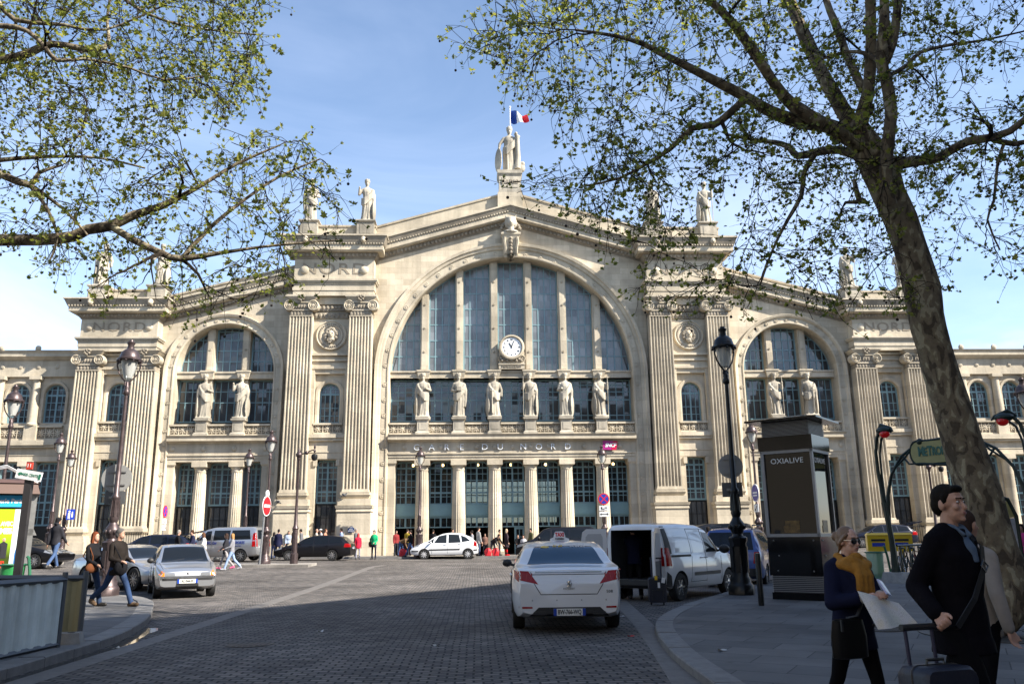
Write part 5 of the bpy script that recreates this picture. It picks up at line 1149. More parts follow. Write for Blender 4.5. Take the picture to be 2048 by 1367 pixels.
for k in range(9): a = PI/2+PI*k/8; out.append((cxm-hw+.12+.2*math.cos(a), 3.66+.31*math.sin(a)))
for k in range(9): a = -PI/2+PI*k/8; out.append((cxm+hw-.12+.2*math.cos(a), 3.66+.31*math.sin(a)))
g.prism(out, -.04, .04); sgn = g.build('sign_board', MY, t, 0)
g = MB(); oo = [(cxm+(x-cxm)*1.03, 3.66+(z-3.66)*1.1) for x, z in out]
g.tube([(x, 0, z) for x, z in oo+oo[:1]], .035, 6); g.build('sign_border', GRN, sgn)
lt = 'METROPOLITAIN'; st = (2*hw-.2)/len(lt)
for i, ch in enumerate(lt): text('letter', ch, .38 if i in (0, 2) else .32, MG, sgn, (cxm-hw+.22+st*i, -.05, 3.665+(.015 if i in (0, 2) else 0)), (PI/2, 0, 0), .008, .6, bold=.012)
# parapet of the stairs with shields
g = MB(); g.box(-.1, .1, .2, 5.0, -.1, .25); g.box(Ln-.1, Ln+.1, .2, 5.0, -.1, .25); g.build('stair_plinth', MATS['foot_stone'], t, 0)
for x in (0, Ln):
    g = MB(); g.tube([(x, .2, 1.05), (x, 5, 1.05)], .035, 6)
    for k in range(9): g.tube([(x, .4+.55*k, .25), (x, .4+.55*k, 1.05)], .022, 6); g.tube([(x, .65+.55*k, .4), (x, .78+.55*k, .65), (x, .65+.55*k, .95), (x, .5+.55*k, .65), (x, .65+.55*k, .4)], .025, 5)
    g.build('railing', GRN, t)

# ------------------------------------------------------------------ mailbox, bins, map stand, railings, bicycles
YEL = mat('post_yellow', (.72, .46, .01), .4, coat=.3)
p = gnd(1782, 1152, .08); t = empty('mailbox', p, R(-18), 'yellow double mailbox on a post beside the metro stem', 'mailbox')
for i, x in enumerate((-.3, .42)):
    g = MB(); g.box(x-.34, x+.34, -.2, .22, .82, 1.35); g.fr(x-.36, x+.36, -.23, .24, x-.3, x+.3, -.15, .2, 1.35, 1.42); b = g.build('box', YEL, t, 0); g = MB(); g.box(x-.22, x+.22, -.215, -.2, 1.15, 1.22); g.build('slot', BLK, b, 0); g = MB(); g.box(x-.2, x+.2, -.212, -.2, .98, 1.1); g.build('label_panel', SB, b, 0)
    g = MB(); g.box(x-.08, x+.08, -.06, .06, .05, .82); g.box(x-.2, x+.2, -.15, .15, 0, .05); g.build('leg', YEL, t, 0)
BAG = glass_mat('green_bag_plastic', (.25, .5, .36), .45, .3); GIR = mat('bin_green', (.02, .12, .06), .5)
def bin_(p, label, bag, k=1.0):
    t = empty('litter_bin', p, 0, label, 'litter bin', 'ring bins with green bags'); g = MB(); rnd = random.Random(2); rings = []
    for z, r in ((.06, .13), (.1, .2), (.3, .23), (.6, .235), (.8, .25), (.84, .25)): rings.append([((r*(1+.05*math.sin(5*a)+.04*rnd.uniform(-1, 1)))*math.cos(a), (r*(1+.05*math.sin(5*a)+.04*rnd.uniform(-1, 1)))*math.sin(a), z) for a in [2*PI*i/18 for i in range(18)]])
    g.loft(rings, True, False); g.add(rings[0], [tuple(range(18))]); g.build('bag', bag, t, 60)
    g = MB(); M = Matrix.Translation((0, 0, .84)); pts = [(.27*math.cos(a), .27*math.sin(a), 0) for a in [2*PI*i/16 for i in range(17)]]; g.tube(pts, .022, 6, 0, False, M); g.build('ring', GIR, t)
    g = MB(); g.tube([(.3, 0, .05), (.42, 0, .02), (.45, 0, .2), (.4, 0, .7), (.34, 0, 1.0), (.3, 0, 1.02)], .035, 7); g.tube([(.36, 0, .84), (.27, 0, .84)], .025, 6); g.build('stand', GIR, t)
    t.scale = (k, k, k); return t
bin_(gnd(1755, 1160, .09), 'litter ring with pale green transparent bag before the yellow mailbox', BAG)
bin_((at(25, 1140, 21.5).x, 21.5, .12), 'litter ring with dark green bag behind the corrugated fence', mat('green_bag', (.03, .25, .07), .4, bump=(12, .01)), 1.05)
p = gnd(2018, 1225, .1); t = empty('map_stand', (at(2000, 1100, 17.5).x, 17.5, .1), R(-12), 'dark framed map stand with yellow header right of the tree trunk', 'map stand')
g = MB(); o2 = [(-.42, .55), (.3, .55), (.42, .7), (.42, 1.75), (.3, 2.1), (0, 2.2), (-.3, 2.1), (-.42, 1.75)]
g.tube([(x, 0, z) for x, z in o2+o2[:1]], .045, 8); g.tube([(-.3, 0, 0), (-.3, 0, .6)], .04, 8); g.tube([(.3, 0, 0), (.3, 0, .6)], .04, 8); g.build('frame', GRN, t)
g = MB(); g.box(-.38, .38, -.02, .02, .6, 1.7); g.build('map_panel', mat('map_paper', (.3, .31, .34), .3, var=(14, .25)), t, 0); g = MB(); g.prism([(-.38, 1.72), (.38, 1.72), (.27, 2.05), (0, 2.14), (-.27, 2.05)], -.03, .02); g.build('yellow_header', MY, t, 0)
def railing(name, x0, y0, x1, y1, h, label):
    z = gz((x0+x1)/2, (y0+y1)/2)+.1; L_ = math.hypot(x1-x0, y1-y0); t = empty(name, (x0, y0, z), math.atan2(y1-y0, x1-x0), label, 'railing', 'low black iron railings')
    g = MB(); g.box(0, L_, -.02, .02, h-.05, h); g.box(0, L_, -.02, .02, .15, .19); g.build('rail', IRON, t, 0); g = MB()
    for k in range(int(L_/.16)+1): g.box(.16*k-.012, .16*k+.012, -.012, .012, 0, h+.06)
    g.build('bars', IRON, t, 0)
railing('iron_railing', 27, 57, 32, 57, 1.2, 'low black iron railing at the foot of the right end tower')
railing('iron_railing', -27.6, 55.6, -24, 55.2, 1.3, 'low black iron railing at the foot of the left end tower')
CHR = mat('chrome', (.6, .6, .6), .12, 1.0); TYR = mat('tyre_rubber', (.012, .012, .012), .75)
def bicycle(loc, rz, label, col):
    t = empty('bicycle', loc, rz, label, 'bicycle', 'bicycles parked behind the metro arch'); fr = mat('bike_paint_%d' % int(col[0]*1000+col[2]*100), col, .3)
    for x in (-.52, .52):
        g = MB(); pts = [(x+.33*math.cos(a), 0, .35+.33*math.sin(a)) for a in [2*PI*i/24 for i in range(25)]]; g.tube(pts, .02, 6, 0, False); w_ = g.build('wheel', TYR, t)
        g = MB(); [g.tube([(x, 0, .35), (x+.31*math.cos(a), 0, .35+.31*math.sin(a))], .003, 3) for a in [2*PI*i/14 for i in range(14)]]; g.sph((x, 0, .35), .035, 6, 5); g.build('spokes', CHR, w_)
    g = MB(); bb = (-.05, 0, .3); st_ = (-.2, 0, .8); hd = (.36, 0, .82)
    for a, b in ((bb, st_), (bb, (.4, 0, .7)), (st_, hd), (bb, (-.52, 0, .35)), (st_, (-.52, 0, .35)), (hd, (.52, 0, .35))): g.tube([a, b], .018, 6)
    g.build('frame', fr, t); g = MB(); g.tube([(.36, 0, .8), (.32, 0, 1.0)], .015, 6); g.tube([(.2, -.26, 1.0), (.34, -.2, 1.02), (.36, 0, 1.0), (.34, .2, 1.02), (.2, .26, 1.0)], .014, 6); g.build('handlebar', CHR, t)
    g = MB(); g.tube([st_, (-.22, 0, .92)], .014, 6); g.sph((-.24, 0, .95), .12, 8, 6, 0, None, (1.2, .7, .35)); g.build('saddle', BLK, t)
for i in range(4): bicycle((10.9+.42*i, 26.2+.25*i, .09+gz(11, 26)), R(70+4*i), ('grey bicycle behind the green metro stem, nearest the mailbox', 'dark bicycle behind the metro stem, second from the mailbox', 'dark red bicycle behind the metro stem, third from the mailbox', 'dark bicycle partly behind the standing man, farthest from the mailbox')[i], ((.1, .1, .11), (.02, .02, .03), (.12, .01, .01), (.03, .04, .03))[i])
bicycle((at(2052, 1110, 21).x, 21.0, .1), R(20), 'dark bicycle cut off by the right edge behind the tree', (.04, .04, .04))

# ------------------------------------------------------------------ corrugated site fence
COR = mat('fence_sheet_grey', (.58, .63, .60), .55, .05, var=(1.5, .22)); CORB = mat('fence_sheet_yellowish', (.30, .27, .15), .55, .2, var=(1.5, .2)); FRG = mat('fence_frame', (.11, .12, .13), .5, .3); CONC = mat('concrete', (.25, .245, .23), .9, var=(5, .2), bump=(30, .006))
def fence(a, b, zb0, zt0, zb1, zt1, label, m, top=True):
    a, b = Vector(a), Vector(b); t = empty('site_fence', (a.x, a.y, 0), math.atan2((b-a).y, (b-a).x), label, 'site fence', 'corrugated sheet fence panels'); L_ = (b-a).length
    g = MB(); n = int(L_/.03); lo, hi = [], []
    prof = (0, 0, .012, .03, .03, .03, .012, 0)
    for i in range(n+1):
        u = i/n; lo.append((u*L_, prof[i % 8], zb0+(zb1-zb0)*u+.06)); hi.append((u*L_, prof[i % 8], zt0+(zt1-zt0)*u-.05))
    g.add(lo+hi, [(i, i+1, n+2+i, n+1+i) for i in range(n)]); g.build('sheet', m, t, 0)
    g = MB()
    g.tube([(0, .015, zt0-.04), (L_, .015, zt1-.04)], .045, 4); g.tube([(0, .015, zb0+.04), (L_, .015, zb1+.04)], .035, 4); g.build('rail', FRG, t, 0)
    g = MB(); g.tube([(L_, .015, zb1-.02), (L_, .015, zt1+.06)], .04, 6); g.build('post', FRG, t, 30)
p0, p1 = at(131, 1153, 12.2), at(112, 1303, 12.2)
fence((-9.35, 6.2), (p1.x, 12.25), .05, 1.12, .12, at(133, 1152, 12.25).z, 'grey corrugated sheet fence panel slanting across the lower left corner', COR)
q0, q1 = at(156, 1293, 13.0), at(151, 1150, 13.0)
fence((-13.6, 12.4), (q0.x, 13.0), .15, 1.14, .14, q1.z, 'yellowish corrugated fence panel standing behind the grey one', CORB)
t = empty('concrete_block', (q0.x-.16, 12.62, .12), R(12), 'rough grey concrete foot holding the site fence at its corner', 'concrete foot'); g = MB(); g.fr(-.36, .36, -.14, .14, -.33, .33, -.12, .12, 0, .15); g.build('block', CONC, t, 0); g = MB(); g.lathe([(.05, .1501), (.05, .156), (.001, .156)], 10, (.2, 0, 0)); g.build('socket', BLK, t)
# tree grate and manhole
for nm_, x, y, r, lab in (('tree_grate', 4.95, 12.0, 1.15, 'round dark iron grate round the foot of the plane tree'), ('manhole_cover', 3.55, 12.9, .42, 'round iron manhole cover in the pavement behind the suitcase')):
    t = empty(nm_, (x, y, .1), 0, lab, nm_.replace('_', ' ')); g = MB(); g.lathe([(r, 0), (r, .012), (r*.9, .012), (r*.88, .004), (.3*r, .004), (.001, .005)], 40); g.build('rim', mat('grate_iron', (.06, .058, .055), .6, .4, var=(6, .3)), t)
    g = MB(); [g.box(.35*r, .86*r, -.012, .012, .005, .013, 0, Matrix.Rotation(2*PI*k/28, 4, 'Z')) for k in range(28)]; g.build('bars', MATS['grate_iron'], t, 0)
# pigeons
for px, py, Y, rz in ((688, 992, 56.6, 20), (556, 1006, 56.6, 140)):
    p = at(px, py, Y); t = empty('pigeon', p, R(rz), f'dark grey pigeon perched on the {"inner" if px > 600 else "outer"} plinth of the left tower', 'pigeon', 'pigeons on the tower plinths'); g = MB(); ell(g, (0, 0, .1), (.17, .08, .085), Matrix.Rotation(R(25), 3, 'Y')); ell(g, (.15, 0, .2), (.05, .045, .05)); cone(g, (.1, 0, .13), (.15, 0, .19), .05, .04, 6); cone(g, (.19, 0, .2), (.23, 0, .19), .012, .005, 5); cone(g, (-.12, 0, .06), (-.3, 0, .0), .05, .03, 6); g.box(-.02, .0, -.04, -.03, -.02, .05); g.box(-.02, .0, .03, .04, -.02, .05); g.build('body', mat('pigeon_grey', (.05, .052, .06), .7), t)
# ------------------------------------------------------------------ covers and scraps on the roadway
IRC = mat('cover_iron', (.05, .048, .046), .55, .5, var=(9, .3))
for x, y, r, lab in ((-3.9, 22.5, .34, 'round iron cover set in the sunlit setts left of the taxi'), (-6.1, 13.2, .36, 'round iron cover in the shaded setts at the lower left'), (2.6, 31.5, .34, 'round iron cover in the setts beyond the white van')):
    t = empty('road_cover', (x, y, gz(x, y)), 0, lab, 'manhole cover'); g = MB(); g.lathe([(r, 0), (r, .008), (r*.92, .008), (r*.9, .004), (.001, .005)], 28); g.build('rim', IRC, t)
    g = MB(); [g.box(-.2*r/.34+.08*i*r/.34, -.15*r/.34+.08*i*r/.34, -.2*r/.34, .2*r/.34, .004, .009) for i in range(6)]; g.build('tread_bars', IRC, t, 0)
rs = random.Random(9)
for (px, py), c, lab in (((1262, 1272), (.45, .02, .02), 'tiny red scrap on the setts behind the taxi'), ((1243, 1232), (.6, .6, .58), 'white paper scrap beside the taxi rear wheel'), ((232, 1296), (.55, .5, .42), 'pale paper scrap in the left gutter'), ((870, 1290), (.4, .38, .33), 'small brown scrap on the shaded setts'), ((640, 1262), (.5, .5, .5), 'small white scrap on the setts left of the shade'), ((1445, 1300), (.5, .48, .45), 'paper scrap on the right pavement slabs')):
    p = gnd(px, py, .105 if px > 1400 else 0); t = empty('paper_scrap', p, rs.uniform(0, 6), lab, 'litter'); g = MB(); g.grid(lambda u, v: ((u-.5)*.11, (v-.5)*.07, .012+.02*math.sin(5*u+3*v)*u), 4, 3); g.build('paper', mat('scrap_%d' % px, c, .8), t, 60)
# ------------------------------------------------------------------ vehicles
CGL = glass_mat('car_glass', (.007, .009, .012), .15, .02, .004)
LTR = mat('tail_light_red', (.30, .003, .004), .25, coat=.1, spec=.25); LTW = mat('head_light_clear', (.26, .27, .29), .1, .4, coat=.4); LTO = mat('indicator_orange', (.7, .18, .01), .15, coat=.5)
PLS = mat('black_plastic', (.016, .016, .017), .55); PLW = mat('plate_white', (.72, .72, .68), .4); PLB = mat('plate_blue', (.01, .05, .35), .4); PLY = mat('plate_yellow', (.75, .48, .02), .4)
RIM = mat('alloy_rim', (.46, .46, .47), .25, .85); SEAM = mat('panel_gap', (.006, .006, .006), .6); INT = mat('car_interior', (.02, .02, .022), .8)
def paint(name, col, metal=0, rough=.28): return mat('paint_'+name, col, rough, metal, coat=1.0, spec=.5)
def lerpt(tab, x):
    if x <= tab[0][0]: return tab[0][1]
    for (a, p), (b, q) in zip(tab, tab[1:]):
        if x <= b: t = (x-a)/(b-a); t = t*t*(3-2*t)*.5+t*.5; return p+(q-p)*t
    return tab[-1][1]
class Car:
    def __init__(s, name, label, cat, L, W, H, prof, belt, col, zb=.24, tum=.3, nose=(.12, .9), tail=(.1, .7), rc=.13, wheels=(.85, 3.4), wr=.31, group=None, cut=None, rimstyle=7, rimcol=None, arch=.05):
        s.L, s.W, s.prof, s.belt, s.zb, s.tum, s.nose, s.tail, s.rc, s.wr, s.wheels = L, W, prof, belt, zb, tum, nose, tail, rc, wr, wheels
        s.root = t = empty(name, (0, 0, 0), 0, label, cat, group); s.col = col
        n = 64; X = sorted(set([L*(.5-.5*math.cos(PI*i/n)) for i in range(n+1)]))
        g = MB(); rings = []
        for x in X:
            h = s.half(x); rings.append([(s.fx(x), y, z) for y, z in h]+[(s.fx(x), -y, z) for y, z in h[-2:0:-1]])
        g.loft(rings, True, True); b = g.build('body', [col, INT], t, 0, fixn=True); s.body = b
        cc = MB()
        for wx in wheels:
            for sd in (-1, 1): cc.lathe([(wr+arch, -.17), (wr+arch, .3)], 28, (0, 0, 0), 0, Matrix.Translation((s.fx(wx), sd*(W/2-.1), wr)) @ Matrix.Rotation(-sd*PI/2, 4, 'X'))
        c = cc.build('tmpcut', INT, None, 0, fixn=True); cs = [c]
        if cut: q = MB(); cut(s, q); d = q.build('tmpcut', INT, None, 0, fixn=True); cs.append(d)
        for q in cs: md = b.modifiers.new('b', 'BOOLEAN'); md.operation = 'DIFFERENCE'; md.solver = 'EXACT'; md.object = q; md.material_mode = 'TRANSFER' if hasattr(md, 'material_mode') else md.material_mode
        bake(b)
        for q in cs: m = q.data; bpy.data.objects.remove(q); bpy.data.meshes.remove(m)
        b.data.polygons.foreach_set('use_smooth', [True]*len(b.data.polygons)); b.data.set_sharp_from_angle(angle=R(32))
        tm = rm = None
        for wx in wheels:
            for sd in (-1, 1):
                if tm is None:
                    g = MB(); w = .2; r = wr; g.loft([[(q*math.cos(2*PI*k/28), q*math.sin(2*PI*k/28), z) for k in range(28)] for q, z in [(r*.66, -w/2), (r*.95, -w/2), (r, -w/2+.03), (r, w/2-.03), (r*.95, w/2), (r*.66, w/2), (r*.64, w/2-.06)]], True, False); tm = g.mesh('tyre', TYR, 40)
                    g = MB(); g.lathe([(r*.67, .08), (r*.64, .095), (r*.58, .03), (.001, .03)], 28, (0, 0, 0), 1)
                    for k in range(rimstyle):
                        M = Matrix.Rotation(2*PI*k/rimstyle, 4, 'Z'); g.fr(r*.1, r*.65, -.035, .035, r*.1, r*.65, -.022, .022, .03, .085, 0, M)
                    g.lathe([(r*.2, .03), (r*.2, .09), (.001, .1)], 12); rm = g.mesh('rim', [rimcol or RIM, PLS], 40)
                o = link('wheel', tm, t); o.location = (s.fx(wx), sd*(W/2-.115), wr); o.rotation_euler = (-sd*PI/2, 0, 0); r_ = link('rim', rm, o)
    def fx(s, x): return s.L/2-x
    def half(s, x):
        L = s.L; zt = lerpt(s.prof, x); zb = s.zb+.1*max(0, 1-x/.5)**2+.1*max(0, 1-(L-x)/.5)**2
        f = 1-s.nose[0]*max(0, 1-x/s.nose[1])**2.4-s.tail[0]*max(0, 1-(L-x)/s.tail[1])**2.4
        w = s.W/2*f; bl = min(lerpt(s.belt, x), zt-.03); h = zt-bl
        wr_ = w-s.tum*max(0, h-.02)-min(h, .1)*.5; rc = min(s.rc, h*.75)
        P = [(0, zb), (w*.8, zb), (w*.93, zb+.03), (w*.97, zb+.1), (w*1.0, zb+.28), (w*1.0, (zb+bl)*.5+.08), (w*.985, bl-.03), (w*.965, bl)]
        y0, z0, y1, z1 = w*.965, bl, wr_+rc*.12, zt-rc
        for k in (.25, .5, .75, 1.0): P.append((y0+(y1-y0)*k+.02*math.sin(PI*k)*min(1, h/.4), z0+(z1-z0)*k))
        for a in (25, 50, 72): P.append((y1-rc*.9*(1-math.cos(R(a))), z1+rc*.86*math.sin(R(a))))
        yl = P[-1][0]; P += [(yl*.7, zt-.012), (yl*.35, zt-.002), (0, zt)]
        return P
    def hw(s, x, z):
        P = s.half(min(max(x, .002), s.L-.002))[3:]
        for (a, p), (b, q) in zip(P, P[1:]):
            if p <= z <= q and q > p: return a+(b-a)*(z-p)/(q-p)
        return P[0][0] if z < P[0][1] else 0
    def zt(s, x, y):
        P = s.half(min(max(x, .002), s.L-.002))[7:]; y = abs(y)
        for (a, p), (b, q) in zip(P[::-1], P[-2::-1]):
            if a <= y <= b: return p+(q-p)*(y-a)/max(1e-6, b-a)
        return P[0][1]
    def inside(s, x, y, z):
        P = s.half(x); return P[0][1] < z < s.zt(x, y) and abs(y) < s.hw(x, z)
    def xe(s, y, z, rear=False):
        a, b = 0.0, s.L*.4
        for _ in range(40):
            if s.inside((s.L-b) if rear else b, y, z): break
            y *= .97; z = z*.995
        for _ in range(26):
            m = (a+b)/2
            if s.inside((s.L-m) if rear else m, y, z): b = m
            else: a = m
        return s.L-b if rear else b
    def patch(s, name, kind, cs, m, n=8, off=.006, both=True, parent=None):
        "cs: four corners, bilinear. side: (x,z)  front/rear: (y,z)  top: (x,y)"
        def fn(u, v, sd):
            p = [(cs[0][i]*(1-u)+cs[1][i]*u)*(1-v)+(cs[3][i]*(1-u)+cs[2][i]*u)*v for i in (0, 1)]
            if kind == 'side': return (s.fx(p[0]), sd*(s.hw(*p)+off), p[1])
            if kind == 'top': return (s.fx(p[0]), sd*p[1], s.zt(*p)+off)
            x = s.xe(p[0], p[1], kind == 'rear'); return (s.fx(x)+(off if kind == 'front' else -off), sd*p[0], p[1])
        out = []
        for sd in ((1, -1) if both else (1,)):
            g = MB(); g.grid(lambda u, v: fn(u, v, sd), n, n); out.append(g.build(name, m, parent or s.root, 60))
        return out
    def line(s, name, kind, pts, m=None, r=.006, both=True, parent=None, n=6):
        q = []
        for a, b in zip(pts, pts[1:]): q += [(a[0]+(b[0]-a[0])*k/n, a[1]+(b[1]-a[1])*k/n) for k in range(n)]
        q.append(pts[-1])
        for sd in ((1, -1) if both else (1,)):
            if kind == 'side': P = [(s.fx(x), sd*(s.hw(x, z)+.001), z) for x, z in q]
            elif kind == 'top': P = [(s.fx(x), sd*y, s.zt(x, y)+.001) for x, y in q]
            else: P = [(s.fx(s.xe(y, z, kind == 'rear')), sd*y, z) for y, z in q]
            g = MB(); g.tube(P, r, 4); g.build(name, m or SEAM, parent or s.body, 0)
    def mirror(s, x, z, m=None, k=1.0):
        for sd in (1, -1):
            y = s.hw(x, z); g = MB(); g.sph((s.fx(x), sd*(y+.13*k), z+.05), .1*k, 10, 7, 0, None, (.6, 1, .75)); g.tube([(s.fx(x), sd*(y-.02), z), (s.fx(x), sd*(y+.1*k), z+.03)], .03, 6); g.build('mirror', m or s.col, s.root, 60)
    def handle(s, x, z):
        for sd in (1, -1): y = s.hw(x, z); g = MB(); g.tube([(s.fx(x), sd*(y+.005), z), (s.fx(x)-.03, sd*(y+.025), z), (s.fx(x)-.15, sd*(y+.025), z), (s.fx(x)-.18, sd*(y+.005), z)], .014, 5); g.build('door_handle', s.col, s.root, 60)
    def plate(s, txt, z, rear=True, m=None, w=.52, y=0):
        x = s.L if rear else 0
        x = s.xe(y, z, rear); d = -1 if rear else 1
        g = MB(); g.box(-w/2, w/2, -.012, 0, -.055, .055); g2 = MB(); g2.box(-w/2, -w/2+.05, -.015, -.012, -.055, .055); g2.box(w/2-.05, w/2, -.015, -.012, -.055, .055)
        o = g.build('number_plate', m or PLW, s.root, 0); o.location = (s.fx(x)+d*.012, y, z); o.rotation_euler = (0, 0, -PI/2 if rear else PI/2)
        g2.build('blue_band', PLB, o, 0); text('plate_lettering', txt, .1, BLK, o, (0, -.016, 0), (PI/2, 0, 0), .001, .68, bold=.002)
    def place(s, x, y, deg, dz=0): s.root.location = (x, y, gz(x, y)+dz); s.root.rotation_euler = (0, 0, R(deg)); return s
    def seats(s, xs_, z):
        for x in xs_:
            for sd in (-.38, .38): g = MB(); g.box(s.fx(x)-.06, s.fx(x)+.06, sd-.2, sd+.2, z-.3, z+.3); g.build('seat', INT, s.root, 0)
def sidewin(c, quads, m=CGL, trim=False):
    for q in quads: c.patch('side_window', 'side', q, m)

# --- white taxi saloon, seen from behind
WPT = paint('white', (.72, .73, .74))
c = Car('taxi', 'white taxi saloon seen from behind with roof sign and red tail lights', 'car', 4.79, 1.85, 1.46, [(0, .5), (.06, .66), (.5, .84), (1.2, .98), (1.5, 1.06), (2.05, 1.34), (2.4, 1.43), (2.9, 1.46), (3.3, 1.43), (3.62, 1.36), (4.22, 1.07), (4.6, 1.04), (4.72, 1.0), (4.79, .8)],
        [(0, .6), (1.3, .92), (3.4, 1.0), (4.79, 1.02)], WPT, zb=.22, tum=.42, wheels=(.95, 3.77), wr=.335, tail=(.13, .9), rimstyle=10)
sidewin(c, [[(1.75, 1.02), (2.62, 1.0), (2.62, 1.36), (2.22, 1.34)], [(2.7, 1.0), (3.4, 1.03), (3.36, 1.32), (2.7, 1.36)], [(3.46, 1.05), (3.75, 1.12), (3.5, 1.28), (3.42, 1.3)]])
c.patch('windscreen', 'top', [(1.42, -.62), (1.42, .62), (2.16, .5), (2.16, -.5)], CGL, both=False); c.patch('rear_window', 'top', [(4.17, -.66), (4.17, .66), (3.56, .5), (3.56, -.5)], glass_mat('taxi_rear_glass', (.03, .075, .13), 0, .06), 12, both=False)
c.patch('tail_light', 'rear', [(.5, .78), (.86, .86), (.90, 1.0), (.66, .985)], LTR, 10); c.patch('tail_light', 'side', [(4.5, .86), (4.74, .82), (4.73, .96), (4.36, .98)], LTR, 8)
for dy in (.62, .7, .78):
    c.line('light_ribs', 'rear', [(dy, .84+.08*(dy-.62)), (dy-.02, .95)], mat('light_rib', (.5, .06, .05), .2), .009)
c.line('boot_seam', 'rear', [(.0, .62), (.46, .62), (.56, .78), (.62, .97)]); c.line('boot_seam', 'rear', [(0, .93), (.6, .93)]); c.line('chrome_strip', 'rear', [(0, .965), (.55, .968)], CHR, .012)
c.patch('lower_bumper', 'rear', [(-.66, .27), (.66, .27), (.5, .42), (-.5, .42)], PLS, 12, both=False); c.patch('reflector', 'rear', [(.6, .405), (.82, .405), (.82, .435), (.6, .43)], LTR, 4)
c.plate('BW-766-WQ', .345); c.mirror(1.75, .98, PLS); c.handle(2.45, .86); c.handle(3.3, .88)
c.line('door_seam', 'side', [(1.55, .35), (1.52, .9)]); c.line('door_seam', 'side', [(2.66, .3), (2.66, .98)]); c.line('door_seam', 'side', [(3.45, .62), (3.6, .98)])
for y in (-.6, -.2, .2, .6): x = c.xe(y, .53, True); g = MB(); g.sph((c.fx(x), y, .53), .014, 6, 4); g.build('parking_sensor', mat('sensor_grey', (.4, .4, .4), .5), c.root)
for y in (-.48, .48): g = MB(); g.box(-.1, .1, -.03, .03, -.025, .025, 0, Matrix.Translation((c.fx(c.xe(y, .33, True)), y, .33)) @ Matrix.Rotation(PI/2, 4, 'Z')); g.build('exhaust_pipe', PLS, c.root, 0)
x = c.xe(0, .78, True); g = MB()
for a, b, r in (((0, .83), (.025, .845), .016), ((.02, .84), (-.01, .8), .016), ((-.01, .8), (.01, .765), .018), ((0, .81), (-.035, .82), .009), ((.0, .79), (-.03, .775), .009), ((.01, .765), (-.025, .735), .011), ((.012, .77), (.03, .735), .011), ((.03, .75), (.045, .8), .008)): g.tube([(c.fx(x)-.012, -p[0], p[1]) for p in (a, b)], r, 6)
g.build('emblem', CHR, c.root); text('model_lettering', '508', .06, CHR, c.root, (c.fx(c.xe(-.66, .66, True))-.006, -.66, .66), (PI/2, 0, -PI/2), .003, 1.1, 1.1); text('brand_lettering', 'PEUGEOT', .035, CHR, c.root, (c.fx(c.xe(0, .70, True))-.006, 0, .705), (PI/2, 0, -PI/2), .002, 1.1, 1.15)
z3 = c.zt(3.68, 0); g = MB(); sl = math.atan2(c.zt(3.5, 0)-c.zt(3.8, 0), .3)
for i, (tx, col_) in enumerate((('01 45', 'phone_yellow'), ('85 85 85', 'phone_white'))): text('phone_lettering', tx, .075, mat(col_, ((.75, .5, .05), (.7, .72, .75))[i], .4), c.root, (c.fx(3.655), (.1, -.25)[i], c.zt(3.655, .1)+.012), (PI/2-sl*1.15, 0, -PI/2), .001, 1.0, bold=.003)
g = MB(); g.lathe([(.075, 0), (.075, .004), (.001, .004)], 18, (0, 0, 0), 0, Matrix.Translation((c.fx(3.655), .33, c.zt(3.655, .3)+.008)) @ Matrix.Rotation(-sl*1.1-.05, 4, 'Y') @ Matrix.Diagonal((.55, 1, 1, 1))); g.build('yellow_badge', mat('phone_yellow', (.75, .5, .05), .4), c.root, 0)
TX = empty('taxi_sign', (0, 0, 0), 0); TX.parent = c.root; TX.location = (c.fx(2.75), 0, c.zt(2.75, 0)); TX.scale = (.66, .66, .8); g = MB(); g.prism([(-.27, 0), (.27, 0), (.27, .05), (.17, .08), (.13, .2), (.09, .22), (-.09, .22), (-.13, .2), (-.17, .08), (-.27, .05)], -.06, .06, 0, Matrix.Rotation(-PI/2, 4, 'Z'))
bx = g.build('sign_box', mat('taxi_sign_white', (.78, .78, .78), .3), TX, 30); text('taxi_lettering', 'TAXI', .12, SR, bx, (-.064, 0, .14), (PI/2, 0, -PI/2), .003, .95, bold=.006); text('taxi_lettering', 'PARISIEN', .06, BLK, bx, (-.064, 0, .045), (PI/2, 0, -PI/2), .003, 1.05, bold=.002)
for y, cc in ((-.13, LTO), (0, LTR), (.13, SB)): g = MB(); g.sph((-.05, y, -.03), .03, 6, 5); g.build('small_lamp', cc, bx)
c.seats((2.5, 3.3), .9); c.place(-1.07, 16.15, 88.0)

# --- white panel van with open rear doors
def cargo(s, q): q.box(s.fx(s.L+.3), s.fx(s.L-1.9), -.62, .62, .5, 1.66)
c = Car('panel_van', 'white panel van with both rear doors swung open, parked at the kerb', 'van', 4.1, 1.82, 1.82, [(0, .55), (.05, .8), (.35, .98), (.85, 1.12), (1.15, 1.25), (1.75, 1.72), (2.1, 1.8), (3.0, 1.83), (4.0, 1.8), (4.07, 1.74), (4.1, 1.4)],
        [(0, .8), (.9, 1.06), (4.1, 1.1)], WPT, zb=.26, tum=.2, tail=(.05, .4), wheels=(.78, 3.42), wr=.325, cut=cargo, rimstyle=6, rc=.16)
sidewin(c, [[(1.25, 1.12), (2.0, 1.1), (2.0, 1.6), (1.68, 1.58)]]); c.patch('windscreen', 'top', [(1.05, -.68), (1.05, .68), (1.72, .58), (1.72, -.58)], CGL, both=False)
PNL = paint('white_panel', (.66, .68, .70))
c.patch('blind_panel', 'side', [(2.12, 1.1), (2.72, 1.1), (2.72, 1.6), (2.14, 1.6)], PNL, 8, .004); c.patch('blind_panel', 'side', [(2.85, 1.12), (3.6, 1.12), (3.5, 1.62), (2.85, 1.62)], PNL, 8, .004)
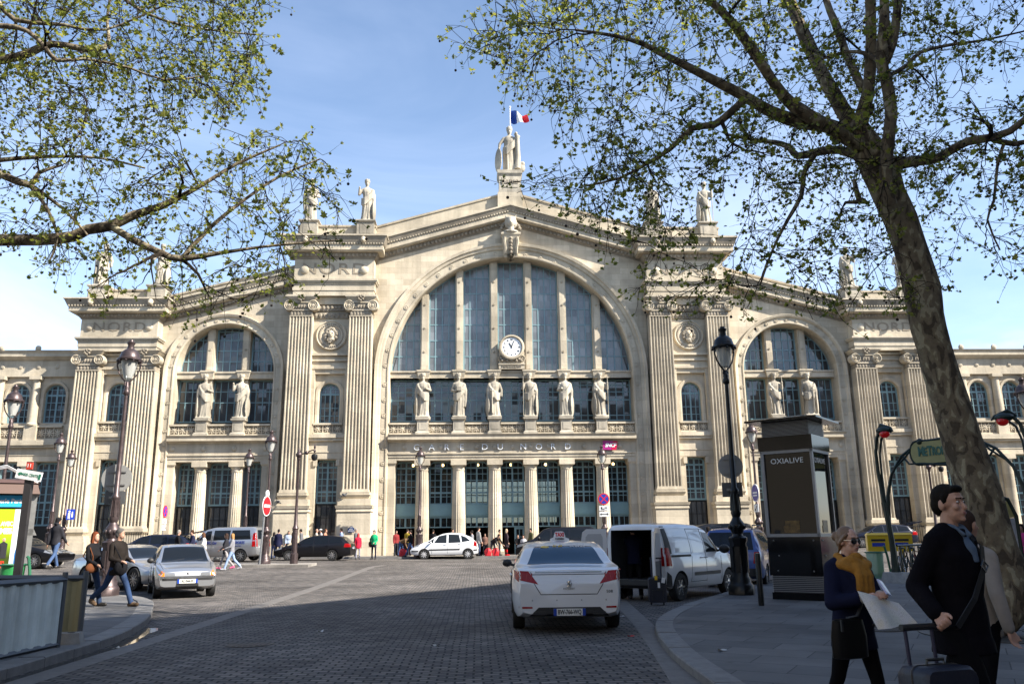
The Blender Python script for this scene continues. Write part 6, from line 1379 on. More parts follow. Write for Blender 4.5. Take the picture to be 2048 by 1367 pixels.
c.line('door_seam', 'side', [(1.22, .42), (1.2, 1.1), (1.66, 1.64), (2.06, 1.68)]); c.line('door_seam', 'side', [(2.06, .4), (2.06, 1.68)]); c.line('door_seam', 'side', [(2.06, .42), (2.9, .42), (2.8, 1.0), (2.8, 1.68), (2.06, 1.68)])
c.patch('side_moulding', 'side', [(1.3, .56), (2.75, .56), (2.75, .64), (1.3, .64)], PLS, 8, .012); c.patch('slide_rail', 'side', [(2.85, 1.02), (3.85, 1.02), (3.85, 1.07), (2.85, 1.07)], PLS, 8, .008)
c.patch('rear_pillar', 'side', [(3.78, 1.1), (4.04, 1.1), (4.0, 1.74), (3.84, 1.74)], PLS, 8, .007); c.patch('tail_light', 'side', [(3.84, .82), (4.07, .82), (4.06, 1.24), (3.9, 1.24)], LTR, 8, .012); c.patch('tail_light', 'rear', [(.7, .82), (.88, .82), (.86, 1.24), (.72, 1.24)], LTR, 6)
c.patch('rear_bumper', 'rear', [(-.85, .3), (.85, .3), (.87, .5), (-.87, .5)], PLS, 12, .02, both=False); c.patch('bumper_corner', 'side', [(3.82, .32), (4.06, .36), (4.06, .7), (3.9, .6)], PLS, 6, .008)
c.patch('headlight', 'side', [(.12, .78), (.6, .86), (.62, 1.0), (.2, .92)], LTW); c.handle(1.95, .98); c.handle(2.2, .98); c.mirror(1.32, 1.12, PLS, 1.5)
def rdoor(sd, opening):
    g = MB(); P = [(0, .5), (.66, .5), (.68, 1.1), (.6, 1.62), (.5, 1.7), (0, 1.7)]; g.prism(P, -.03, .03); o = g.build('rear_door', c.col, c.root, 30); o.location = (c.fx(c.L)+.0, sd*.74, 0)
    o.rotation_euler = (0, 0, opening); h = MB(); h.prism([(.1, 1.06), (.56, 1.06), (.52, 1.5), (.46, 1.58), (.14, 1.58), (.1, 1.5)], -.036, .036); h.build('door_panel', mat('door_lining', (.45, .46, .47), .5), o, 0)
    h = MB(); h.prism([(.06, .56), (.58, .56), (.6, .95), (.06, .95)], -.036, .036); h.build('lower_lining', mat('lining_grey', (.12, .12, .125), .7), o, 0)
rdoor(1, R(128)); rdoor(-1, R(196)); c.place(2.5, 21.65, 48)
# --- blue people carrier
BPT = paint('blue', (.012, .055, .24), .15)
c = Car('people_carrier', 'dark blue people carrier with roof rails and yellow number plate behind the black lamp', 'car', 4.45, 1.82, 1.75, [(0, .5), (.05, .72), (.6, .92), (1.1, 1.06), (2.0, 1.62), (2.5, 1.72), (3.8, 1.72), (4.15, 1.66), (4.38, 1.1), (4.45, .8)], [(0, .7), (1, .98), (4.45, 1.04)], BPT, zb=.24, tum=.32, wheels=(.9, 3.55), wr=.32, tail=(.08, .5))
sidewin(c, [[(1.55, 1.06), (2.35, 1.04), (2.35, 1.55), (2.1, 1.52)], [(2.43, 1.04), (3.2, 1.05), (3.2, 1.58), (2.43, 1.56)], [(3.28, 1.05), (4.0, 1.08), (3.9, 1.55), (3.28, 1.58)]]); c.patch('rear_window', 'rear', [(-.68, 1.08), (.68, 1.08), (.6, 1.58), (-.6, 1.58)], CGL, 12, both=False); c.patch('windscreen', 'top', [(1.15, -.65), (1.15, .65), (2.0, .55), (2.0, -.55)], CGL, both=False)
c.patch('tail_light', 'rear', [(.66, .7), (.86, .7), (.84, 1.02), (.7, 1.02)], LTR); c.patch('rear_bumper', 'rear', [(-.84, .32), (.84, .32), (.86, .56), (-.86, .56)], PLS, 12, .015, both=False); c.plate('7397 VX 95', .78, True, PLY); c.line('door_seam', 'side', [(2.39, .35), (2.39, 1.04)]); c.line('door_seam', 'side', [(3.24, .4), (3.24, 1.04)]); c.mirror(1.6, 1.05)
for sd in (-1, 1): g = MB(); g.tube([(c.fx(2.2), sd*.62, c.zt(2.2, .5)), (c.fx(2.3), sd*.62, 1.78), (c.fx(3.9), sd*.62, 1.78), (c.fx(4.0), sd*.62, c.zt(4, .5))], .02, 6); g.build('roof_rail', PLS, c.root)
c.place(5.8, 26.2, 62)
# --- black minivan side on behind the taxi
KPT = mat('paint_black', (.006, .006, .008), .3, 0, coat=.25, spec=.3); DPT = mat('paint_dark_blue', (.006, .009, .022), .3, .1, coat=.3, spec=.3)
vanprof = [(0, .6), (.05, .85), (.45, 1.02), (.95, 1.16), (1.75, 1.78), (2.2, 1.88), (4.4, 1.9), (4.62, 1.84), (4.72, 1.2), (4.76, .9)]; vanbelt = [(0, .9), (1, 1.12), (4.76, 1.16)]
def van(name, label, col, x, y, deg, txt=None):
    c = Car(name, label, 'van', 4.76, 1.9, 1.9, vanprof, vanbelt, col, zb=.26, tum=.2, wheels=(.85, 3.85), wr=.33, tail=(.05, .4), rimstyle=8)
    sidewin(c, [[(1.3, 1.18), (2.05, 1.16), (2.05, 1.68), (1.78, 1.66)], [(2.2, 1.16), (3.15, 1.18), (3.15, 1.7), (2.2, 1.7)], [(3.25, 1.18), (4.4, 1.2), (4.28, 1.7), (3.25, 1.7)]]); c.patch('rear_window', 'rear', [(-.66, 1.2), (.66, 1.2), (.62, 1.7), (-.62, 1.7)], CGL, 10, both=False); c.patch('windscreen', 'top', [(1.08, -.7), (1.08, .7), (1.75, .62), (1.75, -.62)], CGL, both=False)
    c.patch('tail_light', 'rear', [(.78, .8), (.9, .8), (.88, 1.55), (.8, 1.55)], LTR); c.patch('tail_light', 'side', [(4.5, .8), (4.7, .8), (4.62, 1.55), (4.5, 1.5)], LTR); c.patch('headlight', 'side', [(.08, .72), (.62, .86), (.62, .98), (.14, .9)], LTW); c.patch('headlight', 'front', [(.5, .7), (.84, .74), (.8, .92), (.52, .86)], LTW)
    c.line('door_seam', 'side', [(2.12, .4), (2.12, 1.74)]); c.line('door_seam', 'side', [(3.2, .4), (3.2, 1.16)]); c.line('door_seam', 'side', [(1.2, .5), (1.2, 1.16)]); c.patch('front_bumper', 'front', [(-.8, .34), (.8, .34), (.84, .56), (-.84, .56)], PLS, 10, .012, both=False); c.mirror(1.4, 1.2, PLS, 1.3); c.plate('AB-324-PQ', .72)
    return c.place(x, y, deg)
van('minivan', 'black minivan side on behind the white taxi roof sign', KPT, 2.15, 50.0, 174)
van('minivan', 'black minibus with dark windows beyond the white van roof', KPT, 10.6, 47.0, 176)
SPT = paint('silver', (.46, .47, .49), .75, .32)
c = van('minibus', 'silver minibus with blue lettering on its side, tailgate turned to the square', SPT, -17.0, 48.3, 170)
VBL = mat('van_letter_blue', (.03, .05, .25), .4)
for i, (tx, xx) in enumerate((('ATC. Car', 2.1), ('TRANSPORTS', 3.55))): text('side_lettering', tx, .2, VBL, c.root, (c.fx(xx), c.hw(xx, 1.03)+.014, 1.02), (PI/2, 0, PI), .003, .85, bold=.006)
text('side_lettering', 'taxis et navettes Paris', .1, VBL, c.root, (c.fx(3.5), c.hw(3.4, .88)+.014, .86), (PI/2, 0, PI), .003, .9)
for z in (1.58, 1.38): text('window_lettering', 'ATC', .15, SW, c.root, (c.fx(c.xe(0, z, True))-.02, 0, z), (PI/2, 0, -PI/2), .003, 1.3)
# --- white hatchback people carrier, side on
c = Car('hatchback', 'white family hatchback side on before the station doors', 'car', 4.28, 1.75, 1.64, [(0, .5), (.06, .68), (.5, .9), (.95, 1.06), (1.6, 1.42), (2.1, 1.59), (2.6, 1.64), (3.2, 1.58), (3.75, 1.38), (4.1, 1.1), (4.24, .9), (4.28, .7)], [(0, .7), (.9, .95), (4.28, 1.06)], WPT, zb=.24, tum=.34, wheels=(.87, 3.63), wr=.31, rimstyle=9, rimcol=mat('hubcap_grey', (.5, .5, .51), .4, .3))
sidewin(c, [[(1.05, 1.02), (1.42, .99), (1.5, 1.28), (1.42, 1.24)], [(1.48, 1.0), (2.28, .99), (2.28, 1.52), (1.78, 1.42)], [(2.4, .99), (3.18, 1.02), (3.05, 1.5), (2.4, 1.53)], [(3.25, 1.04), (3.78, 1.12), (3.5, 1.34), (3.18, 1.46)]])
c.patch('windscreen', 'top', [(1.0, -.62), (1.0, .62), (1.95, .52), (1.95, -.52)], CGL, both=False); c.patch('tail_light', 'side', [(3.98, .8), (4.2, .76), (4.16, 1.06), (4.02, 1.1)], LTR); c.patch('headlight', 'side', [(.12, .72), (.5, .8), (.62, .92), (.24, .84)], LTW)
c.patch('side_moulding', 'side', [(1.15, .54), (3.1, .56), (3.1, .64), (1.15, .62)], PLS, 10, .012); c.line('door_seam', 'side', [(1.35, .35), (1.28, .95)]); c.line('door_seam', 'side', [(2.34, .35), (2.34, 1.56)]); c.line('door_seam', 'side', [(3.1, .58), (3.22, 1.0)])
c.handle(2.1, .9); c.handle(3.0, .93); c.mirror(1.3, .98); c.patch('bumper_strip', 'side', [(.08, .46), (.5, .48), (.5, .54), (.08, .54)], PLS, 6, .01); c.patch('bumper_strip', 'side', [(3.98, .5), (4.22, .52), (4.22, .6), (3.98, .58)], PLS, 6, .01); c.place(-4.62, 52.9+.85, 179)
# --- black estates
estprof = [(0, .5), (.06, .64), (.6, .84), (1.2, .96), (1.95, 1.36), (2.4, 1.46), (3.3, 1.46), (4.0, 1.38), (4.35, 1.1), (4.52, .95), (4.57, .7)]; estbelt = [(0, .6), (1.2, .9), (4.57, .98)]
def estate(label, col, x, y, deg, hatch=False, name='estate_car'):
    c = Car(name, label, 'car', 4.57, 1.77, 1.46, estprof, estbelt, col, zb=.22, tum=.36, wheels=(.92, 3.5), wr=.315, rimstyle=9)
    sidewin(c, [[(1.55, .98), (2.35, .95), (2.35, 1.36), (2.05, 1.34)], [(2.43, .95), (3.25, .97), (3.22, 1.37), (2.43, 1.38)], [(3.33, .98), (4.1, 1.04), (3.9, 1.3), (3.3, 1.36)]]); c.patch('rear_window', 'top', [(4.3, -.6), (4.3, .6), (4.04, .5), (4.04, -.5)], CGL, both=False); c.patch('windscreen', 'top', [(1.25, -.62), (1.25, .62), (1.95, .52), (1.95, -.52)], CGL, both=False)
    c.patch('tail_light', 'side', [(4.18, .76), (4.52, .76), (4.46, .97), (4.24, .97)], LTR); c.patch('tail_light', 'rear', [(.6, .76), (.84, .76), (.8, .96), (.62, .96)], LTR); c.patch('headlight', 'side', [(.08, .6), (.5, .7), (.5, .82), (.16, .76)], LTW); c.patch('headlight', 'front', [(.42, .6), (.8, .6), (.76, .74), (.46, .72)], LTW)
    c.line('door_seam', 'side', [(1.42, .35), (1.4, .92)]); c.line('door_seam', 'side', [(2.39, .35), (2.39, .95)]); c.line('door_seam', 'side', [(3.2, .4), (3.35, .95)]); c.mirror(1.55, .95); c.plate('BT-518-KD', .72); c.handle(2.15, .84); c.handle(3.1, .86)
    if hatch:
        g = MB(); M = Matrix.Translation((c.fx(4.02), 0, 1.4)) @ Matrix.Rotation(R(12), 4, 'Y'); g.box(-1.0, 0, -.66, .66, -.03, .03, 0, M); h = g.build('open_tailgate', col, c.root, 0); g = MB(); g.box(-.62, -.08, -.54, .54, -.035, .035, 0, M); g.build('tailgate_window', CGL, h, 0)
    return c.place(x, y, deg)
estate('black estate car side on between the camera post and the tower plinth', KPT, -12.25, 50.6, 176)
estate('dark estate car with raised tailgate behind the silver cars', DPT, -20.3, 46.2, 190, True)
estate('dark car mostly hidden at the kerb behind the walker in jeans', KPT, -24.3, 40.8, -8)
c = estate('dark blue estate taxi with open tailgate beyond the yellow mailbox', DPT, 24.0, 57.0-2.8, 176, True)
# --- silver small hatchback, three-quarter front
c = Car('hatchback', 'silver small hatchback facing the camera with orange indicators', 'car', 3.76, 1.63, 1.45, [(0, .56), (.05, .72), (.3, .80), (.95, .92), (1.1, .97), (1.75, 1.36), (2.1, 1.44), (2.9, 1.43), (3.3, 1.36), (3.62, .98), (3.72, .8), (3.76, .6)], [(0, .6), (1, .88), (3.76, .94)], SPT, zb=.22, tum=.34, wheels=(.75, 3.2), wr=.28, rimcol=mat('hubcap_dark', (.2, .2, .2), .5))
sidewin(c, [[(1.38, .93), (2.2, .91), (2.2, 1.34), (1.85, 1.32)], [(2.28, .91), (3.1, .96), (2.95, 1.32), (2.28, 1.35)]]); c.patch('windscreen', 'top', [(1.05, -.64), (1.05, .64), (1.76, .53), (1.76, -.53)], CGL, 12, both=False)
c.patch('headlight', 'front', [(.32, .57), (.57, .57), (.59, .7), (.34, .69)], LTW, 8); c.patch('indicator', 'front', [(.585, .57), (.7, .58), (.68, .69), (.6, .7)], LTO, 6); c.patch('indicator', 'side', [(.06, .62), (.2, .64), (.22, .74), (.1, .72)], LTO, 6)
c.patch('grille', 'front', [(-.3, .28), (.3, .28), (.28, .40), (-.28, .40)], PLS, 8, both=False); c.patch('bumper_strip', 'front', [(-.74, .49), (.74, .49), (.74, .54), (-.74, .54)], PLS, 14, .012, both=False); c.plate('AC-044-SX', .46, False)
x = c.xe(0, .66); g = MB(); g.sph((c.fx(x), 0, .66), .035, 8, 6, 0, None, (.4, 1, 1)); g.build('badge', CHR, c.root); c.line('bonnet_seam', 'top', [(.25, .62), (1.0, .68)]); c.line('wiper', 'top', [(1.08, .05), (1.22, .5)], PLS, .01, False); c.line('wiper', 'top', [(1.08, -.5), (1.22, -.02)], PLS, .01, False)
c.mirror(1.4, .94, PLS); c.line('door_seam', 'side', [(1.25, .32), (1.22, .9)]); c.line('door_seam', 'side', [(2.24, .35), (2.24, .9)]); c.seats((1.9, 2.7), .9); c.place(-11.3, 25.15, -66)
# --- low silver sports saloon behind it
c = Car('sports_car', 'low silver sports saloon half hidden by the lamp and small hatchback', 'car', 4.95, 1.93, 1.4, [(0, .42), (.06, .58), (.5, .74), (1.3, .9), (1.5, .97), (2.2, 1.3), (2.7, 1.4), (3.4, 1.36), (4.3, 1.04), (4.8, .9), (4.95, .65)], [(0, .5), (1.4, .86), (4.95, .92)], SPT, zb=.18, tum=.46, nose=(.2, 1.2), wheels=(.95, 3.85), wr=.35, rimstyle=10)
sidewin(c, [[(1.85, .92), (2.75, .9), (2.75, 1.28), (2.4, 1.26)], [(2.83, .9), (3.6, .92), (3.4, 1.22), (2.83, 1.28)]]); c.patch('windscreen', 'top', [(1.5, -.66), (1.5, .66), (2.2, .5), (2.2, -.5)], CGL, 12, both=False); c.patch('headlight', 'top', [(.18, .5), (.18, .72), (.7, .82), (.75, .62)], LTW, 8)
c.patch('air_intake', 'front', [(.42, .3), (.8, .32), (.78, .46), (.45, .44)], PLS, 8); c.patch('air_intake', 'front', [(-.3, .28), (.3, .28), (.3, .4), (-.3, .4)], PLS, 8, both=False); c.line('door_seam', 'side', [(1.7, .35), (1.72, .88)]); c.line('door_seam', 'side', [(2.79, .35), (2.79, .9)]); c.mirror(1.85, .93); c.place(-14.05, 28.7, -38)
# ------------------------------------------------------------------ people
SKIN = mat('skin', (.42, .24, .17), .55, var=(14, .1)); SKINP = mat('skin_pale', (.50, .30, .225), .5, var=(14, .08))
def cloth(c, r=.85): return mat('cloth_%02d_%02d_%02d' % tuple(int(x*99) for x in c), c, r, 0, var=(7, .16), spec=.08)
SHO = mat('shoe_dark', (.02, .018, .016), .5)
def person(label, loc, rz, H=1.74, top=(.03, .03, .035), bot=(.03, .03, .03), hair=(.03, .02, .015), hem=-.08, flare=0, shoe=None, style='short', v=.03, grp=None, bag=None, hood=False, sleeve=1.0, skirt=0, skin=None, hatc=None, female=False, boots=None, belly=0, **pose):
    t = empty('person', loc, R(rz), label, 'person', grp); F = Fig(H, **pose); sk = skin or SKIN; fine = v < .015; k = F.k
    g = MB(); F.headg(g, fine); F.torso(g, -.012)
    for i in (0, 1): F.arm(g, i, -.008); F.hand(g, i, fine=fine); F.leg(g, i, -.012); F.foot(g, i, -.01)
    fuse(g, 'body', sk, t, min(v, .024))
    g = MB(); F.torso(g, .012, hem, flare, belly, female)
    for i in (0, 1): F.arm(g, i, .014, sleeve)
    if hood: ell(g, F.hp(0, .07, -.09), (.1*k, .07*k, .06*k))
    fuse(g, 'jacket', cloth(top), t, v)
    g = MB()
    if skirt:
        g.loft(F.rings([(-.1-skirt, .2, .17, 0), (-.05, .17, .13, 0), (.1, .15, .115, 0)], .012), True, True)
    else:
        for i in (0, 1): F.leg(g, i, .006, flare=.014)
        g.loft(F.rings([(-.1, .15, .12, 0), (0, .165, .125, 0), (.1, .15, .11, 0)], 0), True, True)
    fuse(g, 'skirt' if skirt else 'trousers', cloth(bot), t, v)
    for i in (0, 1):
        g = MB(); F.foot(g, i, .008)
        if boots: F.leg(g, i, .012, cut=1.0) if False else cone(g, F.legs[i][1].lerp(F.legs[i][2], .25), F.legs[i][2], .062*k, .05*k)
        fuse(g, 'boot' if boots else 'shoe', cloth(boots) if boots else cloth(shoe) if shoe else SHO, t, min(v, .02))
    g = MB(); M = F.HM
    ell(g, F.hp(0, .02, .045), (.08*k, .094*k, .09*k), M); ell(g, F.hp(0, .055, -.01), (.074*k, .064*k, .085*k), M)
    if style == 'long': ell(g, F.hp(0, .06, -.1), (.085*k, .06*k, .13*k), M); [cone(g, F.hp(sd*.07, 0, .03), F.hp(sd*.08, .03, -.14), .025*k, .03*k) for sd in (-1, 1)]
    if style == 'bun': ell(g, F.hp(0, .125, .03), (.045*k, .04*k, .045*k), M)
    if style != 'bald':
        h = fuse(g, 'hair', cloth(hair), t, min(v, .02))
        cut = MB(); cut_c = F.hp(0, -.09, -.035)
    if hatc: g = MB(); ell(g, F.hp(0, .005, .075), (.088*k, .1*k, .06*k), M); ell(g, F.hp(0, -.1, .055), (.06*k, .05*k, .012*k), M); fuse(g, 'cap', cloth(hatc), t, .02)
    if bag:
        c, d, sz = bag; g = MB(); p = F.hip+Vector(d)*k; ell(g, p, (sz[0]*k, sz[1]*k, sz[2]*k)); o = fuse(g, 'bag', cloth(c), t, min(v, .025)); g = MB(); sh = F.arms[0 if d[0] > 0 else 1][0]; sh2 = F.arms[1 if d[0] > 0 else 0][0]
        s_ = sh+Vector((0, 0, .07*k)); g.tube([p+Vector((0, -.02, sz[2]*k*.8)), p.lerp(s_, .5)+Vector((math.copysign(.05, d[0]), -.12, 0)), s_, p.lerp(s_, .5)+Vector((math.copysign(.05, d[0]), .14, 0)), p+Vector((0, .02, sz[2]*k*.8))], .014, 6); g.build('strap', cloth(c), o)
    return t, F
def P(px, py, dz=.0): p = gnd(px, py, dz); return p
WK = dict(legs=((24, 4), (-18, 22)), arms=((-18, 8, 0, 4), (20, 8, 38, 4))); WK2 = dict(legs=((-20, 26), (22, 3)), arms=((16, 8, 34, 4), (-16, 8, 0, 4)))
ST_ = dict(legs=((2, 2), (-2, 2)))
# couple on the left pavement
p = P(226, 1212, .12)
person('person in black jacket and jeans looking at a phone, black bag at the hip', p, 66, 1.8, (.022, .018, .016), (.028, .05, .11), (.10, .095, .09), -.16, v=.018, shoe=(.12, .08, .05), bag=((.01, .01, .012), (-.1, -.22, .0), (.17, .1, .17)), head=(20, 0), legs=((30, 6), (-24, 30)), arms=((12, 6, 78, -20), (8, 10, 76, -14)))
p = P(176, 1212, .12)
person('person with red brown hair, black leather jacket and brown bag', p, 74, 1.66, (.012, .012, .014), (.025, .042, .085), (.14, .04, .018), -.1, style='long', v=.018, female=True, bag=((.12, .045, .02), (-.2, -.14, .0), (.17, .09, .12)), head=(0, -4), legs=((16, 4), (-30, 34)), arms=((-10, 12, 30, 6), (14, 12, 60, -10)))
person('person in a dark hooded top and jeans walking away at the far left pavement', P(105, 1137, .1), 165, 1.8, (.028, .028, .034), (.06, .10, .2), (.02, .018, .016), -.1, hood=True, hatc=(.02, .02, .022), **WK)
g_ = 'two walkers crossing before the silver minibus'
person('person in pale grey top and light jeans, nearer of two walkers by the silver minibus', P(461, 1139), -75, 1.68, (.22, .22, .24), (.25, .34, .52), (.3, .17, .07), -.08, style='long', female=True, grp=g_, shoe=(.3, .3, .32), legs=((22, 4), (-20, 24)), arms=((20, 10, 70, -10), (-4, 10, 20, 4)))
person('person in dark coat and grey trousers, farther of two walkers before the silver minibus', P(449, 1137), -80, 1.66, (.03, .03, .032), (.3, .28, .28), (.04, .025, .02), -.16, style='long', female=True, grp=g_, shoe=(.5, .1, .2), legs=((-18, 24), (20, 4)), arms=((14, 10, 50, -6), (10, 10, 60, -6)))
for px, Y, rz, lab, kw in ((352, 43, 120, 'person in a black leather jacket by the raised tailgate', dict(top=(.018, .018, .02), hair=(.25, .23, .2))), (385, 43.5, -60, 'person in a navy jacket leaning beside the silver minibus bonnet', dict(top=(.02, .022, .05), hair=(.05, .025, .015))), (408, 43, -70, 'person in a white blouse between the silver hatchback and the minibus', dict(top=(.6, .57, .52), hair=(.1, .05, .03), style='long', female=True, H=1.64))):
    p = at(px, 1100, Y); person(lab, (p.x, Y, gz(p.x, Y)), rz, **{**dict(H=1.76, bot=(.03, .04, .08)), **kw}, lean=6, arms=((20, 8, 50, 0), (14, 8, 30, 0)))
# along the station front
row = [(556, 52.8, 180, 'person in a navy suit seen from behind, left of the black estate car', dict(top=(.016, .018, .045), H=1.82, hem=-.2)),
       (547, 53.2, 150, 'person in grey cardigan and jeans beside the navy suit', dict(top=(.1, .1, .1), bot=(.1, .14, .3), female=True, H=1.64, style='long')),
       (586, 54.9, 90, 'person all in black behind the camera post', dict(top=(.012, .012, .014), H=1.8)), (604, 55.2, -90, 'person with grey jacket walking behind the black estate bonnet', dict(top=(.12, .12, .13), lean=10)),
       (632, 55.5, 100, 'bald person in a pale jacket behind the black estate roof', dict(top=(.4, .36, .3), style='bald')), (641, 55.8, -80, 'person with a white cap behind the black estate roof', dict(top=(.3, .3, .33), hatc=(.7, .7, .7))),
       (650, 55.2, 80, 'person in orange pink top behind the black estate rear window', dict(top=(.4, .18, .12), hair=(.12, .05, .03))), (682, 55.6, -90, 'person in blue and white shirt by the tower plinth', dict(top=(.2, .26, .45), H=1.8)),
       (711, 55.6, 90, 'person in grey coat just behind the red jacket', dict(top=(.1, .1, .11), hair=(.25, .23, .22), H=1.78)), (716, 53.6, -165, 'person in a bright red jacket near the black estate rear', dict(top=(.55, .02, .05), bot=(.25, .25, .3), female=True, H=1.6, style='long', hem=-.2, hair=(.45, .05, .05), belly=.02)),
       (748, 53.4, -20, 'person in a bright green jacket and cap standing by the arch jamb', dict(top=(.02, .40, .16), bot=(.03, .03, .045), hatc=(.1, .1, .11), H=1.8, bag=((.06, .035, .025), (-.26, .05, .0), (.14, .12, .2)), arms=((10, 14, 60, -20), (0, 18, 6, 10)))),
       (802, 55.6, 60, 'person in a brown jacket bending down at the first station door', dict(top=(.16, .1, .055), bot=(.05, .09, .2), lean=72, legs=((10, 18), (-4, 12)), arms=((70, 6, 60, 0), (50, 6, 60, 0)))),
       (814, 55.9, 140, 'person in yellow and black top inside the first station door', dict(top=(.3, .22, .03), H=1.76)), (821, 54.6, -80, 'person in black jacket and jeans walking past the first station door', dict(top=(.014, .014, .016), bot=(.06, .1, .22), **WK)),
       (957, 55.0, 120, 'tall person in a grey jacket at the rear of the white hatchback', dict(top=(.28, .27, .26), bot=(.06, .08, .14), H=1.86, hem=-.2)), (970, 56.3, 0, 'small person in brown behind the red bags', dict(top=(.16, .09, .07), H=1.45, style='long')),
       (986, 54.8, 40, 'person bending over red luggage with a brown shoulder bag', dict(top=(.02, .018, .016), lean=65, legs=((6, 14), (-10, 10)), arms=((80, 6, 70, 0), (60, 6, 60, 0)), bag=((.2, .08, .03), (.2, .1, .1), (.14, .1, .14)))),
       (1013, 55.2, 100, 'person in dark coat with red boots leaning on a crutch at the doors', dict(top=(.035, .025, .03), bot=(.03, .02, .02), hem=-.38, flare=.15, boots=(.5, .015, .02), hair=(.4, .33, .22), style='long', female=True, H=1.72)),
       (1036, 57.2, 0, 'person in black sitting low at the foot of a station column', dict(top=(.012, .012, .012), H=1.7, legs=((85, 80), (80, 85)), arms=((30, 8, 80, -20), (30, 8, 80, -20)))), (1047, 57.0, -20, 'person with white scarf sitting beside the station column', dict(top=(.4, .4, .42), H=1.66, legs=((85, 80), (80, 85)))),
       (1124, 57.6, 0, 'person in black standing in the fifth station doorway', dict(top=(.02, .02, .02))), (576, 56.6, 30, 'person in pale blue by the tower plinth near the black figure', dict(top=(.25, .3, .4), female=True, H=1.6, style='long'))]
row += [(792, 56.8, 30, 'person in dark red inside the first station doorway', dict(top=(.2, .03, .03), H=1.68)), (866, 57.4, 160, 'person in black entering the second station doorway', dict(top=(.015, .015, .018))), (944, 56.4, -100, 'person in blue jeans and grey top walking before the third doorway', dict(top=(.2, .2, .22), bot=(.06, .1, .22), H=1.7, **WK)),
        (999, 56.0, 80, 'person in tan jacket beside the red luggage', dict(top=(.3, .2, .11), H=1.7)), (1062, 55.6, -60, 'person in olive coat half hidden by the black minivan bonnet', dict(top=(.1, .1, .05), H=1.75)), (1225, 56.8, 0, 'person in white shirt at the last station doorway', dict(top=(.55, .55, .55), H=1.72)), (905, 57.8, 20, 'person in orange vest inside the second station doorway', dict(top=(.6, .2, .02), H=1.76))]
for px, Y, rz, lab, kw in row:
    p = at(px, 1090, Y); d = dict(H=1.74, bot=(.03, .032, .04), v=.032); d.update(kw); person(lab, (p.x, Y, gz(p.x, Y)+(.13 if Y > 54.3 else 0)), rz, grp='people along the station front', **d)
p = at(1417, 1070, 33); person('person in a beige coat standing between the white van and the blue people carrier', (p.x, 33, gz(p.x, 33)), 160, 1.78, (.38, .31, .24), (.05, .05, .05), (.03, .02, .02), -.3)
p = P(1272, 1197); VM, _ = person('person in dark navy clothes reaching into the open white van', p, 175, 1.82, (.008, .010, .028), (.008, .008, .012), (.012, .01, .01), -.14, v=.02, lean=14, head=(0, 12), legs=((4, 6), (-6, 6)), arms=((50, 6, 70, 0), (40, 10, 60, 0)))
p = at(2046, 1075, 23); person('person in a pink top at the right edge behind the tree', (p.x, 23, .1), -60, 1.62, (.5, .05, .2), (.03, .03, .04), (.03, .02, .02), style='long')
# people in the foreground ------------------------------------------------
NAV = (.004, .006, .021); BLKC = (.004, .004, .005)
LIP = mat('lips', (.30, .09, .08), .4); EYW = mat('eye_white', (.6, .58, .55), .25); EYB = mat('eye_brown', (.03, .018, .012), .2); LENS = mat('sunglass_lens', (.008, .008, .009), .05, coat=.6)
def face(t, F, brow=(.05, .03, .02), glasses=False, stub=None):
    k = F.k; hp = F.hp; M = F.HM
    for sd in (-1, 1):
        if not glasses:
            g = MB(); ell(g, hp(sd*.031, -.0705, .012), (.0125*k, .009*k, .0065*k), M, 10, 6); e = g.build('eye', EYW, t); g = MB(); ell(g, hp(sd*.031, -.0785, .012), (.0058*k, .003*k, .0058*k), M, 8, 6); g.build('iris', EYB, e)
        g = MB(); cone(g, hp(sd*.014, -.083, .034), hp(sd*.05, -.073, .035), .0042*k, .003*k, 6); g.build('eyebrow', cloth(brow), t)
    g = MB(); ell(g, hp(0, -.0875, -.053), (.019*k, .005*k, .0038*k), M, 10, 6); ell(g, hp(0, -.0875, -.061), (.017*k, .005*k, .0042*k), M, 10, 6); g.build('lips', LIP, t)
    if glasses:
        g = MB()
        for sd in (-1, 1): ell(g, hp(sd*.034, -.084, .004), (.03*k, .006*k, .025*k), M @ Matrix.Rotation(sd*.25, 3, 'Z'), 12, 8)
        gl = g.build('sunglasses', LENS, t); g = MB(); g.tube([hp(-.01, -.09, .012), hp(.01, -.09, .012)], .003, 5)
        for sd in (-1, 1): g.tube([hp(sd*.062, -.078, .012), hp(sd*.079, -.03, .012), hp(sd*.08, .02, .005)], .0025, 5)
        g.build('glasses_frame', CHR, gl)
# walking woman with map
p0 = at(1690, 1100, 6.2)
F = Fig(1.5, 2, legs=((12, 4), (-14, 16)), arms=((16, 14, 112, -34), (18, 20, 104, -38)), head=(10, 2), stance=4, broad=.95, twist=0)
t = empty('person', (p0.x, 6.2, .1), R(16), 'person with hair bun, sunglasses and mustard scarf holding a city map', 'person')
g = MB(); F.headg(g, True); F.torso(g, -.015, female=True)
for i in (0, 1): F.arm(g, i, -.008, r=(.045, .036, .026)); F.hand(g, i, 55, True, roll=30); F.leg(g, i, -.015); F.foot(g, i, -.012)
fuse(g, 'body', SKINP, t, .0062, 2); face(t, F, (.16, .09, .04), True)
g = MB(); F.torso(g, .028, -.17, .13, 0, True)
for i in (0, 1): F.arm(g, i, .022, .82)
for sd in (-1, 1): g.tube([F.up(.5*F.k, -.07, sd*.1), F.up(.42*F.k, -.14, sd*.07), F.up(.2*F.k, -.145, sd*.05)], [.03, .028, .02], 6)
coat = fuse(g, 'coat', cloth(NAV), t, .013, 2)
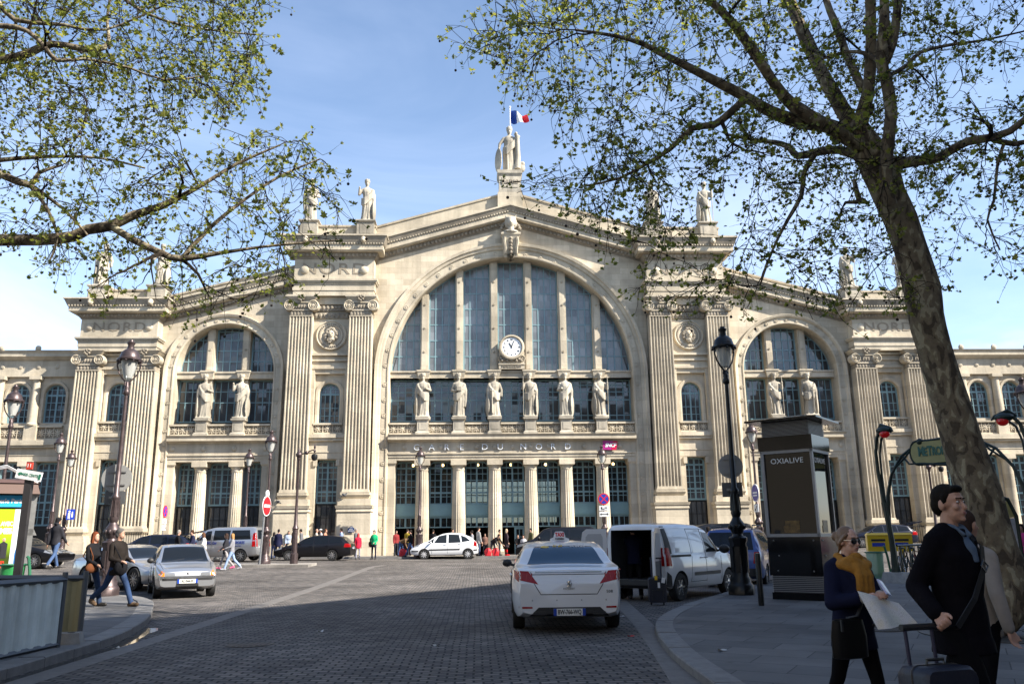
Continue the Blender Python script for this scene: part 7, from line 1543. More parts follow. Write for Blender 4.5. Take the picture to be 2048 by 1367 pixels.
for i in (0, 1):
    g = MB(); a, b = F.arms[i][1], F.arms[i][2]; cone(g, a.lerp(b, .8), a.lerp(b, .92), .042, .04); fuse(g, 'cuff', cloth((.45, .42, .38)), coat, .01)
for q in range(3): g = MB(); ell(g, F.up((.3-.13*q)*F.k, -.165, .045), (.013, .006, .013)); g.build('button', BLK, coat)
g = MB()
for i in (0, 1): F.leg(g, i, .004, (.088, .056, .04))
g.loft(F.rings([(-.1, .15, .12, 0), (0, .165, .125, 0), (.1, .15, .11, 0)], 0), True, True); fuse(g, 'trousers', cloth(BLKC), t, .014)
for i in (0, 1): g = MB(); F.foot(g, i, .008); fuse(g, 'shoe', SHO, t, .012)
g = MB(); n_ = F.neck
for k_ in range(3):
    r_ = .085+.012*k_; z_ = -.005-.03*k_; pts = [n_+Vector((r_*math.cos(a), -.012-.01*k_+r_*.9*math.sin(a), z_+.022*math.sin(3*a+k_*2)-.018*math.sin(-a)*0)) for a in [2*PI*i/18 for i in range(19)]]; g.tube(pts, .032+.004*k_, 8)
for dx_, L_ in ((-.035, .19), (.03, .23), (-.005, .21)): g.tube([n_+Vector((dx_, -.12, -.05)), n_+Vector((dx_*1.2, -.15, -.12)), n_+Vector((dx_*1.4, -.155, -.08-L_*.8))], [.034, .038, .03], 8)
fuse(g, 'scarf', mat('mustard_wool', (.30, .135, .015), .9, bump=(60, .004), var=(20, .2)), t, .009, 1)
g = MB(); M = F.HM; hp = F.hp; k = F.k
ell(g, hp(0, .0245, .046), (.079*k, .0925*k, .086*k), M); ell(g, hp(0, .06, .0), (.07*k, .06*k, .08*k), M); ell(g, hp(0, .13, .035), (.046*k, .04*k, .046*k), M); ell(g, hp(.01, .15, .05), (.03*k, .025*k, .03*k), M)
for sd in (-1, 1): cone(g, hp(sd*.074, -.03, .05), hp(sd*.078, .03, -.02), .016*k, .02*k); cone(g, hp(sd*.072, .03, -.02), hp(sd*.04, .08, -.1), .014*k, .01*k)
h = fuse(g, 'hair', mat('hair_light_brown', (.15, .085, .042), .42, var=(120, .3), bump=(240, .0015)), t, .009, 1)
g = MB(); a = (F.hip+Vector((-.17, -.14, -.02)))
g.tube([F.arms[0][0]+Vector((-.03, -.02, .06)), F.up(.35*F.k, -.17, .02), F.up(.12*F.k, -.17, -.1), a+Vector((0, 0, .1))], .012, 6); st = g.build('bag_strap', BLK, t)
g = MB(); g.loft([[(a.x+(w_*math.cos(q)), a.y-.01+d_*math.sin(q), a.z+z_) for q in [2*PI*i/16 for i in range(16)]] for z_, w_, d_ in ((-.17, .12, .03), (-.16, .15, .055), (-.02, .15, .06), (.09, .13, .045), (.1, .1, .02))], True, True); bg_ = g.build('shoulder_bag', mat('black_leather', (.005, .005, .005), .5, spec=.15), t); g = MB(); g.box(a.x-.11, a.x-.095, a.y-.08, a.y-.065, a.z+.02, a.z+.1); g.build('clasp', BLK, bg_, 0)
# the map she holds, hanging from both hands
hL, hR = F.arms[0][3], F.arms[1][3]; Mt = t.matrix_basis; c0 = Mt @ ((hL+hR)/2)
def map_mat():
    m = bpy.data.materials.new('city_map'); m.use_nodes = True; nt = m.node_tree; L = nt.links.new; b = nt.nodes['Principled BSDF']; b.inputs['Roughness'].default_value = .5
    tc = nd(nt, 'ShaderNodeTexCoord'); v = nd(nt, 'ShaderNodeTexVoronoi', Scale=85.0, feature='DISTANCE_TO_EDGE'); L(tc.outputs['Object'], v.inputs['Vector']); n = nd(nt, 'ShaderNodeTexNoise', Scale=6.0); L(tc.outputs['Object'], n.inputs['Vector'])
    r = nd(nt, 'ShaderNodeValToRGB'); e = r.color_ramp.elements; e[0].position = .35; e[0].color = (.62, .66, .62, 1); e[1].position = .62; e[1].color = (.70, .67, .55, 1); x = r.color_ramp.elements.new(.5); x.color = (.68, .69, .70, 1); L(n.outputs['Fac'], r.inputs[0])
    s = nd(nt, 'ShaderNodeMapRange'); s.inputs[1].default_value = .02; s.inputs[2].default_value = .07; s.inputs[3].default_value = .72; s.inputs[4].default_value = 1; L(v.outputs['Distance'], s.inputs[0])
    mx = nd(nt, 'ShaderNodeVectorMath', operation='SCALE'); L(r.outputs[0], mx.inputs[0]); L(s.outputs[0], mx.inputs['Scale']); L(mx.outputs[0], b.inputs['Base Color']); return m
mp_ = empty('city_map', c0, R(10), 'unfolded paper city map hanging from the hands of the person with sunglasses', 'map')
dv = Mt.to_3x3().inverted() @ (Matrix.Rotation(.0, 3, 'Z') @ Vector((0, 0, 0)))
g = MB(); g.grid(lambda u, v: (-.17+.32*u+.06*v, -.03-.05*math.sin(PI*2*u)*.4-.10*v+.012*abs((u*4) % 2-1), .03-.25*v-.09*u*(1-v)+.03*u*v), 16, 12); g.build('sheet', map_mat(), mp_, 40)
ph = empty('mobile_phone', c0+Vector((.03, -.05, .05)), R(40), 'small pale phone held with the map', 'phone'); ph.rotation_euler = (R(55), R(15), R(40)); g = MB(); g.box(-.035, .035, -.06, .06, -.005, .005); g.build('case', mat('phone_case', (.35, .38, .6), .3), ph, 0); g = MB(); g.box(-.03, .03, -.05, .05, .005, .0065); g.build('screen', mat('phone_screen', (.6, .6, .65), .2), ph, 0)
# tall man with the suitcase
p0 = at(1903, 1100, 5.25)
F = Fig(1.78, 1, legs=((-24, 26), (20, 4)), arms=((-14, 8, 6, 2), (-26, 12, 50, 20)), head=(2, -2), stance=3, broad=.94)
t = empty('person', (p0.x, 5.25, .1), R(27), 'tall person in a dark coat over blue shirt pulling a suitcase, looking right', 'person')
g = MB(); F.headg(g, True); F.torso(g, -.015)
for i in (0, 1): F.arm(g, i, -.008); F.hand(g, i, 70 if i else 35, True); F.leg(g, i, -.015); F.foot(g, i, -.012)
fuse(g, 'body', SKIN, t, .0066, 2); face(t, F, (.02, .014, .01))
g = MB(); F.torso(g, .030, -.17, .2, .0)
for i in (0, 1): F.arm(g, i, .022, .93)
coat = fuse(g, 'coat', mat('coat_dark', (.005, .0045, .0065), .85, var=(6, .25), bump=(9, .012), spec=.06), t, .013, 2)
g = MB()
for sd in (-1, 1): g.tube([F.up(.545*F.k, .05, sd*.03), F.up(.56*F.k, .01, sd*.08), F.up(.535*F.k, -.05, sd*.085)], [.032, .036, .022], 8)
fuse(g, 'collar', cloth((.055, .012, .012)), coat, .012)
g = MB(); g.loft(F.rings([(.37, .022, .02, -.135), (.46, .045, .028, -.11), (.545, .075, .07, -.005), (.585, .066, .064, -.004)], .006), True, True)
for sd in (-1, 1): g.tube([F.up(.60*F.k, .0, sd*.06), F.up(.585*F.k, -.055, sd*.045), F.up(.53*F.k, -.115, sd*.03)], [.012, .014, .012], 6)
fuse(g, 'shirt', cloth((.085, .12, .17)), t, .009, 1)
g = MB(); pts = [F.arms[0][0]+Vector((-.02, .03, .075)), F.up(.47*F.k, -.13, .1), F.up(.33*F.k, -.172, .02), F.up(.16*F.k, -.165, -.1), F.up(.0, -.1, -.2), F.up(-.02*F.k, .05, -.22)]
rings = []
for i, q in enumerate(pts): d = (pts[min(i+1, 5)]-pts[max(i-1, 0)]).normalized(); s_ = d.cross(Vector((0, -1, 0))).normalized()*.022; n_ = Vector((0, -.006, 0)); rings.append([(q+s_)[:], (q+s_+n_)[:], (q-s_+n_)[:], (q-s_)[:]])
g.loft(rings, True, True); sp = g.build('shoulder_strap', BLK, t, 0); g = MB(); q = pts[2]; M = Matrix.Translation(q+Vector((0, -.012, .02))) @ Matrix.Rotation(R(40), 4, 'Y')
for a in ((-.03, -.024, -.022, .022), (.024, .03, -.022, .022), (-.03, .03, -.027, -.021), (-.03, .03, .021, .027)): g.box(a[0], a[1], -.004, .004, a[2], a[3], 0, M)
g.build('buckle', CHR, sp, 0)
g = MB()
for i in (0, 1): F.leg(g, i, .010, (.09, .062, .05), flare=.02)
g.loft(F.rings([(-.1, .15, .12, 0), (0, .165, .125, 0), (.1, .15, .11, 0)], .004), True, True); fuse(g, 'trousers', cloth(BLKC), t, .014)
for i in (0, 1): g = MB(); F.foot(g, i, .01); fuse(g, 'shoe', cloth((.035, .018, .012), .5), t, .012)
g = MB(); hp = F.hp; k = F.k; M = F.HM; ell(g, hp(0, .024, .05), (.081*k, .092*k, .085*k), M); ell(g, hp(0, .06, .0), (.075*k, .06*k, .075*k), M); ell(g, hp(0, -.055, .095), (.055*k, .03*k, .025*k), M)
for sd in (-1, 1): cone(g, hp(sd*.076, -.005, .05), hp(sd*.078, .0, -.005), .012*k, .008*k)
fuse(g, 'hair', mat('hair_dark', (.009, .007, .005), .75, spec=.12, bump=(240, .0015)), t, .009, 1)
hw_ = t.matrix_basis @ F.arms[1][3]
# suitcase standing on its wheels, telescopic handle in his hand
NVY = mat('suitcase_navy', (.005, .007, .018), .45, var=(3, .2), bump=(50, .002))
def suitcase(loc, rz, tilt, W_, H_, D_, hh, label, grip=None):
    t = empty('suitcase', loc, rz, label, 'suitcase', 'trolley suitcases'); t.rotation_euler = (tilt, 0, rz)
    g = MB(); r = .05; o = []
    for cx, cz, a0 in ((W_/2-r, r+.06, -90), (W_/2-r, H_-r, 0), (-W_/2+r, H_-r, 90), (-W_/2+r, r+.06, 180)): o += [(cx+r*math.cos(R(a0+30*j)), cz+r*math.sin(R(a0+30*j))) for j in range(4)]
    g.loft([[(x*.95, -D_/2, .06+(z-.06)*.97) for x, z in o], [(x, -D_/2+.03, z) for x, z in o], [(x, D_/2-.03, z) for x, z in o], [(x*.95, D_/2, .06+(z-.06)*.97) for x, z in o]], True, True); b = g.build('shell', NVY, t, 50)
    g = MB(); g.tube([(-W_/2*.6, -D_/2-.004, .12), (-W_/2*.6, -D_/2-.004, H_*.55), (W_/2*.6, -D_/2-.004, H_*.55), (W_/2*.6, -D_/2-.004, .12)], .007, 5); g.tube([(x, 0, z) for x, z in [(x*1.006, z*1.002) for x, z in o]], .006, 5); g.build('zip', BLK, b)
    g = MB(); g.tube([(-.06, -.0, H_), (-.06, 0, H_+.03), (.06, 0, H_+.03), (.06, 0, H_)], .01, 6); g.build('carry_handle', BLK, t)
    for s_ in (-1, 1): g = MB(); g.tube([(s_*W_*.27, D_/2-.03, H_-.05), (s_*W_*.27, D_/2-.03, hh)], .011, 8); g.build('handle_rod', mat('rod_violet_grey', (.05, .05, .085), .35, .7), t)
    g = MB(); g.tube([(-W_*.34, D_/2-.03, hh), (W_*.34, D_/2-.03, hh)], .02, 10); g.build('grip', BLK, t)
    for s_ in (-1, 1): g = MB(); g.cyl((s_*(W_/2-.06)-.015, D_/2-.04, .04), (s_*(W_/2-.06)+.015, D_/2-.04, .04), .04, 12); g.build('wheel', TYR, t)
    return t
suitcase((hw_.x-.11, hw_.y-.09, .1), R(14), R(-3), .36, .69, .25, hw_.z-.105, 'navy trolley suitcase pulled by the tall person in the foreground')
p = P(1316, 1209); s_ = suitcase(p, R(-6), 0, .40, .60, .24, 1.02, 'dark blue trolley suitcase with white tags standing behind the white van')
g = MB(); g.box(-.02, .06, -.15, -.14, .5, .62, 0, Matrix.Rotation(.2, 4, 'Y')); g.box(.0, .05, -.16, -.15, .38, .5); g.build('luggage_tag', SW, s_, 0); g = MB(); g.box(-.06, .0, -.15, -.14, .55, .64); g.build('yellow_tag', PLY, s_, 0)
for px, lab in ((976, 'bright red soft bag on the ground left of the bending person'), (991, 'bright red suitcase at the feet of the bending person'), (806, 'red bag on the ground by the first station door')):
    p = at(px, 1105, 54.9); t = empty('travel_bag', (p.x, 54.7, gz(p.x, 54.9)+.13), 0, lab, 'bag', 'red luggage before the doors'); g = MB(); ell(g, (0, 0, .26), (.25, .16, .27)); g.box(-.22, .22, -.14, .14, 0, .3); fuse(g, 'shell', mat('bag_red', (.5, .01, .02), .6), t, .03); g = MB(); g.tube([(-.1, 0, .5), (-.08, 0, .6), (.08, 0, .6), (.1, 0, .5)], .015, 6); g.build('handle', BLK, t)
# person in the pale jacket behind him
p0 = at(1936, 1100, 6.2)
person('person in a pale beige jacket walking behind the tall person, dark bag at the hip', (p0.x, 6.2, .1), 118, 1.66, (.27, .24, .21), BLKC, (.04, .03, .02), -.12, v=.014, bag=((.012, .012, .014), (.2, -.02, .02), (.12, .1, .17)), legs=((24, 4), (-22, 24)), arms=((12, 8, 30, 0), (-18, 14, 4, 10)), head=(0, 0))
# ------------------------------------------------------------------ plane trees in young leaf
from mathutils import noise as NZ
def bark():
    m = bpy.data.materials.new('plane_bark'); m.use_nodes = True; nt = m.node_tree; L = nt.links.new; b = nt.nodes['Principled BSDF']; b.inputs['Roughness'].default_value = .9; b.inputs['Specular IOR Level'].default_value = .2
    g = nd(nt, 'ShaderNodeNewGeometry'); mp = nd(nt, 'ShaderNodeMapping'); mp.inputs['Scale'].default_value = (1.6, 1.6, .8); L(g.outputs['Position'], mp.inputs['Vector'])
    n = nd(nt, 'ShaderNodeTexNoise', Scale=5.0, Detail=4.0, Roughness=.45, Distortion=.6); L(mp.outputs[0], n.inputs['Vector'])
    r = nd(nt, 'ShaderNodeValToRGB'); r.color_ramp.interpolation = 'EASE'; e = r.color_ramp.elements; e[0].position = .425; e[0].color = (.075, .06, .043, 1); e[1].position = .445; e[1].color = (.15, .122, .086, 1); x = e.new(.58); x.color = (.18, .15, .10, 1); x = e.new(.605); x.color = (.29, .26, .18, 1); L(n.outputs['Fac'], r.inputs[0])
    n2 = nd(nt, 'ShaderNodeTexNoise', Scale=18.0, Detail=6.0); L(g.outputs['Position'], n2.inputs['Vector']); ml = nd(nt, 'ShaderNodeMapRange'); ml.inputs[3].default_value = .55; ml.inputs[4].default_value = 1.4; L(n2.outputs['Fac'], ml.inputs[0])
    mx = nd(nt, 'ShaderNodeVectorMath', operation='SCALE'); L(r.outputs[0], mx.inputs[0]); L(ml.outputs[0], mx.inputs['Scale']); L(mx.outputs[0], b.inputs['Base Color'])
    ad = nd(nt, 'ShaderNodeMath', operation='MULTIPLY_ADD'); L(n.outputs['Fac'], ad.inputs[0]); ad.inputs[1].default_value = 2.0; L(n2.outputs['Fac'], ad.inputs[2]); bp = nd(nt, 'ShaderNodeBump', Strength=.8, Distance=.02); L(ad.outputs[0], bp.inputs['Height']); L(bp.outputs[0], b.inputs['Normal']); return m
def leafm(name, c, t):
    m = bpy.data.materials.new(name); m.use_nodes = True; nt = m.node_tree; L = nt.links.new; b = nt.nodes['Principled BSDF']; b.inputs['Roughness'].default_value = .45; b.inputs['Specular IOR Level'].default_value = .35
    g = nd(nt, 'ShaderNodeNewGeometry'); n = nd(nt, 'ShaderNodeTexNoise', Scale=2.6, Detail=3.0); L(g.outputs['Position'], n.inputs['Vector']); r = nd(nt, 'ShaderNodeMapRange'); r.inputs[1].default_value = .3; r.inputs[2].default_value = .7; r.inputs[3].default_value = .55; r.inputs[4].default_value = 1.5; L(n.outputs['Fac'], r.inputs[0])
    a = nd(nt, 'ShaderNodeVectorMath', operation='SCALE'); a.inputs[0].default_value = c; L(r.outputs[0], a.inputs['Scale']); L(a.outputs[0], b.inputs['Base Color'])
    a2 = nd(nt, 'ShaderNodeVectorMath', operation='SCALE'); a2.inputs[0].default_value = t; L(r.outputs[0], a2.inputs['Scale']); tr = nd(nt, 'ShaderNodeBsdfTranslucent'); L(a2.outputs[0], tr.inputs[0])
    mx = nd(nt, 'ShaderNodeMixShader'); mx.inputs[0].default_value = .5; L(b.outputs[0], mx.inputs[1]); L(tr.outputs[0], mx.inputs[2]); L(mx.outputs[0], nt.nodes['Material Output'].inputs[0]); return m
BARK = bark(); TWIG = mat('twig_brown', (.020, .015, .011), .9, spec=.15); SEED = mat('seed_ball', (.018, .011, .008), .9)
LEAF = leafm('young_leaf', (.10, .125, .025), (.32, .34, .05)); LEAF2 = leafm('yellow_leaf', (.14, .145, .03), (.40, .39, .07)); LEAF3 = leafm('dark_leaf', (.058, .082, .018), (.17, .20, .03))
def crom(p, step=.22):
    "smooth curve through (point, radius) pairs"
    out = []
    for i in range(len(p)-1):
        a, b, c, d = [p[max(0, min(len(p)-1, j))] for j in (i-1, i, i+1, i+2)]; n = max(2, int((c[0]-b[0]).length/step))
        for k in range(n):
            t = k/n; f = lambda w, x, y, z: .5*((2*x)+(y-w)*t+(2*w-5*x+4*y-z)*t*t+(3*x-w-3*y+z)*t**3)
            out.append((f(a[0], b[0], c[0], d[0]), max(.004, b[1]+(c[1]-b[1])*t)))
    return out+[p[-1]]
class Tree:
    def __init__(s, seed): s.rnd = random.Random(seed); s.nodes = []; s.tr = MB(); s.br = MB(); s.tips = []; s.lv = [MB(), MB(), MB()]; s.balls = []
    def tube(s, g, pts, seg, wob=.0):
        rings = []; ref = None; n = len(pts)
        for i, (p, r) in enumerate(pts):
            t = (pts[min(i+1, n-1)][0]-pts[max(i-1, 0)][0]); t = t.normalized() if t.length > 1e-9 else Vector((0, 0, 1))
            if ref is None: ref = Vector((0, 0, 1)) if abs(t.z) < .9 else Vector((1, 0, 0))
            a = t.cross(ref); a = a.normalized() if a.length > 1e-6 else t.orthogonal().normalized(); b = a.cross(t); ref = b; q = []
            for k in range(seg):
                d = a*math.cos(2*PI*k/seg)-b*math.sin(2*PI*k/seg); rr = r*(1+wob*(NZ.noise((p+d*r*2)*1.3)*1.2+.5*NZ.noise((p+d*r)*4.0))) if wob else r
                q.append((p+d*rr)[:])
            rings.append(q)
        g.loft(rings, True, True)
    def limb(s, pts, seg=9, wob=.12):
        q = crom(pts); s.tube(s.tr, q, seg, wob); s.nodes += [(p, r, (q[min(i+1, len(q)-1)][0]-q[max(i-1, 0)][0]).normalized()) for i, (p, r) in enumerate(q)]
    def grow(s, targets, first=0):
        "long side branches first, then everything else from the nearest wood outwards"
        if first: s.rnd.shuffle(targets); s.grow_(targets[:first], 1.75); targets = targets[first:]
        s.grow_(targets, 1.0)
    def grow_(s, targets, thick):
        rnd = s.rnd; kd = None
        def build():
            k = kdtree.KDTree(len(s.nodes)); [k.insert(n[0], i) for i, n in enumerate(s.nodes)]; k.balance(); return k
        kd = build(); done = len(s.nodes)
        if thick == 1: targets.sort(key=lambda t: kd.find(t)[2])
        for t in targets:
            co, i, d = kd.find(t)
            for j in range(done, len(s.nodes)):
                dd = (s.nodes[j][0]-t).length
                if dd < d: d, i = dd, j
            if len(s.nodes)-done > 260: kd = build(); done = len(s.nodes)
            if d < .12: continue
            p, r, dr = s.nodes[i]
            if r < .012: i = max(0, i-2) if (s.nodes[max(0, i-2)][0]-p).length < .5 else i; p, r, dr = s.nodes[i]
            v = t-p; L = v.length; n = max(3, int(L/.16)); r0 = min(r*.66, (.0065+.0095*L)*thick); r0 = max(r0, .0055)
            m = p+v*.5+dr*L*.16+Vector((rnd.uniform(-.1, .1), rnd.uniform(-.1, .1), rnd.uniform(-.02, .16)))*L
            pts = []
            for k in range(n+1):
                u = k/n; q = p*(1-u)**2+m*2*u*(1-u)+t*u*u; q = q+Vector((rnd.uniform(-1, 1), rnd.uniform(-1, 1), rnd.uniform(-1, 1)))*(.022 if 0 < k else 0); pts.append((q, r0*(1-u)+.0042*u))
            s.tube(s.br, pts, 5 if r0 > .012 else 4); s.nodes += [(q, rr, (pts[min(k+1, n)][0]-pts[max(k-1, 0)][0]).normalized()) for k, (q, rr) in enumerate(pts)][1:]
            for k in range(1, n+1):
                if k/n > .3 or L < .7:
                    if rnd.random() < .7: s.twig(pts[k][0], (pts[k][0]-pts[k-1][0]).normalized())
            s.tips.append(pts[-1][0])
    def twig(s, p, d):
        rnd = s.rnd; L = rnd.uniform(.12, .42); dv = (d*.5+Vector((rnd.uniform(-1, 1), rnd.uniform(-1, 1), rnd.uniform(-1.1, .55)))).normalized(); n = 3; pts = [(p, .005)]
        for k in range(1, n+1): dv = (dv+Vector((rnd.uniform(-.3, .3), rnd.uniform(-.3, .3), rnd.uniform(-.35, .15)))).normalized(); pts.append((pts[-1][0]+dv*L/n, .0044-.0008*k))
        s.tube(s.br, pts, 3)
        for k in range(1, n+1):
            for _ in range((rnd.choice((0, 0, 1, 2)) if k < n else rnd.choice((1, 2, 3, 4, 5)))): s.leaf(pts[k][0]+Vector((rnd.uniform(-1, 1), rnd.uniform(-1, 1), rnd.uniform(-1, .4)))*.042)
        if rnd.random() < .17: s.balls.append((pts[-1][0], rnd.uniform(.05, .22)))
    def leaf(s, p):
        rnd = s.rnd; z = rnd.uniform(.016, .042)*(1.5 if rnd.random() < .12 else 1); M = Matrix.Translation(p) @ Matrix.Rotation(rnd.uniform(0, 6.3), 4, 'Z') @ Matrix.Rotation(rnd.gauss(.6, .6), 4, 'X') @ Matrix.Rotation(rnd.gauss(0, .5), 4, 'Y') @ Matrix.Diagonal((z, z, z, 1))
        u = rnd.random(); g = s.lv[0 if u < .52 else 1 if u < .8 else 2]
        g.add([(0, 0, 0), (-.9, .35, .3), (-.55, .75, .12), (-.8, 1.3, .3), (-.3, 1.25, .05), (0, 1.95, -.05), (.3, 1.25, .05), (.8, 1.3, .3), (.55, .75, .12), (.9, .35, .3)], [(0, 1, 2, 4), (2, 3, 4), (0, 4, 5, 6), (0, 6, 8, 9), (6, 7, 8)], 0, M)
    def finish(s, loc, label):
        t = empty('plane_tree', loc, 0, label, 'tree'); T = Matrix.Translation(-Vector(loc))
        for g in [s.tr, s.br]+s.lv: g.v = [(x-loc[0], y-loc[1], z-loc[2]) for x, y, z in g.v]
        s.tr.build('trunk', BARK, t, 60); s.br.build('branches', TWIG, t, 60)
        g = MB()
        for i, l in enumerate(s.lv): g.add(l.v, l.f, i)
        g.build('crown', [LEAF, LEAF2, LEAF3], t, 0)
        c = Vector((CAMX, 0, CAMH)); s.balls.sort(key=lambda b: (b[0]-c).length if (b[0]-c).dot(FWD) > 0 else 99)
        def ball(g, p, L, o): g.sph((p.x-o[0], p.y-o[1], p.z-L-o[2]), .021, 7, 5); g.tube([(p.x-o[0], p.y-o[1], p.z-o[2]), (p.x-o[0]+.008, p.y-o[1], p.z-L-o[2])], .0016, 3)
        me = {}
        for p, L in s.balls[:90]:
            q = round(L*20)/20+.03
            if q not in me: g = MB(); ball(g, Vector((0, 0, 0)), q, (0, 0, 0)); me[q] = g.mesh('seed_ball', SEED, 60)
            o = link('seed_ball', me[q], t); o.location = p-Vector(loc)
        g = MB(); [ball(g, p, L, loc) for p, L in s.balls[90:]]; o = g.build('seed_balls', SEED, t, 60); o['kind'] = 'stuff'
        return t
def px3(l): return [(at(x, y, Y), w*.5*Y/1500) for x, y, Y, w in l]
def inpoly(x, y, P):
    c = False; n = len(P)
    for i in range(n):
        (a, b), (e, f) = P[i], P[i-1]
        if (b > y) != (f > y) and x < (e-a)*(y-b)/(f-b)+a: c = not c
    return c
def sample(poly, N, y0, y1, rnd, dens=None):
    xs_, ys_ = [p[0] for p in poly], [p[1] for p in poly]; out = []
    while len(out) < N:
        x, y = rnd.uniform(min(xs_), max(xs_)), rnd.uniform(min(ys_), max(ys_))
        if inpoly(x, y, poly) and (dens is None or rnd.random() < dens(x, y)): out.append(at(x, y, rnd.triangular(y0, y1, (y0+y1)/2)))
    return out
# right-hand tree
T = Tree(11)
base = gnd(2030, 1288, .1)
T.limb([(Vector((base.x+.05, 12.0, .0)), .47), (Vector((base.x+.0, 12.0, .22)), .38)]+px3([(2008, 1195, 12, 98), (1985, 1100, 12, 86), (1949, 960, 12, 77), (1923, 880, 12, 70), (1900, 800, 12, 66), (1866, 690, 12, 64), (1852, 630, 12, 66), (1843, 575, 12, 70), (1827, 520, 12, 64), (1802, 440, 12, 62), (1778, 390, 12, 62), (1758, 340, 12, 72), (1735, 300, 12, 66), (1718, 268, 12, 54), (1706, 245, 12, 44)]), 18, .10)
for l in ([(1712, 262, 12, 36), (1668, 190, 12.2, 30), (1640, 140, 12.5, 28), (1612, 80, 12.8, 26), (1585, 15, 13, 24), (1560, -60, 13.4, 22), (1520, -220, 14, 16), (1490, -420, 14.5, 8)],
          [(1715, 262, 11.9, 36), (1735, 190, 11.7, 26), (1741, 100, 11.6, 24), (1740, 0, 11.4, 22), (1735, -90, 11.2, 20), (1720, -330, 10.8, 14), (1700, -600, 10.4, 7)],
          [(1726, 180, 11.8, 18), (1696, 115, 12.2, 17), (1672, 50, 12.5, 16), (1652, 0, 12.7, 14), (1620, -120, 13, 8)],
          [(1715, 275, 12, 34), (1650, 250, 11.8, 30), (1600, 245, 11.7, 27), (1540, 222, 11.5, 24), (1490, 192, 11.4, 22), (1427, 160, 11.2, 20), (1374, 133, 11, 17), (1321, 106, 10.9, 14), (1286, 88, 10.8, 11), (1230, 72, 10.6, 8), (1150, 60, 10.4, 5)],
          [(1722, 295, 11.9, 32), (1655, 252, 11.6, 27), (1590, 214, 11.4, 25), (1545, 162, 11.2, 23), (1505, 100, 11, 21), (1470, 52, 10.8, 19), (1435, 15, 10.6, 17), (1380, -30, 10.4, 13), (1290, -90, 10, 7)],
          [(1492, 196, 11.4, 16), (1460, 226, 11.4, 15), (1427, 250, 11.5, 14), (1385, 256, 11.6, 13), (1340, 298, 11.7, 11), (1295, 326, 11.8, 8), (1240, 356, 12, 5), (1170, 372, 12.2, 4)],
          [(1735, 318, 12, 26), (1682, 300, 12.3, 19), (1640, 303, 12.6, 17), (1595, 312, 12.9, 15), (1578, 294, 13, 13), (1550, 285, 13.2, 11), (1510, 280, 13.4, 8), (1450, 268, 13.6, 5)],
          [(1628, 312, 12.7, 11), (1608, 345, 12.6, 10), (1603, 390, 12.5, 9), (1575, 440, 12.4, 7), (1545, 500, 12.3, 5), (1520, 570, 12.2, 3.5)],
          [(1690, 405, 12.1, 6), (1730, 402, 12.1, 12), (1718, 398, 12.1, 12), (1708, 360, 12.2, 9)],
          [(1785, 330, 11.8, 26), (1830, 322, 11.6, 22), (1870, 318, 11.4, 20), (1900, 302, 11.2, 19), (1935, 283, 11, 18), (1975, 276, 10.8, 17), (2020, 262, 10.6, 15), (2060, 230, 10.4, 13), (2150, 170, 10, 9), (2260, 120, 9.6, 5)],
          [(1982, 277, 10.8, 12), (2030, 288, 10.9, 11), (2100, 275, 11, 8), (2200, 300, 11.2, 5)],
          [(2010, 282, 10.8, 7), (1995, 330, 10.9, 6), (1988, 400, 11, 5), (1975, 440, 11, 4), (2000, 500, 11.1, 3)],
          [(1782, 410, 11.6, 26), (1772, 370, 11.5, 26), (1774, 300, 11.4, 24), (1782, 225, 11.3, 24), (1772, 160, 11.2, 24), (1762, 118, 11.1, 23), (1768, 50, 11, 22), (1768, -20, 10.9, 20), (1762, -150, 10.6, 15), (1770, -400, 10, 7)],
          [(1768, 130, 11.2, 18), (1785, 85, 11.1, 19), (1796, 10, 11, 18), (1802, -70, 10.9, 16), (1830, -250, 10.5, 9)],
          [(1763, 128, 11.2, 10), (1735, 108, 11.5, 10), (1690, 104, 11.8, 8), (1640, 120, 12.2, 5)],
          [(1780, 150, 11.2, 9), (1815, 130, 11.3, 8), (1840, 105, 11.4, 8), (1900, 90, 11.5, 7), (1970, 80, 11.6, 5), (2060, 60, 11.8, 3)],
          [(1770, -20, 11, 16), (1820, -140, 9, 13), (1860, -420, 6.5, 10), (1700, -1300, 4, 6)], [(1740, -60, 11.2, 16), (1640, -260, 9, 12), (1400, -640, 7, 9), (1000, -1300, 5, 5)]):  # last two limbs carry the added canopy back over the camera
    T.limb(px3(l))
polyR = [(890, 55), (930, 15), (1060, -30), (1300, -120), (2150, -120), (2150, 480), (2060, 590), (2000, 555), (1960, 470), (1935, 420), (1905, 540), (1870, 610), (1800, 655), (1735, 640), (1690, 665), (1600, 640), (1530, 590), (1480, 640), (1400, 600), (1330, 640), (1270, 615), (1255, 520), (1160, 465), (1110, 440), (1075, 400), (990, 374), (1000, 366), (1090, 350), (1120, 290), (1095, 235), (1020, 185), (975, 130), (905, 92)]
def densR(x, y):
    f = 1.0
    if y > 380: f = .6
    if y > 520: f = .4
    if x > 1880: f *= .62
    if x < 1250: f *= .8
    return f
rr = random.Random(5)
T.grow(sample(polyR, 2150, 8.6, 15.2, rr, densR)+sample([(700, -1500), (2300, -1500), (2300, -120), (1150, -120)], 420, 4.5, 13, rr), 190)  # second batch: unseen canopy over the camera, added to block sky light
T.finish((base.x, 12.0, 0), 'large leaning plane tree with mottled bark on the right pavement')
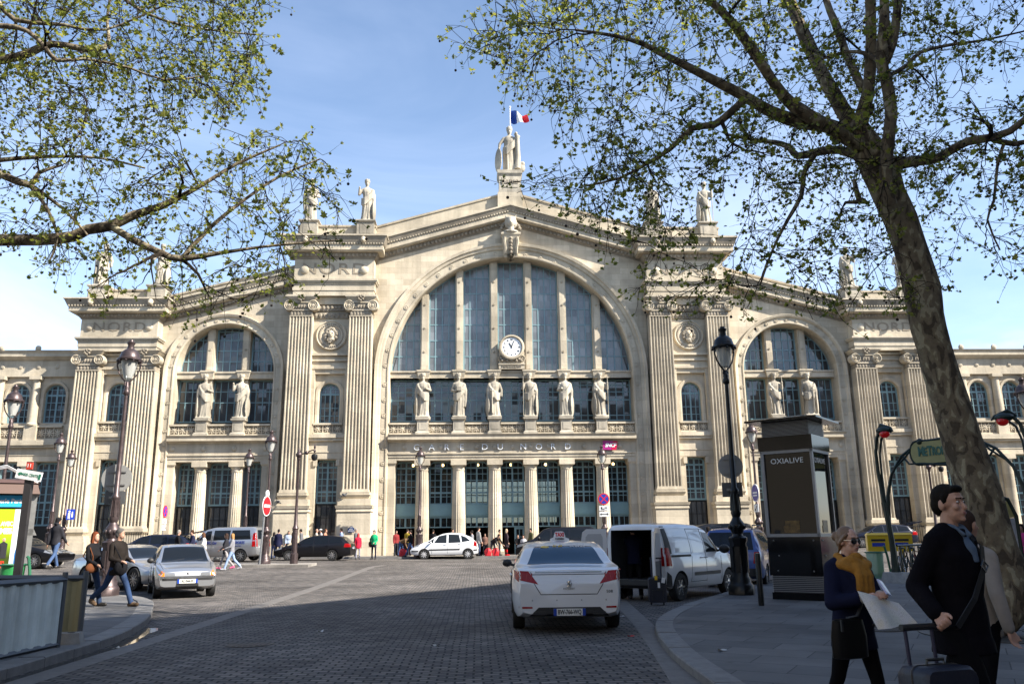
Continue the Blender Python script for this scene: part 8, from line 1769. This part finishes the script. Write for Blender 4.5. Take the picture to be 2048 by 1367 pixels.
# left-hand tree, its trunk stands outside the picture
T = Tree(23); bx_, by_ = -14.6, 13.2
J = Vector((bx_+.5, by_-.2, 5.2)); J2 = Vector((bx_+.9, by_-.5, 7.2))
T.limb([(Vector((bx_-.1, by_, 0)), .5), (Vector((bx_, by_, .3)), .38), (Vector((bx_+.1, by_, 2.5)), .32), (J, .28), (J2, .22), (Vector((bx_+1.1, by_-.8, 10)), .14), (Vector((bx_+1.0, by_-1.0, 13)), .06)], 16, .1)
def LL(start, r, l): T.limb([(start, r)]+px3(l))
LL(J, .2, [(-90, 494, 12.6, 27), (0, 480, 12.5, 24), (75, 480, 12.4, 23), (144, 473, 12.3, 22), (174, 459, 12.3, 21), (219, 452, 12.2, 20), (269, 429, 12.2, 17), (323, 412, 12.2, 13), (398, 373, 12.2, 9), (473, 328, 12.3, 6), (560, 290, 12.4, 3.5)])
T.limb(px3([(222, 452, 12.2, 15), (268, 480, 12, 14), (325, 507, 11.9, 13), (362, 517, 11.9, 13), (440, 506, 11.9, 8), (520, 494, 12, 6), (600, 486, 12, 4), (680, 480, 12.1, 3)])); T.limb(px3([(365, 516, 11.9, 10), (420, 455, 12, 8), (495, 395, 12.1, 6), (560, 352, 12.2, 5), (640, 318, 12.2, 3)]))
LL(J2, .14, [(-120, 300, 11.8, 17), (0, 348, 11.7, 15), (60, 370, 11.7, 13), (78, 345, 11.7, 8), (125, 330, 11.8, 4)]); T.limb(px3([(60, 370, 11.7, 9), (90, 410, 11.7, 7), (115, 470, 11.8, 5), (100, 520, 11.8, 3)])); T.limb(px3([(65, 372, 11.7, 8), (130, 420, 12, 6), (175, 470, 12.2, 4)]))
LL(J2, .17, [(-150, 125, 12.8, 22), (0, 120, 12.7, 19), (60, 105, 12.7, 17), (105, 88, 12.7, 15), (190, 101, 12.8, 12), (218, 82, 12.9, 9), (214, 40, 13, 6), (230, -60, 13, 4)])
LL(J2, .14, [(-120, 60, 10.8, 14), (0, 52, 10.7, 12), (55, 62, 10.7, 10), (90, 95, 10.7, 9), (115, 121, 10.7, 8), (170, 118, 10.8, 6), (260, 136, 10.9, 5), (330, 160, 11, 4), (420, 150, 11.2, 3)])
LL(J2, .10, [(-80, 335, 13.4, 11), (0, 320, 13.5, 9), (100, 313, 13.6, 7), (200, 316, 13.7, 5), (290, 336, 13.8, 3.5)]); LL(J2, .12, [(-80, 0, 11.5, 12), (30, 40, 11.5, 10), (130, 50, 11.5, 7), (210, 60, 11.6, 5), (330, 10, 11.8, 3)]); LL(J2, .13, [(0, -120, 12.5, 14), (160, -60, 12.5, 10), (300, 30, 12.6, 6), (420, 60, 12.8, 4), (520, 70, 13, 3)])
polyL = [(-120, -100), (540, -60), (560, 0), (530, 50), (545, 110), (545, 165), (500, 215), (440, 235), (480, 250), (560, 262), (640, 300), (665, 335), (700, 395), (690, 470), (690, 520), (640, 590), (560, 600), (500, 640), (470, 610), (400, 655), (300, 600), (230, 600), (150, 625), (120, 560), (20, 490), (-120, 470)]
def densL(x, y):
    f = .95 if y < 250 else .6
    if y > 420: f = .42
    if y > 540: f = .3
    if 560 < x: f *= .8
    return f
T.grow(sample(polyL, 1600, 9.6, 14.8, rr, densL)+sample([(-900, -900), (500, -900), (600, -100), (-120, -100), (-900, 300)], 260, 9, 15, rr), 150)
T.finish((bx_, by_, 0), 'plane tree reaching in from the left with bare dark limbs and yellow green young leaves')
